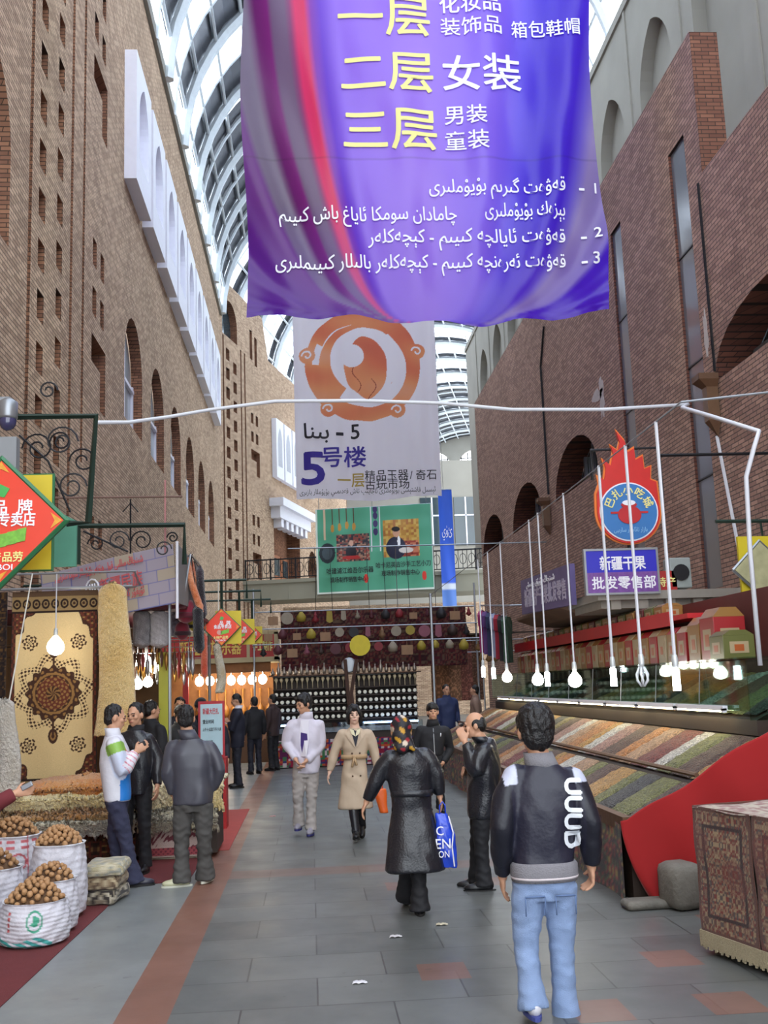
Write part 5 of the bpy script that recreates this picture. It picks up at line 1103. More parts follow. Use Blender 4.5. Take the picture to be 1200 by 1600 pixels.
# big diamond sign and its iron brackets
def diamond(c, r, label, big=False, sc=1.0):
    root = empty('diamond_sign', c); tag(root, label, 'sign')
    b = MB(); b.prism([(-r, 0), (0, -r), (r, 0), (0, r)], 0.0, 0.06); b.build('panel', mat('orange red panel', (226, 62, 36), 0.4, var=0.06), root)
    e = 0.05*r/0.55; pts = [(-r, 0.03, 0), (0, 0.03, -r), (r, 0.03, 0), (0, 0.03, r)]
    b = MB(); b.tube([Vector(p) for p in pts+pts[:1]], e*0.8, 6); b.build('frame', mat('green edging', (46, 110, 70), 0.4), root)
    for sx, sz in ((1, 0), (-1, 0), (0, 1), (0, -1)):
        b = MB(); t = r*0.9; w_ = 0.13*r; b.prism([(sx*t-sz*w_-sx*w_, sz*t-sx*w_-sz*w_), (sx*r*0.95, sz*r*0.95), (sx*t+sz*w_-sx*w_, sz*t+sx*w_-sz*w_), (sx*t-sx*w_*0.5, sz*t-sz*w_*0.5)], -0.006, 0.0); b.build('corner_scroll', mat('orange gold ornament', (232, 160, 50), 0.5, var=0.4, vs=30), root)
    lettering('品', Matrix.Translation((-0.12*r, 0, 0.14*r)), 0.24*r, WHITEINK, root, 0.03); lettering('牌', Matrix.Translation((0.26*r, 0, 0.14*r)), 0.24*r, WHITEINK, root, 0.03); lettering('食品专卖店', Matrix.Translation((-0.42*r, 0, -0.06*r)), 0.24*r, WHITEINK, root, 0.03, 0.95*r)
    lettering('土特产品劳', Matrix.Translation((-0.45*r, 0, -0.62*r)), 0.17*r, YELLOWINK, root, 0.03, 0.8*r); lettering('OSOBOI', Matrix.Translation((-0.36*r, 0, -0.76*r)), 0.13*r, WHITEINK, root, 0.02, 0.56*r)
    b = MB(); b.prism([(-0.1*r, 0.42*r), (0.06*r, 0.38*r), (0.14*r, 0.52*r), (-0.02*r, 0.6*r)], -0.008, 0); b.build('green_logo', mat('logo green', (70, 170, 80), 0.4), root)
    for i, (x, z, w) in enumerate(((-0.05, -0.42, 0.15), (0.1, -0.38, 0.15), (0.25, -0.34, 0.14))):
        b = MB(); b.prism([(x*r, z*r), ((x+w)*r, (z+0.03)*r), ((x+w+0.02)*r, (z+0.24)*r), ((x+0.02)*r, (z+0.21)*r)], -0.008-i*0.001, 0); b.build('printed_packet', mat('packet green', (116, 180, 60), 0.4, var=0.5, vs=30), root)
    b = MB(); b.prism(disc(0.13*r, 0, 14, -0.12*r, -0.28*r), -0.008, 0); b.build('printed_jar', mat('jar pink', (206, 150, 140), 0.4), root); return root
c0 = (at(0, 722, 9.0)+at(0, 910, 9.0))/2; r_ = diamond(c0, 0.545, 'big orange red diamond sign with white characters at the top of the stalls'); b = MB(); b.tube([(0.0, 0.08, 0.1), (-4.48-c0.x, 0.08, 0.1)], 0.025, 5); b.build('support', IRON, r_)
p = at(40, 742, 9.5); q = at(80, 890, 9.5)
root = empty('yellow_board', (p.x, 9.5, q.z)); tag(root, 'yellow board in a green frame behind the big diamond sign', 'sign'); b = MB(); b.box((-0.3, 0, 0), (q.x-p.x, 0.05, p.z-q.z)); b.build('panel', mat('yellow board', (206, 186, 40), 0.5), root)
b = MB(); w_ = q.x-p.x; h_ = p.z-q.z; b.tube([(-0.3, 0.02, 0), (w_, 0.02, 0), (w_, 0.02, h_), (-0.3, 0.02, h_), (-0.3, 0.02, 0)], 0.022, 6); b.build('frame', mat('green edging', (46, 110, 70), 0.4), root); b = MB(); b.tube([(0.0, 0.07, h_*0.5), (-4.48-p.x, 0.07, h_*0.5)], 0.025, 5); b.build('support', IRON, root)
p = at(70, 788, 10.4); q = at(119, 885, 10.4); b = MB(); b.prism([(0, 0), (q.x-p.x, 0), (q.x-p.x, (p.z-q.z)*0.72), (0, p.z-q.z)], 0, 0.04); o = b.build('teal_board', mat('teal board', (84, 150, 128), 0.5)); o.location = (p.x, 10.4, q.z); b = MB(); b.tube([(0.1, 0.06, 0.3), (-4.48-p.x, 0.06, 0.3)], 0.02, 5); b.build('support', IRON, o); tag(o, 'plain teal green board behind the yellow board', 'sign')
def scroll(b, cx, cz, r, y, turns=1.6, flip=1, n=22, rad=0.009):
    b.tube([(cx+flip*r*(1-t*0.75)*math.cos(t*turns*2*PI), y, cz+r*(1-t*0.75)*math.sin(t*turns*2*PI)) for t in [i/n for i in range(n+1)]], rad, 5)
root = empty('iron_bracket', at(20, 650, 9.8)); o_ = root.location.copy(); tag(root, 'dark green iron hanging bracket with scrollwork over the big diamond sign', 'bracket')
b = MB(); P = [at(x, y, 9.8)-o_ for x, y in ((-30, 652), (150, 650), (138, 816), (104, 818))]; P = [Vector((-4.48-o_.x, 0, P[0].z))]+P; b.tube(P, 0.032, 4); b.build('frame', IRON, root)
b = MB()
for cx, cz, r, fl_ in ((95, 690, .16, 1), (130, 720, .13, -1), (60, 700, .15, -1), (112, 760, .14, 1), (75, 610, .09, 1), (95, 690, .1, -1)): c = at(cx, cz, 9.8)-o_; scroll(b, c.x, c.z, r, 0, 1.5, fl_)
b.tube([at(x, y, 9.8)-o_ for x, y in ((30, 680), (75, 720), (110, 800))], 0.01, 5); b.build('scrollwork', BLACKIRON, root)
root = empty('iron_bracket', at(120, 880, 12.6)); o_ = root.location.copy(); tag(root, 'lower dark green iron bracket with scrolls above the printed awning', 'bracket')
b = MB(); P = [at(x, y, 12.6)-o_ for x, y in ((122, 822), (288, 820), (288, 882))]; b.tube([Vector((-4.48-o_.x, 0, P[0].z))]+P, 0.03, 4); b.tube([at(x, y, 12.6)-o_ for x, y in ((122, 822), (122, 882))], 0.03, 4); b.build('frame', IRON, root)
b = MB()
for cx, cz, r, fl_ in ((185, 845, .13, 1), (222, 845, .13, -1), (255, 858, .1, 1), (150, 850, .1, -1), (270, 840, .07, -1)): c = at(cx, cz, 12.6)-o_; scroll(b, c.x, c.z, r, 0, 1.5, fl_)
b.tube([at(x, y, 12.6)-o_ for x, y in ((204, 780), (204, 865))], 0.01, 5); b.tube([at(x, y, 12.6)-o_ for x, y in ((192, 800), (204, 786), (216, 800))], 0.008, 5); b.tube([at(x, y, 12.6)-o_ for x, y in ((130, 830), (200, 862))], 0.012, 5); b.build('scrollwork', BLACKIRON, root)
b = MB(); b.tube([at(258, 750, 12.7), at(258, 778, 12.7), at(258, 865, 12.7)], 0.012, 5); tag(b.build('antenna_rod', mat('red white rod', (170, 110, 110), 0.5)), 'thin red and white rod standing above the printed awning', 'rod')
b = MB(); q = at(90, 778, 12.7); b.tube([(-4.48, 12.7, q.z), q, at(285, 776, 12.7)], 0.014, 5); tag(b.build('cross_bar', mat('brown bar', (110, 84, 74), 0.6)), 'thin brown bar crossing above the lower iron bracket', 'rod')
# security camera
root = empty('security_camera', at(12, 655, 9.6)); tag(root, 'small grey security camera with a round glass dome on the iron bracket', 'camera'); b = MB(); b.lathe([(0.03, 0.2), (0.09, 0.16), (0.09, 0.02), (0.08, 0)], 14); b.build('housing', GREYMETAL, root, True); b = MB(); b.ell((0, 0, -0.02), (0.08, 0.08, 0.09), 14, 8); b.build('dome', mat('dark dome', (60, 60, 96), 0.05, spec=0.9), root, True); b = MB(); b.box((-0.7, -0.02, 0.17), (0.02, 0.02, 0.21)); b.build('arm', GREYMETAL, root)
b = MB(); b.box((-0.2, -0.06, -0.5), (0.1, 0.06, -0.18)); b.build('control_box', mat('grey box', (136, 140, 144), 0.5), root)
# small diamond signs farther down
for px, py, Y, r, lb in ((346, 980, 16.8, 0.29, 'nearest of the small orange diamond signs beyond the trinket stall'), (374, 987, 19.5, 0.26, 'middle one of the small orange diamond signs'), (394, 992, 22.5, 0.2, 'farthest of the small orange diamond signs')):
    c = at(px, py, Y); diamond(c, r, lb); b = MB(); b.box((c.x-0.1, Y+0.1, c.z-r*0.9), (c.x+r*1.05, Y+0.14, c.z+r*0.9)); tag(b.build('yellow_board', mat('yellow board', (206, 186, 40), 0.5)), 'yellow board behind the '+lb.split(' ')[0]+' small diamond sign', 'sign')
    b = MB(); z1 = c.z+0.75; b.tube([(-4.48, Y+0.08, z1), (c.x+0.4, Y+0.08, z1), (c.x+0.4, Y+0.08, z1-0.3)], 0.02, 4); b.tube([(c.x, Y+0.08, z1), (c.x, Y+0.08, c.z)], 0.022, 4); tag(b.build('iron_bracket', IRON), 'thin iron bracket holding the '+lb.split(' ')[0]+' small diamond sign', 'bracket')
# far shop with red fascia
root = empty('red_shop', (-3.2, 27.2, 0)); tag(root, 'far shop with a red fascia, beige frame and a row of lit bulbs', 'shop')
b = MB(); b.box((-1.2, 0, 2.55), (2.4, 1.5, 2.68)); b.box((-1.2, 0, 3.25), (2.4, 1.5, 3.35)); b.box((2.3, 0.0, 2.6), (2.4, 1.5, 3.3)); b.box((1.6, -0.02, 2.6), (1.68, 0, 3.3)); b.build('fascia_frame', mat('beige frame', (186, 170, 130), 0.6), root)
b = MB(); b.box((-1.15, 0.02, 2.68), (2.3, 1.4, 3.25)); b.build('fascia', mat('red panel', (176, 40, 36), 0.5), root)
lettering('新疆民族乐器', Matrix.Translation((-0.1, 0, 2.8)), 0.4, mat('gold ink', (226, 190, 90), 0.5, var=0), root, 0.03, 1.55); lettering('手工制作', Matrix.Translation((1.75, 0, 2.85)), 0.28, YELLOWINK, root, 0.03, 0.5)
b = MB(); b.box((-1.2, 1.5, 0), (2.4, 1.6, 2.6)); b.box((-1.2, 0.1, 2.3), (2.2, 0.15, 2.55)); b.build('back_wall', mat('orange lit shop wall', (150, 100, 60), 0.8, var=0.5, vs=5), root)
b = MB(); b.box((-0.02, 0, 0), (0.12, 0.12, 2.55)); b.build('red_pillar', mat('red panel', (176, 40, 36), 0.5), root)
b = MB(); b.box((0.3, 0.8, 0), (2.2, 1.4, 0.9)); b.build('counter', WOOD, root)
for i in range(7):
    b = MB(); b.ell((0.35+i*0.27, 0.5, 2.12), (0.11, 0.11, 0.13), 10, 7); b.tube([(0.35+i*0.27, 0.5, 2.2), (0.35+i*0.27, 0.5, 2.55)], 0.008, 4); b.build('bulb', GLOBE2, root, True)
for i in range(9):
    b = MB(); x = 0.25+i*0.23; b.lathe([(0.03, 1.9), (0.02, 1.75), (0.02, 1.5), (0.09, 1.4), (0.1, 1.25), (0.03, 1.12)], 8, Matrix.Translation((x, 1.42, 0))); b.build('hanging_lute', mat('lute wood', (176, 116, 50), 0.4, var=0.2), root, True)
# ------------------------------------------------------------------ stall across the middle at the far end
root = empty('craft_stall', (-0.95, 25.4, 0)); tag(root, 'wide craft stall across the middle with a colourful patterned skirt', 'stall'); SW = 3.6
b = MB(); b.box((0, 0.1, 0), (SW, 1.2, 0.8)); b.build('table', DARKWOOD, root)
SK = [(150, 40, 66), (206, 190, 190), (60, 60, 110), (190, 90, 50), (96, 40, 80), (70, 120, 80)]
facing((0, 0.06, 0.02), (1, 0, 0), (0, 0, 1), SW, 0.62, 160, 40, lambda X, Z: kilim(X, Z, 44, 0.05, SK), 'patterned_skirt', root)
b = MB(); b.box((0, 0.0, 0.801), (SW, 0.33, 1.02)); b.build('glass_case', glassm('clear case glass', (225, 235, 240), 0.85), root)
b = MB(); b.box((0.1, 0.05, 0.802), (SW-0.1, 0.28, 0.9)); b.build('case_goods', mat('mixed silver goods', (150, 146, 150), 0.4, 0.3, var=0.6, vs=14), root)
for x0, x1 in ((0.2, 0.9), (2.2, 3.5)):
    b = MB(); b.tube([(x0, 0.05, 0.99), (x1, 0.05, 0.99)], 0.02, 6); b.build('case_light', glow('cool case light', (170, 200, 255), 8), root)
RACKS = [(0.05, 1.85, 'rack beside the red shop'), (2.05, 3.55, 'rack beside the spice counter')]
TIN = mat('dark tin', (48, 46, 52), 0.4, 0.4); LID = mat('cream lid', (250, 244, 222), 0.4)
tin = None; lad = None
for ri, (x0, x1, nm) in enumerate(RACKS):
    rk = empty('display_rack', (-0.95+x0, 25.75, 1.025)); tag(rk, 'dark stepped display rack of pale lidded tins, '+nm, 'rack'); b = MB()
    b.box((0, 0.3, -0.22), (x1-x0, 0.34, 1.12)); b.build('back_panel', DARKWOOD, rk)
    for k in range(5):
        b = MB(); b.box((0, 0.0, 0.05+k*0.185), (x1-x0, 0.3, 0.075+k*0.185)); b.build('shelf', DARKWOOD, rk)
        for j in range(int((x1-x0)/0.135) if k < 4 else 0):
            if tin is None:
                tin = empty('round_tin'); b = MB(); b.lathe([(0.055, 0), (0.055, 0.07), (0.05, 0.08)], 12, Matrix.Rotation(PI/2, 4, 'X') @ Matrix.Translation((0, 0.058, 0))); b.build('tin_body', TIN, tin, True)
                b = MB(); b.lathe([(0.046, 0.08), (0.046, 0.09), (0.03, 0.095)], 12, Matrix.Rotation(PI/2, 4, 'X') @ Matrix.Translation((0, 0.058, 0))); b.build('lid', LID, tin, True); o = tin
            else: o = dup(tin)
            o.location = (-0.95+x0+0.08+j*0.135, 25.85, 1.02+0.078+k*0.185); tag(o, 'round dark tin with a pale lid on the '+nm, 'tin', 'pale lidded tins on the '+nm)
    for j in range(int((x1-x0)/0.125)):
        if lad is None:
            b = MB(); b.lathe([(0.012, -0.22), (0.010, -0.08), (0.02, -0.05), (0.045, 0.0), (0.03, 0.04), (0.005, 0.05)], 8); o = lad = b.build('wooden_spoon', mat('pale wooden spoon', (222, 206, 170), 0.5), smooth=True)
        else: o = dup(lad)
        o.location = (-0.95+x0+0.08+j*0.125, 25.87, 2.063); tag(o, 'pale spoon in the top row of the '+nm, 'spoon', 'pale spoons over the '+nm)
    b = MB(); b.tube([(-0.95+x0, 25.87, 2.13), (-0.95+x1, 25.87, 2.13)], 0.015, 5); o = b.build('rail', GREYMETAL, None); o.parent = rk; o.matrix_parent_inverse = Matrix.Translation(rk.location).inverted()
b = MB()
for i, x in enumerate((1.9, 1.98)): b.tube([(x-0.95, 25.6, 1.0), (x-0.95-0.05, 25.6, 1.7), (x-0.95+0.1*(i*2-1), 25.6, 2.5)], 0.05, 6)
tag(b.build('twisted_branch', mat('dark root wood', (84, 60, 50), 0.7, bump=0.5)), 'twisted dark wooden branches between the two racks', 'branch')
# goods hanging above the craft stall
b = MB()
for z, y in ((2.95, 26.5), (3.35, 26.75), (3.8, 27.0)): b.tube([(-1.4, y, z), (4.3, y, z)], 0.015, 5)
for x in (-1.4, 4.3):
    b.tube([(x, 27.0, 0), (x, 27.0, 4.4)], 0.025, 6); b.tube([(x, 26.5, 2.95), (x, 27.0, 2.95)], 0.015, 5); b.tube([(x, 26.75, 3.35), (x, 27.0, 3.35)], 0.015, 5)
tag(b.build('goods_frame', GREYMETAL), 'thin metal frame above the craft stall that goods hang from', 'frame')
rr = random.Random(11); HC = [('red', (130, 36, 44)), ('maroon', (84, 34, 44)), ('tan', (134, 104, 74)), ('yellow', (160, 142, 50)), ('dark brown', (58, 42, 38)), ('pink', (140, 80, 96)), ('cream', (150, 140, 122)), ('black', (36, 34, 38))]
def square(w, h): 
    b = MB(); b.box((-w/2, 0, -h), (w/2, 0.06, 0)); b.tube([(0, 0.03, 0), (0, 0.03, 0.1)], 0.006, 4); return b
kinds = {'drum': lambda s: MB().lathe([(0.01, -0.02), (s, -0.02), (s, 0.03), (0.01, 0.03)], 18, Matrix.Translation((0, 0, -s)) @ Matrix.Rotation(PI/2, 4, 'X')), 'cloth_bag': lambda s: MB().lathe([(s*0.2, 0), (s*0.4, -s*0.2), (s*0.9, -s*0.9), (s*0.8, -s*1.7), (s*0.1, -s*1.9)], 12), 'scarf': lambda s: MB().prism([(-s*.5, 0), (s*.5, 0), (s*.62, -s*2.0), (0, -s*2.3), (-s*.62, -s*1.9)], 0, 0.05), 'gourd': lambda s: MB().lathe([(0.01, 0), (s*0.25, -0.1), (s*0.4, -s*0.7), (s*0.3, -s), (s*0.7, -s*1.6), (s*0.1, -s*2.1)], 12), 'carton': lambda s: square(s*1.8, s*1.5)}
cnt = {}
for i in range(45):
    lev = i % 3; x = -1.15+0.36*(i//3)+0.12*lev; kd = rr.choice(list(kinds)); cn, cc = rr.choice(HC)
    if kd == 'carton': cn, cc = 'brown card', (150, 116, 84)
    o = kinds[kd](rr.uniform(0.11, 0.16)).build(kd, mat('goods '+cn, cc, 0.6, var=0.2, vs=9), smooth=kd in ('cloth_bag', 'gourd')); o.location = (x, (26.5, 26.75, 27.0)[lev], (2.95, 3.35, 3.8)[lev]-(0.12 if kd == 'carton' else 0.017))
    lv = ('lowest', 'middle', 'top')[lev]; tag(o, '%s %s hanging on the %s rail over the craft stall' % (cn, kd.replace('_', ' '), lv), kd.replace('_', ' '), '%s %ss on the %s rail' % (cn, kd.replace('_', ' '), lv))
X, Z = grid(4.8, 1.5, 150, 60); o = sheet('fabric_backdrop', np.stack([X, 0.04*np.sin(X*6), Z], -1), kilim(X, Z, 71, 0.035, [(92, 40, 46), (120, 66, 60), (70, 46, 44), (104, 84, 70), (60, 36, 44)]), WOVEN, None, 0.02); o.location = (-0.72, 27.25, 2.3); b = MB(); b.tube([(-1.38, 27.25, 3.81), (4.3, 27.25, 3.81)], 0.012, 5); b.tube([(-1.3, 27.25, 3.81), (-1.38, 27.02, 3.81)], 0.012, 5); b.tube([(4.3, 27.25, 3.81), (4.3, 27.02, 3.81)], 0.012, 5); q = b.build('curtain_rod', GREYMETAL, o); q.location = (0.72, -27.25, -2.3); tag(o, 'maroon patterned fabric lengths hung behind the goods over the craft stall', 'fabric')
o = kinds['drum'](0.26).build('drum', mat('goods bright yellow', (226, 206, 30), 0.5)); o.location = at(562, 992, 26.34); b = MB(); b.tube([(0, 0, 0), (0, 0.14, 2.935-o.location.z)], 0.006, 4); b.build('cord', BLACKIRON, o); tag(o, 'large bright yellow round drum hanging over the two racks', 'drum')
rack_top = empty('pot', (0.95, 25.95, 2.362)); tag(rack_top, 'dark metal pot on its side on top of the racks', 'pot'); b = MB(); b.lathe([(0.05, 0.12), (0.15, 0.1), (0.17, 0.0), (0.12, -0.12), (0.1, -0.13)], 16, Matrix.Rotation(PI/2, 4, 'X')); b.build('pot_body', BLACKIRON, rack_top, True); b = MB(); b.lathe([(0.19, 0), (0.19, 0.02), (0.15, 0.02)], 16, Matrix.Translation((0, -0.12, 0)) @ Matrix.Rotation(PI/2, 4, 'X')); b.build('rim', GREYMETAL, rack_top, True)
slab('top_shelf', (-1.0, 25.72, 2.145), (2.7, 26.2, 2.17), WOOD, 'plank shelf on top of the two display racks', 'shelf')
vase = None
for i in range(26):
    x = -0.9+i*0.138; 
    if 0.7 < x < 1.15: continue
    if vase is None: b = MB(); b.lathe([(0.03, 0), (0.05, 0.05), (0.045, 0.12), (0.015, 0.18), (0.02, 0.24)], 10); o = vase = b.build('small_vase', mat('silver vase', (150, 140, 130), 0.3, 0.6), smooth=True)
    else: o = dup(vase)
    o.location = (x, 25.85, 2.17); s_ = rr.uniform(0.7, 1.3); o.scale = (1, 1, s_); tag(o, 'small metal vase in the row along the top plank shelf', 'vase', 'small metal vases on the plank shelf')
MRB = frame(at(617, 978, 30), (1, 0, 0), (0, 0, 1)); pr_ = at(688, 948, 30)
r_, Ml = board('red_banner', MRB, pr_.x-MRB.translation.x, pr_.z-MRB.translation.z, mat('red banner print', (190, 44, 48), 0.6, var=0.3, vs=6), 'red printed banner with pale writing below the footbridge', [('大巴扎欢迎您', 0.15, 0.15, 0.24, YELLOWINK, 1.0, False)], 'banner', d=0.02)
b = MB(); 
for x in (0.1, 1.2): b.tube([Ml @ Vector((x, 0.01, 0.5)), Ml @ Vector((x, 0.01, 2.3))], 0.01, 4)
b.build('rope', GREYMETAL, r_)
b = MB(); b.tube([(MRB.translation.x-3, 30.01, MRB.translation.z+2.3), (6.98, 30.01, MRB.translation.z+2.3)], 0.02, 5); tag(b.build('wire', GREYMETAL), 'thin wire carrying the red printed banner', 'wire')
# carpets and clothes hung at the far right
p = at(712, 992, 28.3); b = MB(); b.box((2.6, 28.15, p.z+0.005), (6.99, 28.45, p.z+0.03)); tag(b.build('rug_rail', DARKWOOD), 'flat dark bar that the far rugs hang from', 'rail')
for i, (px, w, cc, lb) in enumerate(((686, 0.5, (120, 84, 60), 'brown hanging rug nearest the tin racks'), (703, 0.5, (140, 104, 80), 'tan hanging rug second from the tin racks'), (720, 0.55, (124, 80, 70), 'reddish brown hanging rug third from the tin racks'), (738, 0.5, (96, 70, 56), 'dark brown hanging rug beside the clothes'))):
    p = at(px, 992, 28.2+i*0.06); X, Z = grid(w, 1.75, 40, 90); pal = [cc, tuple(int(c*1.05) for c in cc), tuple(min(255, int(c*1.45)) for c in cc)]; o = sheet('hanging_rug', np.stack([X, 0.04*np.sin(X*14), Z-1.75], -1), kilim(X, Z, 60+i, 0.03, pal), WOVEN, None, 0.02); o.location = (p.x-w/2, p.y, at(712, 992, 28.3).z); tag(o, lb, 'rug')
GZ = [at(760, 1000, 27.0).z, at(760, 1018, 27.5).z]; b = MB(); [b.tube([(4.0, y_, z_), (6.99, y_, z_)], 0.012, 5) for y_, z_ in ((27.0, GZ[0]), (27.5, GZ[1]))]; tag(b.build('gourd_rail', GREYMETAL), 'two thin rails by the far rugs that straw gourds hang from', 'rail')
for i in range(7):
    p = at(746+5.5*i, (1000, 1018)[i % 2], (27.0, 27.5)[i % 2]); p.z = GZ[i % 2]-0.013; o = kinds['gourd'](0.125).build('gourd', mat('straw gourd', (150, 116, 70), 0.7), smooth=True); o.location = p; tag(o, 'straw coloured gourd hanging beside the rugs at the far end', 'gourd', 'straw gourds at the far end')
def garment(p, c, label, grp):
    root = empty('garment', p); tag(root, label, 'clothes', grp); b = MB(); b.prism([(-0.16, 0), (-0.3, -0.1), (-0.26, -0.35), (-0.2, -0.3), (-0.22, -0.95), (0.22, -0.95), (0.2, -0.3), (0.26, -0.35), (0.3, -0.1), (0.16, 0)], -0.05, 0.05); b.build('coat', mat('garment %s' % (c,), c, 0.8, var=0.2, fold=0.4), root); b = MB(); b.tube([(-0.16, 0, -0.02), (0, 0, 0.03), (0.16, 0, -0.02)], 0.01, 5); b.tube([(0, 0, 0.03), (0, 0, 0.15)], 0.006, 5); b.build('hanger', GREYMETAL, root); root.rotation_euler = (0, 0, 1.15); return root
for i, (cn, c) in enumerate((('magenta', (150, 40, 96)), ('violet', (96, 60, 120)), ('navy', (44, 50, 84)), ('pale blue', (150, 160, 190)), ('crimson', (150, 34, 54)), ('black', (36, 34, 40)), ('dark green', (50, 76, 60)))): garment(at(754+i*6.2, 955+i*1.5, 24.0-i*0.35), c, '%s coat on the clothes rail beyond the spice counter' % cn, 'coats beyond the spice counter')
p0 = at(750, 946, 24.2); p1 = at(797, 946, 21.4); b = MB(); b.tube([p0, p1], 0.02, 5); b.tube([p1, (6.98, p1.y, p1.z)], 0.02, 5); b.tube([p0, (p0.x, p0.y, 0)], 0.02, 5); tag(b.build('clothes_rail', GREYMETAL), 'metal rail holding coats beyond the spice counter', 'rail')
# loose wires hanging from the bridge side
for i, (px, y0, y1) in enumerate(((495, 700, 1010), (578, 930, 1035), (604, 925, 1030), (520, 930, 1040), (640, 935, 985))):
    cable('thin dark wire hanging above the craft stall, %s from the red shop' % ORD[i].replace('nearest', 'first'), [(at(px, y1, 30).x, 30.01, MRB.translation.z+2.3), at(px+1, 0.5*(y0+y1), 30.01) if y0 > 800 else (at(px, y1, 30).x+.01, 30.01, MRB.translation.z+1.5), at(px-1, y1, 30.01)], 0.009, BLACKIRON, 'wire')
# litter on the floor
for i, (px, py, c, lb) in enumerate(((562, 1536, (226, 224, 230), 'white paper scrap nearest the camera on the paving'), (426, 1276, (226, 160, 160), 'pink and white scrap near the man in the pale jacket'), (690, 1445, (206, 196, 170), 'cream scrap beside the woman in the leather coat'), (618, 1464, (210, 206, 210), 'tiny pale scrap in the middle of the paving'))):
    p = fl(px, py); X, Z = grid(1, 1, 8, 6); o = sheet('paper_scrap', np.stack([(X-0.5)*0.08*(1.2-0.3*Z), (Z-0.5)*0.06, 0.004+0.008*np.abs(np.sin(X*7+Z*3))], -1), None, mat('scrap %d' % i, c, 0.7), None, 0.002); o.location = p; tag(o, lb, 'litter')
# ------------------------------------------------------------------ people
def remesh(b, vox, smooth=4, fold=0.0, ff=9.0, seed=0, cut=None, stretch=(1, 1, 0.6)):
    """fuse overlapping closed shapes of b into one continuous skin, relax it, then raise soft folds"""
    me = bpy.data.meshes.new('t'); me.from_pydata(b.v, [], b.f); me.update()
    o = bpy.data.objects.new('t', me); COL.objects.link(o)
    m = o.modifiers.new('r', 'REMESH'); m.mode = 'VOXEL'; m.voxel_size = vox; m.adaptivity = 0
    if smooth: s = o.modifiers.new('s', 'SMOOTH'); s.factor = 0.5; s.iterations = smooth
    bpy.context.view_layer.update(); ev = o.evaluated_get(bpy.context.evaluated_depsgraph_get())
    out = bpy.data.meshes.new_from_object(ev); bpy.data.objects.remove(o); bpy.data.meshes.remove(me)
    n = len(out.vertices); co = np.empty(n*3, np.float32); out.vertices.foreach_get('co', co); co = co.reshape(-1, 3)
    if fold:
        no = np.empty(n*3, np.float32); out.vertices.foreach_get('normal', no); no = no.reshape(-1, 3)
        r = np.random.default_rng(seed+5); d = np.zeros(n)
        for i in range(9):
            a = r.normal(0, 1, 3)*np.array(stretch)*ff*(1+0.25*i); d += np.sin(co @ a+r.uniform(0, 6.28)+1.5*np.sin(co @ np.roll(a, 1)*0.5))/(1+0.25*i)
        co = co+no*(fold*(np.abs(d)**0.8*np.sign(d))[:, None]*0.45); out.vertices.foreach_set('co', co.astype(np.float32).ravel())
    out.polygons.foreach_set('use_smooth', [True]*len(out.polygons)); out.update(); return out, co
def garment_obj(name, me, m, parent, cols=None):
    me.name = name; me.materials.clear(); me.materials.append(m)
    if cols is not None: dye(me, cols)
    return link(name, me, parent)
def loft(b, rings, n=28):
    vs = []; k = len(rings)
    for c, ux, uy, rx, ry in rings:
        for j in range(n):
            a = 2*PI*j/n; ca, sa = math.cos(a), math.sin(a); ca = math.copysign(abs(ca)**0.85, ca); sa = math.copysign(abs(sa)**0.85, sa)
            vs.append(c+ux*(rx*ca)+uy*(ry*sa))
    fs = [(i*n+j, i*n+(j+1) % n, (i+1)*n+(j+1) % n, (i+1)*n+j) for i in range(k-1) for j in range(n)]
    fs += [tuple(range(n))[::-1], tuple(range((k-1)*n, k*n))]; b.add(vs, fs)
def taper(b, pts, rs, n=14, sub=5):
    """rounded tapering limb through the joints"""
    P = [Vector(p) for p in pts]; out = []; rr = []
    for i in range(len(P)-1):
        p0 = P[max(i-1, 0)]; p1 = P[i]; p2 = P[i+1]; p3 = P[min(i+2, len(P)-1)]
        for s in range(sub):
            t = s/sub; q = 0.5*((2*p1)+(p2-p0)*t+(2*p0-5*p1+4*p2-p3)*t*t+(3*p1-p0-3*p2+p3)*t**3); l_ = p1.lerp(p2, t)
            out.append(l_.lerp(q, 0.5)); rr.append(rs[i]+(rs[i+1]-rs[i])*t)
    out.append(P[-1]); rr.append(rs[-1]); b.tube(out, rr, n)
SKIN = mat('skin', (206, 156, 126), 0.5, var=0.06); HAIRM = mat('black hair', (22, 20, 22), 0.4, var=0.3, vs=40, bump=0.5, bs=90); EYEM = mat('dark eye', (28, 22, 22), 0.3); LIPM = mat('lips', (170, 98, 88), 0.5)
DEF = dict(hip=(0.09, 0, 0.90), knee=(0.10, 0.02, 0.48), ank=(0.105, -0.01, 0.085), toe=(0.125, 0.15, 0.03), sh=(0.18, 0, 1.405), el=(0.235, -0.03, 1.12), wr=(0.25, 0.05, 0.87))
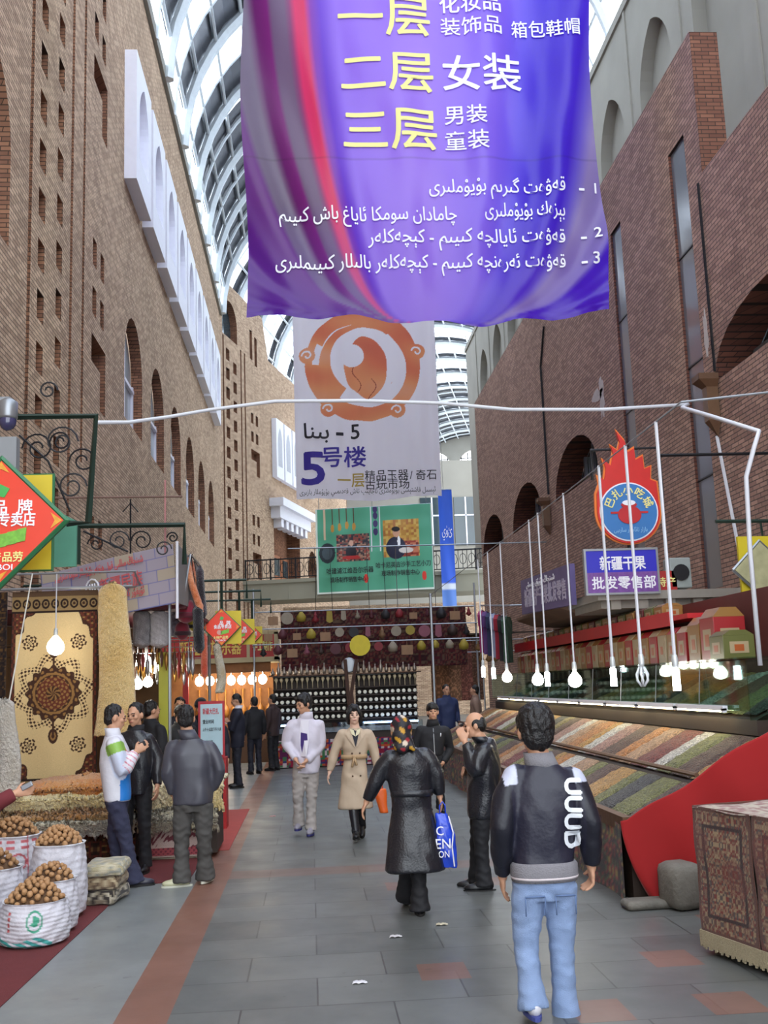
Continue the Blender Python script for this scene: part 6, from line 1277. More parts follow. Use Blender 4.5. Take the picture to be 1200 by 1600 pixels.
def person(label, loc, h, face, px=None, head=None, top=None, legs=None, shoe=(30, 28, 30), hair='short', vox=0.009, curl=0.5, body_k=1.0, extra=None, hands=True, group=None):
    """loc: ground point; face: degrees, 0 looks away from the camera, 180 towards it, 90 to the picture's left side"""
    f = math.radians(face); k = h/1.72; root = empty('person', (loc[0], loc[1], 0.006 if len(loc) < 3 else loc[2])); tag(root, label, 'person', group)
    fw = Vector((-math.sin(f), math.cos(f), 0)); rt = Vector((math.cos(f), math.sin(f), 0)); O = Vector(root.location)
    L3 = lambda x, y, z: rt*(x*k)+fw*(y*k)+Vector((0, 0, z*k))
    J = {}
    for nm, (x, y, z) in DEF.items():
        J[nm+'R'] = L3(x, y, z); J[nm+'L'] = L3(-x, y, z)
    J['head'] = L3(0, 0.02, 1.61)
    for nm, v in (px or {}).items(): J[nm] = at(v[0], v[1], loc[1]+v[2])-O
    for s in 'LR':
        if px and ('ank'+s) in px and ('toe'+s) not in px: J['toe'+s] = J['ank'+s]+fw*0.15*k+Vector((0, 0, 0.03*k-J['ank'+s].z if J['ank'+s].z < 0.16 else -0.08))
    pel = (J['hipL']+J['hipR'])/2; shm = (J['shL']+J['shR'])/2
    hd = head or {}; hc = J['head']; hs = hd.get('s', 1.0)*k
    hy = f+math.radians(hd.get('yaw', 0)); HM = Matrix.Translation(hc) @ Matrix.Rotation(hy, 4, 'Z') @ Matrix.Rotation(math.radians(hd.get('roll', 0)), 4, 'Y') @ Matrix.Rotation(math.radians(hd.get('pitch', 0)), 4, 'X') @ Matrix.Scale(hs, 4)
    # ---- body: one skin
    b = MB(); S = k*body_k
    loft(b, [(pel+Vector((0, 0, 0.0)), rt, fw, 0.10*S, 0.07*S), (pel+Vector((0, 0, 0.06*k)), rt, fw, 0.13*S, 0.085*S), (pel.lerp(shm, 0.35), rt, fw, 0.115*S, 0.08*S), (pel.lerp(shm, 0.75), rt, fw, 0.14*S, 0.09*S), (shm+Vector((0, 0, -0.03*k)), rt, fw, 0.11*S, 0.06*S), (shm+Vector((0, 0, 0.05*k)), rt, fw, 0.06*S, 0.05*S)], 18)
    b.tube([shm, HM @ Vector((0, -0.015, -0.07))], [0.066*k, 0.055*k], 14)
    b.ell((0, -0.012, 0.015), (0.074, 0.092, 0.1), 20, 14, HM); b.ell((0, 0.022, -0.05), (0.057, 0.066, 0.072), 18, 12, HM); b.ell((0, 0.055, -0.095), (0.026, 0.026, 0.02), 12, 8, HM)
    b.ell((0, 0.084, 0.018), (0.05, 0.014, 0.014), 12, 8, HM); b.tube([HM @ Vector(p) for p in ((0, 0.085, 0.012), (0, 0.1, -0.018), (0, 0.098, -0.03))], [0.009*hs, 0.014*hs, 0.013*hs], 8)
    b.ell((0, 0.082, -0.062), (0.024, 0.014, 0.012), 12, 8, HM)
    for sx in (-1, 1): b.ell((sx*0.078, -0.01, -0.01), (0.014, 0.022, 0.034), 10, 8, HM); b.ell((sx*0.04, 0.062, -0.022), (0.024, 0.024, 0.02), 10, 8, HM)
    for s, sg in (('L', -1), ('R', 1)):
        taper(b, [J['hip'+s], J['knee'+s], J['ank'+s]], [0.072*S, 0.05*S, 0.036*S]); tv = J['toe'+s]-J['ank'+s]; tv.z = 0; tv = tv.normalized() if tv.length > 1e-3 else fw; b.tube([J['ank'+s], J['ank'+s]+tv*0.05*k+Vector((0, 0, -0.028*k))], [0.033*S, 0.024*S], 10)
        taper(b, [J['sh'+s].lerp(shm, 0.2)+Vector((0, 0, -0.04*k)), J['sh'+s].lerp(J['el'+s], 0.3), J['el'+s], J['wr'+s]], [0.038*S, 0.04*S, 0.036*S, 0.027*S])
        if hands:
            d = (J['wr'+s]-J['el'+s]).normalized(); hv = hd.get('hand'+s)
            if hv: d = Vector(hv).normalized()
            pn = (rt*-sg); pn = (pn-d*pn.dot(d)).normalized(); th = d.cross(pn)*sg; 
            if th.dot(fw) < 0 and not hv: th = -th
            w = J['wr'+s]; hk = k*1.0
            pm = Matrix((th, pn, d)).transposed().to_4x4(); pm.translation = w+d*0.05*hk
            b.ell((0, 0, 0), (0.04*hk, 0.017*hk, 0.055*hk), 12, 8, pm); b.tube([w-d*0.02, w+d*0.02*hk], [0.027*hk, 0.028*hk], 10)
            cu = hd.get('curl'+s, curl)
            for i, (off, ln) in enumerate(((0.031, 0.072), (0.0105, 0.082), (-0.0105, 0.077), (-0.031, 0.06))):
                p = w+d*0.092*hk+th*off*hk; pts = [p-d*0.02*hk, p]; dd = d.copy()
                for sgm in (0.45, 0.32, 0.25):
                    dd = (dd+pn*cu*0.9+th*off*1.5).normalized(); p = p+dd*ln*sgm*hk; pts.append(p)
                b.tube(pts, [0.0105*hk, 0.0105*hk, 0.0095*hk, 0.009*hk, 0.0075*hk], 8)
            p = w+d*0.035*hk+th*0.034*hk; b.tube([w+d*0.03*hk, p, p+(th*0.7+d*0.7).normalized()*0.034*hk, p+(th*0.5+d*0.9+pn*cu*0.6).normalized()*0.064*hk], [0.014*hk, 0.013*hk, 0.0105*hk, 0.009*hk], 8)
    me, _ = remesh(b, vox, 2); garment_obj('body', me, hd.get('skin', SKIN), root)
    if hd.get('face', True):
        for sx in (-1, 1):
            e = MB(); e.ell((sx*0.03, 0.079, 0.0), (0.015, 0.009, 0.0065), 10, 6, HM); e.build('eye', EYEM, root, True)
            e = MB(); e.tube([HM @ Vector((sx*0.014, 0.094, 0.022)), HM @ Vector((sx*0.03, 0.093, 0.028)), HM @ Vector((sx*0.047, 0.08, 0.022))], 0.0045*hs, 5); e.build('eyebrow', HAIRM, root, True)
        e = MB(); e.ell((0, 0.089, -0.062), (0.022, 0.008, 0.0065), 10, 6, HM); e.build('mouth', LIPM, root, True)
    # ---- hair
    b = MB()
    if hair in ('short', 'thick', 'tied', 'fringe'):
        q = 1.0 if hair == 'short' else 1.1
        b.ell((0, -0.03, 0.04), (0.083*q, 0.094*q, 0.092*q), 18, 12, HM); b.ell((0, -0.06, -0.01), (0.076*q, 0.055*q, 0.08*q), 14, 10, HM)
        if hair in ('thick', 'fringe', 'tied'): b.ell((0, 0.045, 0.085), (0.07, 0.05, 0.04), 14, 10, HM)
        if hair == 'fringe': b.ell((0.0, 0.075, 0.06), (0.06, 0.026, 0.035), 12, 8, HM)
        if hair in ('thick', 'tied'):
            for sx in (-1, 1): b.ell((sx*0.07, 0.015, 0.03), (0.022, 0.04, 0.06), 10, 8, HM)
        if hair == 'tied': b.ell((0, -0.1, -0.02), (0.045, 0.045, 0.05), 12, 8, HM)
        me, _ = remesh(b, 0.009*max(1, vox/0.009), 1, 0.006, 60, 3, stretch=(1, 1, 0.4)); garment_obj('hair', me, HAIRM, root)
    if hair == 'tied':
        b = MB()
        for sx in (-1, 1): b.tube([HM @ Vector(p) for p in ((sx*0.03, 0.075, 0.085), (sx*0.075, 0.045, 0.03), (sx*0.082, 0.0, -0.05), (sx*0.06, -0.06, -0.1))], [0.02*hs, 0.026*hs, 0.026*hs, 0.03*hs], 8)
        b.build('side_hair', HAIRM, root, True)
    elif hair == 'balding':
        b.ell((0, -0.065, 0.0), (0.08, 0.05, 0.075), 16, 10, HM)
        for sx in (-1, 1): b.ell((sx*0.07, -0.02, 0.01), (0.014, 0.05, 0.045), 10, 8, HM)
        me, _ = remesh(b, 0.009, 1, 0.004, 60); garment_obj('hair', me, HAIRM, root)
    elif hair == 'cap':
        b.ell((0, -0.02, 0.06), (0.092, 0.104, 0.08), 18, 12, HM); b.lathe([(0.088, 0.02), (0.098, 0.03), (0.094, 0.075)], 20, HM); me, _ = remesh(b, 0.01, 1, 0.003, 30); garment_obj('cap', me, mat('black felt', (24, 24, 28), 0.85, sheen=0.3), root)
        b = MB(); b.ell((0, -0.06, -0.01), (0.078, 0.045, 0.05), 14, 8, HM); b.build('hair', mat('grey hair', (90, 86, 84), 0.6), root, True)
    # ---- legs
    if legs:
        b = MB(); lk = legs.get('k', 1.0)*k; hem = legs.get('hem', 0.07)*k
        loft(b, [(pel+Vector((0, 0, -0.085*k)), rt, fw, 0.13*lk, 0.10*lk), (pel+Vector((0, 0, 0.0*k)), rt, fw, 0.172*lk, 0.122*lk), (pel+Vector((0, 0, 0.08*k)), rt, fw, 0.165*lk, 0.115*lk), (pel+Vector((0, 0, 0.17*k)), rt, fw, 0.15*lk, 0.11*lk)], 24)
        for s in 'LR':
            a = J['ank'+s]-Vector((0, 0, legs.get('drop', 0.03)*k)); kn = J['knee'+s]; hp = J['hip'+s]
            taper(b, [hp, hp.lerp(kn, 0.5), kn, kn.lerp(a, 0.5), a.lerp(kn, 0.1), a], [0.098*lk, 0.088*lk, 0.07*lk, 0.064*lk, hem, hem*1.04], 16, 4)
        me, co = remesh(b, max(vox, 0.01), 3, legs.get('fold', 0.008), 10, 2, stretch=(0.6, 0.6, 1.6))
        garment_obj('trousers', me, legs['m'], root)
    for s in 'LR':
        if shoe is None: break
        a = J['ank'+s]; t = J['toe'+s]; d = (t-a); d.z = 0; d = d.normalized() if d.length > 1e-3 else fw; sd = Vector((-d.y, d.x, 0)); up = Vector((0, 0, 1))
        tilt = (hd.get('heel'+s, 0.0)); zb = a.z-0.085*k
        M = Matrix((sd, d, up)).transposed().to_4x4() @ Matrix.Rotation(-tilt, 4, 'X'); M.translation = Vector((a.x, a.y, zb))
        if tilt: M = Matrix.Translation(Vector((a.x, a.y, 0))+d*0.16*k) @ Matrix((sd, d, up)).transposed().to_4x4() @ Matrix.Rotation(-tilt, 4, 'X') @ Matrix.Translation((0, -0.16*k, 0))
        b = MB(); sc = k; b.ell((0, -0.02*sc, 0.055*sc), (0.042*sc, 0.065*sc, 0.052*sc), 14, 8, M); b.ell((0, 0.09*sc, 0.038*sc), (0.046*sc, 0.10*sc, 0.036*sc), 16, 8, M); b.ell((0, 0.03*sc, 0.05*sc), (0.041*sc, 0.08*sc, 0.05*sc), 14, 8, M); b.tube([M @ Vector((0, -0.02*sc, 0.05*sc)), M @ Vector((0, -0.02*sc, 0.11*sc))], 0.042*sc, 12)
        me, _ = remesh(b, 0.011, 2); c = shoe if not isinstance(shoe, dict) else shoe['c']; q = garment_obj('shoe', me, mat('shoe %s' % (c,), c, 0.35, var=0.1), root)
        b = MB(); poly = [(0.047*math.sin(a_)*(1.0 if math.cos(a_) > 0 else 0.9)*sc, 0.045*sc+0.145*math.cos(a_)*sc) for a_ in [2*PI*i/20 for i in range(20)]]
        b.add([(x, y, 0) for x, y in poly]+[(x, y, 0.022*sc) for x, y in poly], [tuple(range(20)), tuple(range(39, 19, -1))]+[((i+1) % 20, i, 20+i, 20+(i+1) % 20) for i in range(20)], M)
        cs = (30, 28, 28) if not isinstance(shoe, dict) else shoe['sole']; b.build('sole', mat('sole %s' % (cs,), cs, 0.6), q)
    # ---- jacket or coat
    R = dict(root=root, J=J, HM=HM, k=k, fw=fw, rt=rt, pel=pel, shm=shm, O=O)
    if top:
        tk = top.get('k', 1.0)*k; up = (shm-pel).normalized(); b = MB(); hemz = top.get('hem', -0.08)*k
        prof = top.get('prof') or [(0.0, 0.168, 0.122), (0.3, 0.178, 0.13), (0.62, 0.192, 0.138), (0.84, 0.198, 0.128), (0.95, 0.178, 0.105), (1.03, 0.128, 0.09), (1.10, 0.085, 0.075)]
        base = pel+Vector((0, 0, hemz)); rings = []
        if hemz < -0.3*k:   # a long coat hangs straight down from the hips
            for (zf, rx, ry) in top['skirt']: rings.append((pel+Vector((0, 0, hemz*zf))+fw*top.get('swing', 0)*zf, rt, fw, rx*tk, ry*tk))
            base = pel
        for t, rx, ry in prof: rings.append((base+(shm-base)*t, rt, fw, rx*tk, ry*tk))
        loft(b, rings, 30); sl_ = top.get('sleeve', 1.0)
        for s in 'LR':
            e = J['el'+s]; w = J['wr'+s]; sh = J['sh'+s]
            dn = Vector((0, 0, -0.035*k)); taper(b, [sh.lerp(shm, 0.45)+dn, sh.lerp(shm, 0.06)+dn, sh.lerp(e, 0.5), e, e.lerp(w, 0.5), w.lerp(e, 0.04)], [0.062*k*sl_, 0.076*k*sl_, 0.074*k*sl_, 0.068*k*sl_, 0.06*k*sl_, top.get('cuff', 0.047)*k*sl_], 16, 4)
        me, co = remesh(b, max(vox, 0.0105), 9, top.get('fold', 0.01), top.get('ff', 8.0), top.get('seed', 1))
        R['jco'] = co; cols = top['paint'](co+np.array(O), R) if 'paint' in top else None
        R['jacket'] = garment_obj(top.get('name', 'jacket'), me, top['m'], root, cols)
        if top.get('collar'):
            b = MB(); nb = shm+Vector((0, 0, 0.02*k)); nt = nb.lerp(HM @ Vector((0, -0.02, -0.1)), 0.95)
            rr = [(nb, 0.098, 0.082), (nb.lerp(nt, 0.5), 0.088, 0.076), (nt, 0.08, 0.074), (nt.lerp(nb, 0.06), 0.068, 0.062), (nb.lerp(nt, 0.4), 0.07, 0.06)]
            loft(b, [(c, rt, fw, rx*k, ry*k) for c, rx, ry in rr], 24); b.build('collar', top['collar'], root, True)
    if extra: extra(R)
    return R
LEATHER = mat('black leather', (30, 31, 38), 0.3, var=0.25, vs=6, bump=0.25, bs=60, coat=0.25, fold=0.35, fs=5); BLACKCL = mat('black cloth', (26, 26, 31), 0.75, var=0.15, fold=0.3); NAVYCL = mat('dark navy cloth', (28, 30, 44), 0.7, var=0.15, fold=0.3)
CHAR = mat('charcoal nylon', (70, 70, 80), 0.42, var=0.12, fold=0.5, fs=4); GREYTR = mat('dark grey trousers', (78, 76, 74), 0.85, var=0.2, fold=0.5, fs=6); DENIMD = mat('dark denim', (52, 54, 78), 0.85, var=0.35, vs=5, bump=0.2, bs=200, fold=0.5)
DENIML = mat('light blue denim', (134, 156, 194), 0.85, var=0.25, vs=5, bump=0.2, bs=200, fold=0.6, fs=8); KHAKI = mat('pale grey trousers', (172, 164, 160), 0.85, var=0.1, fold=0.5); PALEJ = mat('pale lilac jacket', (212, 206, 220), 0.6, var=0.06, fold=0.5); TRENCH = mat('beige trench coat', (192, 171, 148), 0.75, var=0.06, fold=0.35)
PRINTED = vcol('dyed jacket cloth', 0.45, 0.4, bump=0.2, bs=30, coat=0.1)
def on_surface(R, dirv):
    """a warp that lays flat letters onto the jacket, seen along dirv"""
    from mathutils.bvhtree import BVHTree
    me = R['jacket'].data; t = BVHTree.FromPolygons([v.co for v in me.vertices], [p.vertices for p in me.polygons]); d = Vector(dirv)
    def hit(p):
        r = t.ray_cast(Vector(p)-d*1.0, d); return (r[0]-d*0.008) if r[0] is not None else Vector(p)
    return hit
# man walking away in front: blue black jacket, light jeans
def fg_extra(R):
    root, k, J, O = R['root'], R['k'], R['J'], R['O']; hit = on_surface(R, (0, 1, 0))
    c = at(888, 1268, O.y)-O
    me, co = text_mesh('UUUD', 0.145, 0, 0.375); w0 = co[:, 0].min(); P = np.zeros_like(co); ang = -PI/2-0.06
    xs = co[:, 0]-w0-0.19; zs = (co[:, 1]-0.05)*0.95; allv = []; allf = []
    for dx_, dz_ in ((0, 0), (0.006, 0), (-0.006, 0), (0, 0.006), (0, -0.006)):
        px_ = (xs+dx_)*math.cos(ang)-(zs+dz_)*math.sin(ang); pz_ = (xs+dx_)*math.sin(ang)+(zs+dz_)*math.cos(ang); o_ = len(allv)
        allv += [hit((c.x+a, -0.1, c.z+e)) for a, e in zip(px_, pz_)]; allf += [tuple(v+o_ for v in p.vertices) for p in me.polygons]
    m2 = bpy.data.meshes.new('lettering'); m2.from_pydata([tuple(v) for v in allv], [], allf); m2.materials.append(mat('white print', (226, 230, 236), 0.5, var=0.1, vs=40)); link('lettering', m2, root)
    b = MB(); pel = R['pel']; rt, fw = R['rt'], R['fw']
    loft(b, [(pel+Vector((0, 0, 0.02*k)), rt, fw, 0.178*k, 0.132*k), (pel+Vector((0, 0, 0.05*k)), rt, fw, 0.184*k, 0.138*k), (pel+Vector((0, 0, 0.105*k)), rt, fw, 0.184*k, 0.138*k), (pel+Vector((0, 0, 0.12*k)), rt, fw, 0.174*k, 0.13*k)], 30); b.build('hem_band', mat('grey rib knit', (126, 124, 130), 0.9, bump=0.3, bs=120), root, True)
    b = MB(); loft(b, [(pel+Vector((0, 0, 0.035*k)), rt, fw, 0.183*k, 0.137*k), (pel+Vector((0, 0, 0.047*k)), rt, fw, 0.1855*k, 0.1395*k)], 30); b.build('hem_stripe', mat('pale stripe', (206, 196, 200), 0.8), root, True)
    for xx in (0.085, -0.085):
        b = MB(); p = pel+rt*xx+Vector((0, 0, -0.045*k)); q = p-fw*0.125*k; b.tube([q+rt*-0.055, q+rt*0.055], 0.006, 5); b.tube([q+rt*-0.055+Vector((0, 0, -.1)), q+rt*-0.055], 0.004, 5); b.tube([q+rt*0.055+Vector((0, 0, -.1)), q+rt*0.055], 0.004, 5)
        b.build('pocket_seam', mat('jean seam', (96, 118, 158), 0.9), root, True)
def fg_paint(co, R):
    C = np.ones((len(co), 3))*rgb(34, 34, 50); px_ = co[:, 0]; z = co[:, 2]; sh = R['shm']+R['O']
    m = (np.abs(px_-sh.x) > 0.165) & (z > sh.z-0.055) & (np.abs(px_-sh.x) < 0.24); C[m] = rgb(190, 194, 214)
    a = (np.abs(px_-sh.x) > 0.205); C[a & ~m] = rgb(26, 27, 38); return C
Y = 6.1; g0 = fl(862, 1603)
person('man walking away in light blue jeans and a dark jacket with white letters', (at(852, 1600, Y).x, Y), 1.78, 0,
  dict(head=(836, 1141, 0.02), shL=(800, 1207, 0), shR=(897, 1207, 0), elL=(783, 1292, -0.06), wrL=(785, 1368, 0.08), elR=(922, 1285, -0.06), wrR=(924, 1352, 0.02), hipL=(826, 1380, 0), hipR=(876, 1380, 0), kneeL=(822, 1478, 0.03), ankL=(833, 1562, -0.05), kneeR=(878, 1482, 0.05), ankR=(885, 1598, 0.08)),
  dict(s=1.13, curlL=0.35, curlR=0.9), dict(m=PRINTED, k=0.98, hem=0.09, paint=fg_paint, fold=0.010, seed=3, collar=mat('grey rib knit', (126, 124, 130), 0.9, bump=0.3, bs=120), sleeve=1.0, cuff=0.05), dict(m=DENIML, k=0.98, hem=0.082, fold=0.006, drop=0.05), dict(c=(206, 206, 214), sole=(70, 80, 150)), 'thick', 0.0075, extra=fg_extra)
# woman in long leather coat with headscarf
def scarf_extra(R):
    root, HM, k = R['root'], R['HM'], R['k']; b = MB()
    b.ell((0, -0.02, 0.03), (0.096, 0.108, 0.108), 20, 14, HM); b.ell((0, -0.06, -0.06), (0.086, 0.075, 0.085), 16, 10, HM); b.ell((0.0, -0.09, -0.14), (0.07, 0.045, 0.06), 12, 8, HM); b.tube([HM @ Vector((0.06, -0.07, -0.1)), HM @ Vector((0.1, -0.1, -0.18))], [0.04*k, 0.012*k], 8)
    me, co = remesh(b, 0.010, 2, 0.006, 22); C = np.ones((len(co), 3))*rgb(28, 26, 32); n1 = np.sin(co[:, 0]*42+co[:, 2]*20)*np.sin(co[:, 2]*46-co[:, 1]*30); C[n1 > 0.62] = rgb(186, 140, 40); C[n1 < -0.7] = rgb(146, 34, 44); n2 = np.sin(co[:, 0]*30+3)*np.sin(co[:, 2]*28+1); C[n2 > 0.8] = rgb(206, 190, 170)
    garment_obj('headscarf', me, vcol('printed silk', 0.5, 0.4), root, C)
    b = MB(); pel = R['pel']; loft(b, [(pel+Vector((0, 0, 0.10*k)), R['rt'], R['fw'], 0.182*k, 0.14*k), (pel+Vector((0, 0, 0.15*k)), R['rt'], R['fw'], 0.180*k, 0.139*k)], 28); b.build('belt', LEATHER, root, True)
SK1 = [(1.0, 0.25, 0.2), (0.97, 0.252, 0.2), (0.6, 0.222, 0.175), (0.3, 0.198, 0.15)]
Y = 8.95
person('woman walking away in a long black leather coat and patterned headscarf', (at(650, 1420, Y).x, Y), 1.68, -4,
  dict(head=(627, 1143, 0.02), shL=(608, 1178, 0), shR=(664, 1176, 0), elL=(588, 1217, 0.02), wrL=(573, 1252, 0.06), elR=(681, 1208, 0), wrR=(687, 1243, 0.02), hipL=(628, 1262, 0), hipR=(660, 1262, 0), kneeL=(636, 1345, 0.04), ankL=(634, 1393, 0.25), kneeR=(654, 1348, 0), ankR=(656, 1413, -0.02)),
  dict(s=1.0, face=False, pitch=-12, heelL=0.5), dict(m=LEATHER, name='coat', k=1.0, hem=-0.51, skirt=SK1, fold=0.012, ff=7, seed=5, collar=LEATHER, sleeve=1.05), dict(m=BLACKCL, hem=0.085, drop=0.05), (24, 24, 26), None, 0.0085, extra=scarf_extra)
# her blue bag
bp = at(694, 1313, 8.9); root = empty('shopping_bag', (bp.x, 8.9, at(694, 1357, 8.9).z)); tag(root, 'bright blue plastic bag with white letters held by the woman in leather', 'bag'); bh = at(694, 1270, 8.9).z-root.location.z
b = MB(); loft(b, [(Vector((0.02, 0, 0)), Vector((1, 0, 0)), Vector((0, 1, 0)), 0.075, 0.03), (Vector((0, 0, bh*0.12)), Vector((1, 0, 0)), Vector((0, 1, 0)), 0.09, 0.05), (Vector((0, 0, bh*0.6)), Vector((1, 0, 0)), Vector((0, 1, 0)), 0.092, 0.055), (Vector((0, 0, bh*0.82)), Vector((1, 0, 0)), Vector((0, 1, 0)), 0.06, 0.035), (Vector((-0.01, 0, bh)), Vector((1, 0, 0)), Vector((0, 1, 0)), 0.05, 0.02)], 24)
me, co = remesh(b, 0.01, 1, 0.012, 16, 4); garment_obj('bag_body', me, mat('blue plastic', (34, 72, 206), 0.25, var=0.15, vs=9, coat=0.4), root)
for s_, x, z, sz, w in (('C', -0.075, bh*0.62, 0.1, 0.06), ('EN', -0.085, bh*0.38, 0.11, 0.12), ('ION', -0.075, bh*0.22, 0.075, 0.1)): lettering(s_, Matrix.Translation((x, -0.062, z)), sz, WHITEINK, root, 0.01, w, lift=0.004)
b = MB(); b.tube([(0.07, -0.045, 0.02), (0.055, -0.062, bh*0.4), (0.07, -0.06, bh*0.65), (0.04, -0.04, bh*0.95)], 0.006, 5); b.build('white_stripe', WHITEINK, root)
b = MB(); b.tube([(-0.03, 0, bh*0.98), (-0.025, 0, bh+0.06), (0.0, 0, bh+0.09), (0.02, 0, bh+0.06), (0.02, 0, bh*0.98)], 0.006, 6); b.build('handle', MATS['blue plastic'], root, True)
# woman in a beige trench coat
def trench_extra(R):
    root, k, fw, rt, pel, shm = R['root'], R['k'], R['fw'], R['rt'], R['pel'], R['shm']
    b = MB(); c = pel+Vector((0, 0, 0.16*k)); loft(b, [(c, rt, fw, 0.170*k, 0.135*k), (c+Vector((0, 0, 0.05*k)), rt, fw, 0.170*k, 0.135*k)], 28); b.build('belt', mat('beige belt', (180, 150, 114), 0.7), root, True)
    b = MB(); q = c+fw*0.138*k+Vector((0, 0, .025*k)); b.ell(q, (0.03, 0.015, 0.028), 10, 6); b.tube([q, q+Vector((-0.03, 0, -.12))+fw*0.02], 0.014, 6); b.tube([q, q+Vector((0.03, 0, -.1))+fw*0.02], 0.014, 6); b.build('belt_knot', mat('beige belt', (180, 150, 114), 0.7), root, True)
    hit = on_surface(R, tuple(-fw))
    def tri(pts, m, nm, lift=0.0):
        b = MB(); P = []
        for x, z in pts: P.append(hit(shm+rt*x*k+Vector((0, 0, z*k))+fw*0.3)+fw*lift)
        n = len(P); cen = hit(shm+rt*(sum(p[0] for p in pts)/n)*k+Vector((0, 0, sum(p[1] for p in pts)/n*k))+fw*0.3)+fw*(lift+0.002)
        b.add(P+[cen]+[p-fw*0.03 for p in P], [(i, (i+1) % n, n) for i in range(n)]+[(i, n+1+i, n+1+(i+1) % n, (i+1) % n) for i in range(n)]); b.build(nm, m, root)
    tri([(-0.06, 0.03), (0.06, 0.03), (0.02, -0.12), (0.0, -0.19), (-0.02, -0.12)], NAVYCL, 'shirt', 0.004)
    tri([(-0.07, 0.035), (-0.02, 0.02), (0.0, -0.06), (-0.05, -0.03)], mat('cream scarf', (222, 214, 180), 0.7), 'neck_scarf', 0.012); tri([(0.07, 0.035), (0.05, -0.03), (0.0, -0.06), (0.02, 0.02)], mat('cream scarf', (222, 214, 180), 0.7), 'neck_scarf', 0.012)
    for sg in (-1, 1): tri([(sg*0.065, 0.03), (sg*0.13, -0.03), (sg*0.09, -0.09), (sg*0.01, -0.2)], TRENCH, 'lapel', 0.012)
    for zz in (-0.27, -0.55):
        for sg in (-1, 1): b = MB(); p = hit(shm+rt*sg*0.05*k+Vector((0, 0, zz*k))+fw*0.3); b.ell(p, (0.012, 0.012, 0.012), 8, 6); b.build('button', mat('brown button', (90, 66, 50), 0.4), root, True)
    for s in 'LR':
        b = MB(); a = R['J']['ank'+s]; kn = R['J']['knee'+s]; taper(b, [kn.lerp(a, 0.12), kn.lerp(a, 0.5), a, a-Vector((0, 0, .05))], [0.062*k, 0.058*k, 0.045*k, 0.045*k]); b.build('boot_shaft', LEATHER, root, True)
Y = 13.3
person('woman walking forward in a belted beige trench coat and black boots', (at(556, 1308, Y).x, Y), 1.66, 178,
  dict(head=(553, 1117, -0.02), shR=(533, 1143, 0), shL=(577, 1142, 0), elR=(522, 1178, 0.02), wrR=(515, 1206, 0), elL=(585, 1175, 0.02), wrL=(592, 1212, 0), hipR=(544, 1205, 0), hipL=(564, 1205, 0), kneeR=(551, 1256, -0.08), ankR=(556, 1299, -0.14), kneeL=(564, 1258, 0.06), ankL=(565, 1290, 0.28)),
  dict(yaw=6, heelL=0.5, skin=mat('fair skin', (226, 186, 164), 0.5, var=0.04)), dict(m=TRENCH, name='coat', k=0.92, hem=-0.46, skirt=[(1.0, 0.24, 0.18), (0.97, 0.242, 0.18), (0.6, 0.215, 0.165), (0.3, 0.19, 0.145)], prof=[(0.0, 0.175, 0.13), (0.28, 0.152, 0.118), (0.62, 0.18, 0.134), (0.84, 0.185, 0.12), (0.95, 0.162, 0.098), (1.03, 0.118, 0.085), (1.10, 0.08, 0.07)], fold=0.007, seed=8, sleeve=0.9), dict(m=BLACKCL, k=0.8, hem=0.05), (24, 24, 28), 'tied', 0.0095, extra=trench_extra)
bp = at(594, 1270, 13.2); root = empty('shopping_bag', (bp.x, 13.2, bp.z)); tag(root, 'orange carrier bag held by the woman in the beige trench coat', 'bag'); bh = at(594, 1232, 13.2).z-bp.z
b = MB(); loft(b, [(Vector((0.05, 0, 0)), Vector((1, 0, 0)), Vector((0, 1, 0)), 0.05, 0.05), (Vector((0.0, 0, bh)), Vector((1, 0, 0)), Vector((0, 1, 0)), 0.085, 0.04)], 20); me, co = remesh(b, 0.012, 1, 0.006, 14); garment_obj('bag_body', me, mat('orange plastic', (222, 96, 30), 0.4), root); b = MB(); b.tube([(-0.04, 0, bh*0.97), (-0.03, 0, bh+0.12), (0.0, 0, bh+0.16), (0.03, 0, bh+0.12), (0.04, 0, bh*0.97)], 0.006, 6); b.build('handle', MATS['orange plastic'], root, True)
# young man in a pale jacket
def pale_extra(R):
    root, k, fw, rt, shm = R['root'], R['k'], R['fw'], R['rt'], R['shm']; hit = on_surface(R, tuple(-fw))
    for pts, m, nm, lf in (([(-0.05, 0.03), (0.05, 0.03), (0.07, -0.2), (0.05, -0.42), (-0.03, -0.42), (-0.06, -0.2)], mat('white shirt', (226, 222, 232), 0.7, var=0.03), 'shirt', 0.004), ([(-0.035, -0.14), (0.045, -0.12), (0.05, -0.28), (0.03, -0.39), (-0.02, -0.37), (-0.045, -0.24)], mat('purple vest', (66, 44, 116), 0.7), 'vest', 0.012)):
        b = MB(); P = [hit(shm+rt*x*k+Vector((0, 0, z*k))+fw*0.3)+fw*lf for x, z in pts]; n = len(P); cen = sum(P, Vector())/n; cen = hit(cen+fw*0.3)+fw*(lf+0.004)
        b.add(P+[cen]+[p-fw*0.03 for p in P], [(i, (i+1) % n, n) for i in range(n)]+[(i, n+1+i, n+1+(i+1) % n, (i+1) % n) for i in range(n)]); b.build(nm, m, root)
Y = 13.95
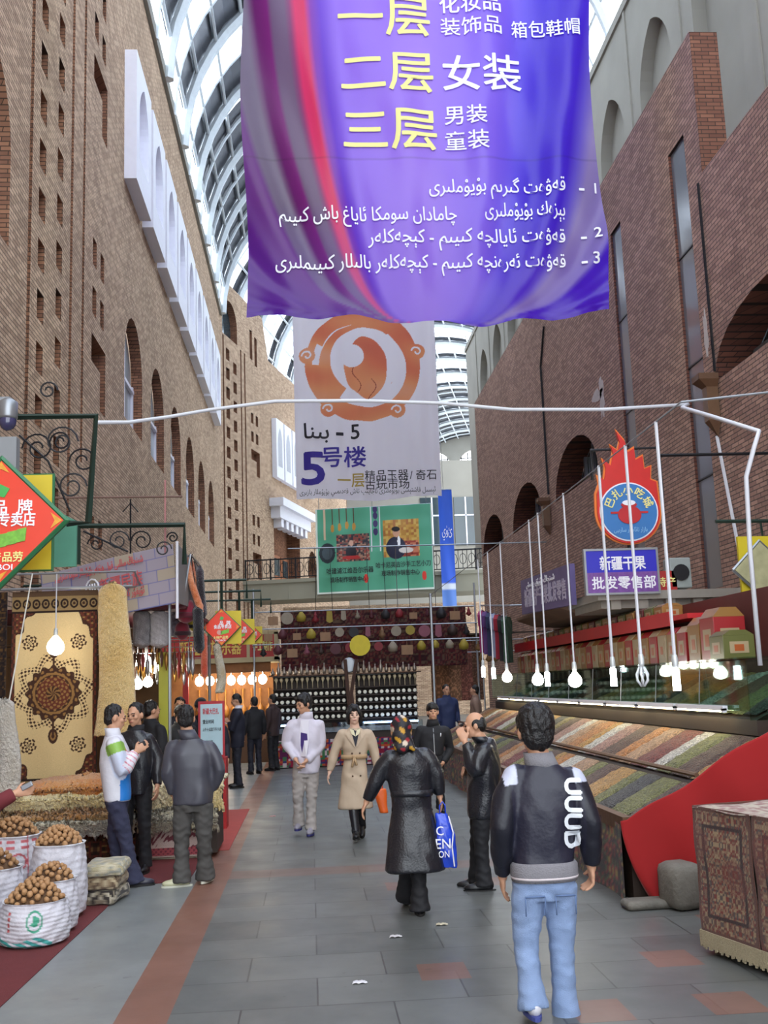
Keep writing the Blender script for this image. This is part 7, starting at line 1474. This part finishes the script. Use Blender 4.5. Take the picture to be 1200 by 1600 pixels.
person('young man in a pale lilac jacket and grey trousers with clasped hands', (at(477, 1300, Y).x, Y), 1.74, 170,
  dict(head=(474, 1100, -0.05), shR=(456, 1129, 0), shL=(500, 1128, 0), elR=(448, 1162, 0.02), wrR=(462, 1187, -0.17), elL=(502, 1165, 0.02), wrL=(479, 1188, -0.17), hipR=(468, 1204, 0), hipL=(488, 1204, 0), kneeR=(466, 1244, 0), ankR=(467, 1285, 0.08), kneeL=(487, 1246, -0.03), ankL=(486, 1293, -0.05)),
  dict(yaw=-42, pitch=-14, handR=(0.5, -0.2, -0.7), handL=(-0.5, -0.2, -0.7), s=1.02), dict(m=PALEJ, k=0.98, hem=-0.03, fold=0.012, seed=9, collar=PALEJ), dict(m=KHAKI, k=1.0, hem=0.075, fold=0.01), dict(c=(150, 146, 160), sole=(50, 50, 110)), 'thick', 0.0095, extra=pale_extra)
# young man in black facing the camera, hands in pockets
Y = 15.6
def zipx(R):
    b = MB(); hit = on_surface(R, tuple(-R['fw'])); pts = [hit(R['shm']+Vector((0, 0, z*R['k']))+R['fw']*0.3) for z in (0.0, -0.15, -0.3, -0.45)]; b.tube(pts, 0.008, 5); b.build('zip', GREYMETAL, R['root'], True)
    b = MB(); p = hit(R['shm']+R['rt']*-0.1+Vector((0, 0, -0.12))+R['fw']*0.3); b.tube([p, p+Vector((0.004, 0, 0.05))], 0.008, 5); b.build('badge', WHITEINK, R['root'], True)
person('young man in a black jacket facing the camera behind the leather coat woman', (at(678, 1270, Y).x, Y), 1.74, 178,
  dict(head=(676, 1112, -0.02), shR=(655, 1137, 0), shL=(697, 1138, 0), elR=(649, 1170, 0.05), wrR=(660, 1190, -0.1), elL=(703, 1171, 0.05), wrL=(692, 1192, -0.1)), dict(pitch=4), dict(m=BLACKCL, hem=-0.1, collar=BLACKCL, fold=0.008), dict(m=BLACKCL, hem=0.07), (24, 24, 28), 'fringe', 0.0105, extra=zipx)
# balding man in leather jacket, hand to his face
Y = 9.85
person('balding man in a black leather jacket with a hand to his face by the spices', (at(752, 1384, Y).x, Y), 1.74, 82,
  dict(head=(741, 1133, 0.0), shL=(757, 1166, -0.14), shR=(757, 1166, 0.2), elL=(742, 1208, -0.16), wrL=(727, 1160, -0.08), elR=(737, 1206, 0.2), wrR=(729, 1205, 0.1), hipL=(753, 1252, -0.08), hipR=(752, 1252, 0.1), kneeL=(752, 1318, -0.07), kneeR=(746, 1318, 0.12), ankL=(757, 1378, -0.07), ankR=(745, 1373, 0.16)),
  dict(pitch=-6, handL=(-0.35, 0.15, 0.9), curlL=0.7), dict(m=LEATHER, k=1.06, hem=-0.14, fold=0.013, seed=12, collar=LEATHER, sleeve=1.0), dict(m=BLACKCL, hem=0.08), (24, 24, 28), 'balding', 0.0085)
# man in the white, blue and green track jacket looking at a phone
def track_paint(co, R):
    C = np.ones((len(co), 3))*rgb(222, 222, 232); O = R['O']; J = R['J']; sh = J['shR']+O; fwv = np.array(R['fw']); rel = (co-np.array(O)-np.array(R['pel'])) @ fwv
    z = co[:, 2]-O.z; y = co[:, 1]-O.y; front = rel > 0.02
    C[front & (z < J['shR'].z-0.30) & (y > -0.6)] = rgb(40, 124, 206)
    a = np.array(sh); e = np.array(J['elR']+O); w = np.array(J['wrR']+O); ae = e-a; t = ((co-a) @ ae)/(ae @ ae); dist = np.linalg.norm(co-(a+np.clip(t, 0, 1)[:, None]*ae), axis=1)
    up = (dist < 0.1) & (y < -0.08); C[up] = rgb(222, 222, 232); C[up & (t > 0.1) & (t < 0.42) & (rel < 0.12)] = rgb(142, 186, 84); C[up & (t > 0.42)] = rgb(206, 214, 236); st = up & (t < 0.42) & (t > -0.1)
    for s0 in (0.05, 0.085): C[st & (np.abs(rel-s0-0.03) < 0.008)] = rgb(206, 120, 70)
    ew = w-e; t2 = ((co-e) @ ew)/(ew @ ew); d2 = np.linalg.norm(co-(e+np.clip(t2, 0, 1)[:, None]*ew), axis=1); fo = (d2 < 0.085) & (t2 > 0.05); C[fo] = rgb(226, 222, 232); C[fo & (np.sin(t2*30) > 0.75)] = rgb(214, 120, 140)
    C[z < R['pel'].z-0.0] = rgb(220, 220, 230); return C
Y = 10.9
person('man in a white, blue and green track jacket looking at his phone', (at(196, 1384, Y).x, Y), 1.74, -78,
  dict(head=(181, 1121, 0.0), shR=(178, 1157, -0.16), shL=(178, 1157, 0.18), elR=(193, 1205, -0.2), wrR=(211, 1176, -0.08), elL=(196, 1203, 0.18), wrL=(213, 1176, 0.08), hipR=(180, 1250, -0.09), hipL=(186, 1250, 0.09), kneeR=(196, 1312, -0.06), ankR=(211, 1371, -0.05), kneeL=(180, 1310, 0.1), ankL=(191, 1366, 0.16)),
  dict(pitch=-10, handR=(0.75, 0.1, 0.55), curlR=0.5), dict(m=PRINTED, k=1.04, hem=0.0, paint=track_paint, fold=0.012, seed=14, collar=mat('white jersey', (222, 222, 232), 0.7)), dict(m=DENIMD, k=1.04, hem=0.095, fold=0.010, drop=0.05), (50, 48, 60), 'short', 0.0085)
b = MB(); p = at(220, 1164, 10.84); b.cbox((-0.05, -0.012, -0.025), (0.05, 0.012, 0.025), 0.006, Matrix.Translation(p) @ Matrix.Rotation(-0.4, 4, 'Y')); tag(b.build('phone', BLACKIRON), 'dark mobile phone in the hand of the track jacket man', 'phone')
Y = 11.65
person('young man in black facing the camera beside the man in the track jacket', (at(212, 1366, Y).x, Y), 1.75, 168,
  dict(head=(211, 1117, -0.02), shR=(191, 1150, 0), shL=(231, 1150, 0)), dict(yaw=-10, pitch=-6), dict(m=LEATHER, hem=-0.12, collar=BLACKCL, fold=0.01, seed=4), dict(m=BLACKCL, hem=0.07), (28, 26, 30), 'short', 0.0095)
Y = 14.0
person('man in a long dark jacket turned away behind the two men with the phone', (at(236, 1330, Y).x, Y), 1.74, -40, None, dict(yaw=-20, pitch=-8), dict(m=BLACKCL, k=1.05, hem=-0.2, collar=BLACKCL), dict(m=NAVYCL, hem=0.07), (28, 26, 30), 'short', 0.011)
# man in dark grey jacket with his back to the camera
Y = 10.75
person('man in a charcoal jacket and dark grey trousers standing with his back turned', (at(300, 1382, Y).x, Y), 1.77, 6,
  dict(head=(290, 1122, 0.03), shL=(269, 1162, 0), shR=(329, 1162, 0), elL=(262, 1208, -0.05), wrL=(270, 1240, 0.02), elR=(343, 1203, -0.04), wrR=(331, 1232, 0.06), hipL=(286, 1254, 0), hipR=(318, 1254, 0), kneeL=(284, 1316, 0.02), ankL=(284, 1371, -0.02), toeL=(250, 1378, -0.06), kneeR=(319, 1313, 0.02), ankR=(321, 1364, 0.1), toeR=(330, 1366, 0.26)),
  dict(s=1.02, curlL=0.8), dict(m=CHAR, k=1.07, hem=-0.01, fold=0.018, ff=6, seed=16, collar=CHAR, sleeve=0.98), dict(m=GREYTR, k=1.05, hem=0.088, fold=0.012, drop=0.045), dict(c=(196, 194, 160), sole=(206, 206, 190)), 'short', 0.0085)
# man in a dark suit looking down
Y = 21.0
person('man in a dark suit looking down at papers near the notice board', (at(372, 1228, Y).x, Y), 1.76, 100, dict(elL=(362, 1140, -0.2), wrL=(358, 1128, -0.1), elR=(366, 1140, 0.2), wrR=(358, 1128, 0.12)), dict(pitch=-26, handL=(-0.8, 0.2, 0.3), handR=(-0.8, -0.2, 0.3)), dict(m=mat('navy suit', (26, 28, 46), 0.75, var=0.1, fold=0.3), k=1.05, hem=-0.16, collar=WHITE), dict(m=NAVYCL, hem=0.075), (20, 20, 24), 'short', 0.0115)
b = MB(); p = at(354, 1130, 21.0); b.box((-0.12, -0.1, -0.005), (0.05, 0.1, 0.005), Matrix.Translation(p) @ Matrix.Rotation(0.5, 4, 'Y')); tag(b.build('papers', WHITE), 'pale papers held by the man in the dark suit', 'paper')
# people round the notice board and at the far stalls
def far(label, px_, py_, Y, h, face, jm, tm, hair='short', hk=None, k=1.0, hem=-0.12):
    p = at(px_, py_, Y); return person(label, (p.x, Y), h, face, None, hk or {}, dict(m=jm, k=k, hem=hem, collar=jm), dict(m=tm, hem=0.07), (26, 26, 28), hair, 0.0125)
DKBLUE = mat('dark blue jacket', (40, 52, 92), 0.7, var=0.1, fold=0.3)
far('old man in a black cap bending over the notice board', 315, 1090, 17.6, 1.72, 150, NAVYCL, BLACKCL, 'cap', dict(pitch=-24, yaw=-10))
far('child with short dark hair looking over the notice board', 332, 1104, 16.8, 1.58, 180, NAVYCL, BLACKCL, 'short', dict(pitch=-4))
far('dark haired person in black behind the man in charcoal', 281, 1100, 15.0, 1.66, 20, BLACKCL, BLACKCL)
far('shopkeeper with a dark jacket at the back of the trinket stall', 281, 1079, 16.95, 1.76, 185, NAVYCL, BLACKCL)
far('shopper in dark clothes in front of the red shop', 397, 1095, 24.2, 1.68, 30, BLACKCL, NAVYCL)
far('second shopper in dark clothes between the red shop and the tin racks', 426, 1092, 24.95, 1.72, 60, mat('brown jacket', (60, 44, 44), 0.8), BLACKCL)
far('man in a blue jacket standing at the far end of the spice counter', 697, 1074, 24.4, 1.80, 190, DKBLUE, DKBLUE, 'short', dict(yaw=8))
far('seller in profile among the hanging rugs beyond the spice counter', 742, 1078, 25.2, 1.76, 80, mat('pale brown sweater', (150, 124, 110), 0.8), BLACKCL)
# person outside the picture whose arm reaches in with a phone
Yp = 9.0
person('person at the picture edge in a maroon sleeve holding a phone', (at(-28, 1490, Yp).x, 8.2), 1.72, -60,
  dict(elR=(-20, 1262, 0.12), wrR=(22, 1240, 0.2)), dict(handR=(0.9, 0.2, 0.15), curlR=0.6), dict(m=mat('maroon wool', (110, 40, 46), 0.85, fold=0.3), hem=-0.1, collar=None), dict(m=NAVYCL, hem=0.07), (26, 26, 28), 'short', 0.0095)
b = MB(); p = at(42, 1228, 8.4); b.cbox((-0.045, -0.01, -0.02), (0.045, 0.01, 0.02), 0.006, Matrix.Translation(p) @ Matrix.Rotation(-0.45, 4, 'Y')); tag(b.build('phone', GREYMETAL), 'silver phone held out by the maroon sleeve', 'phone')
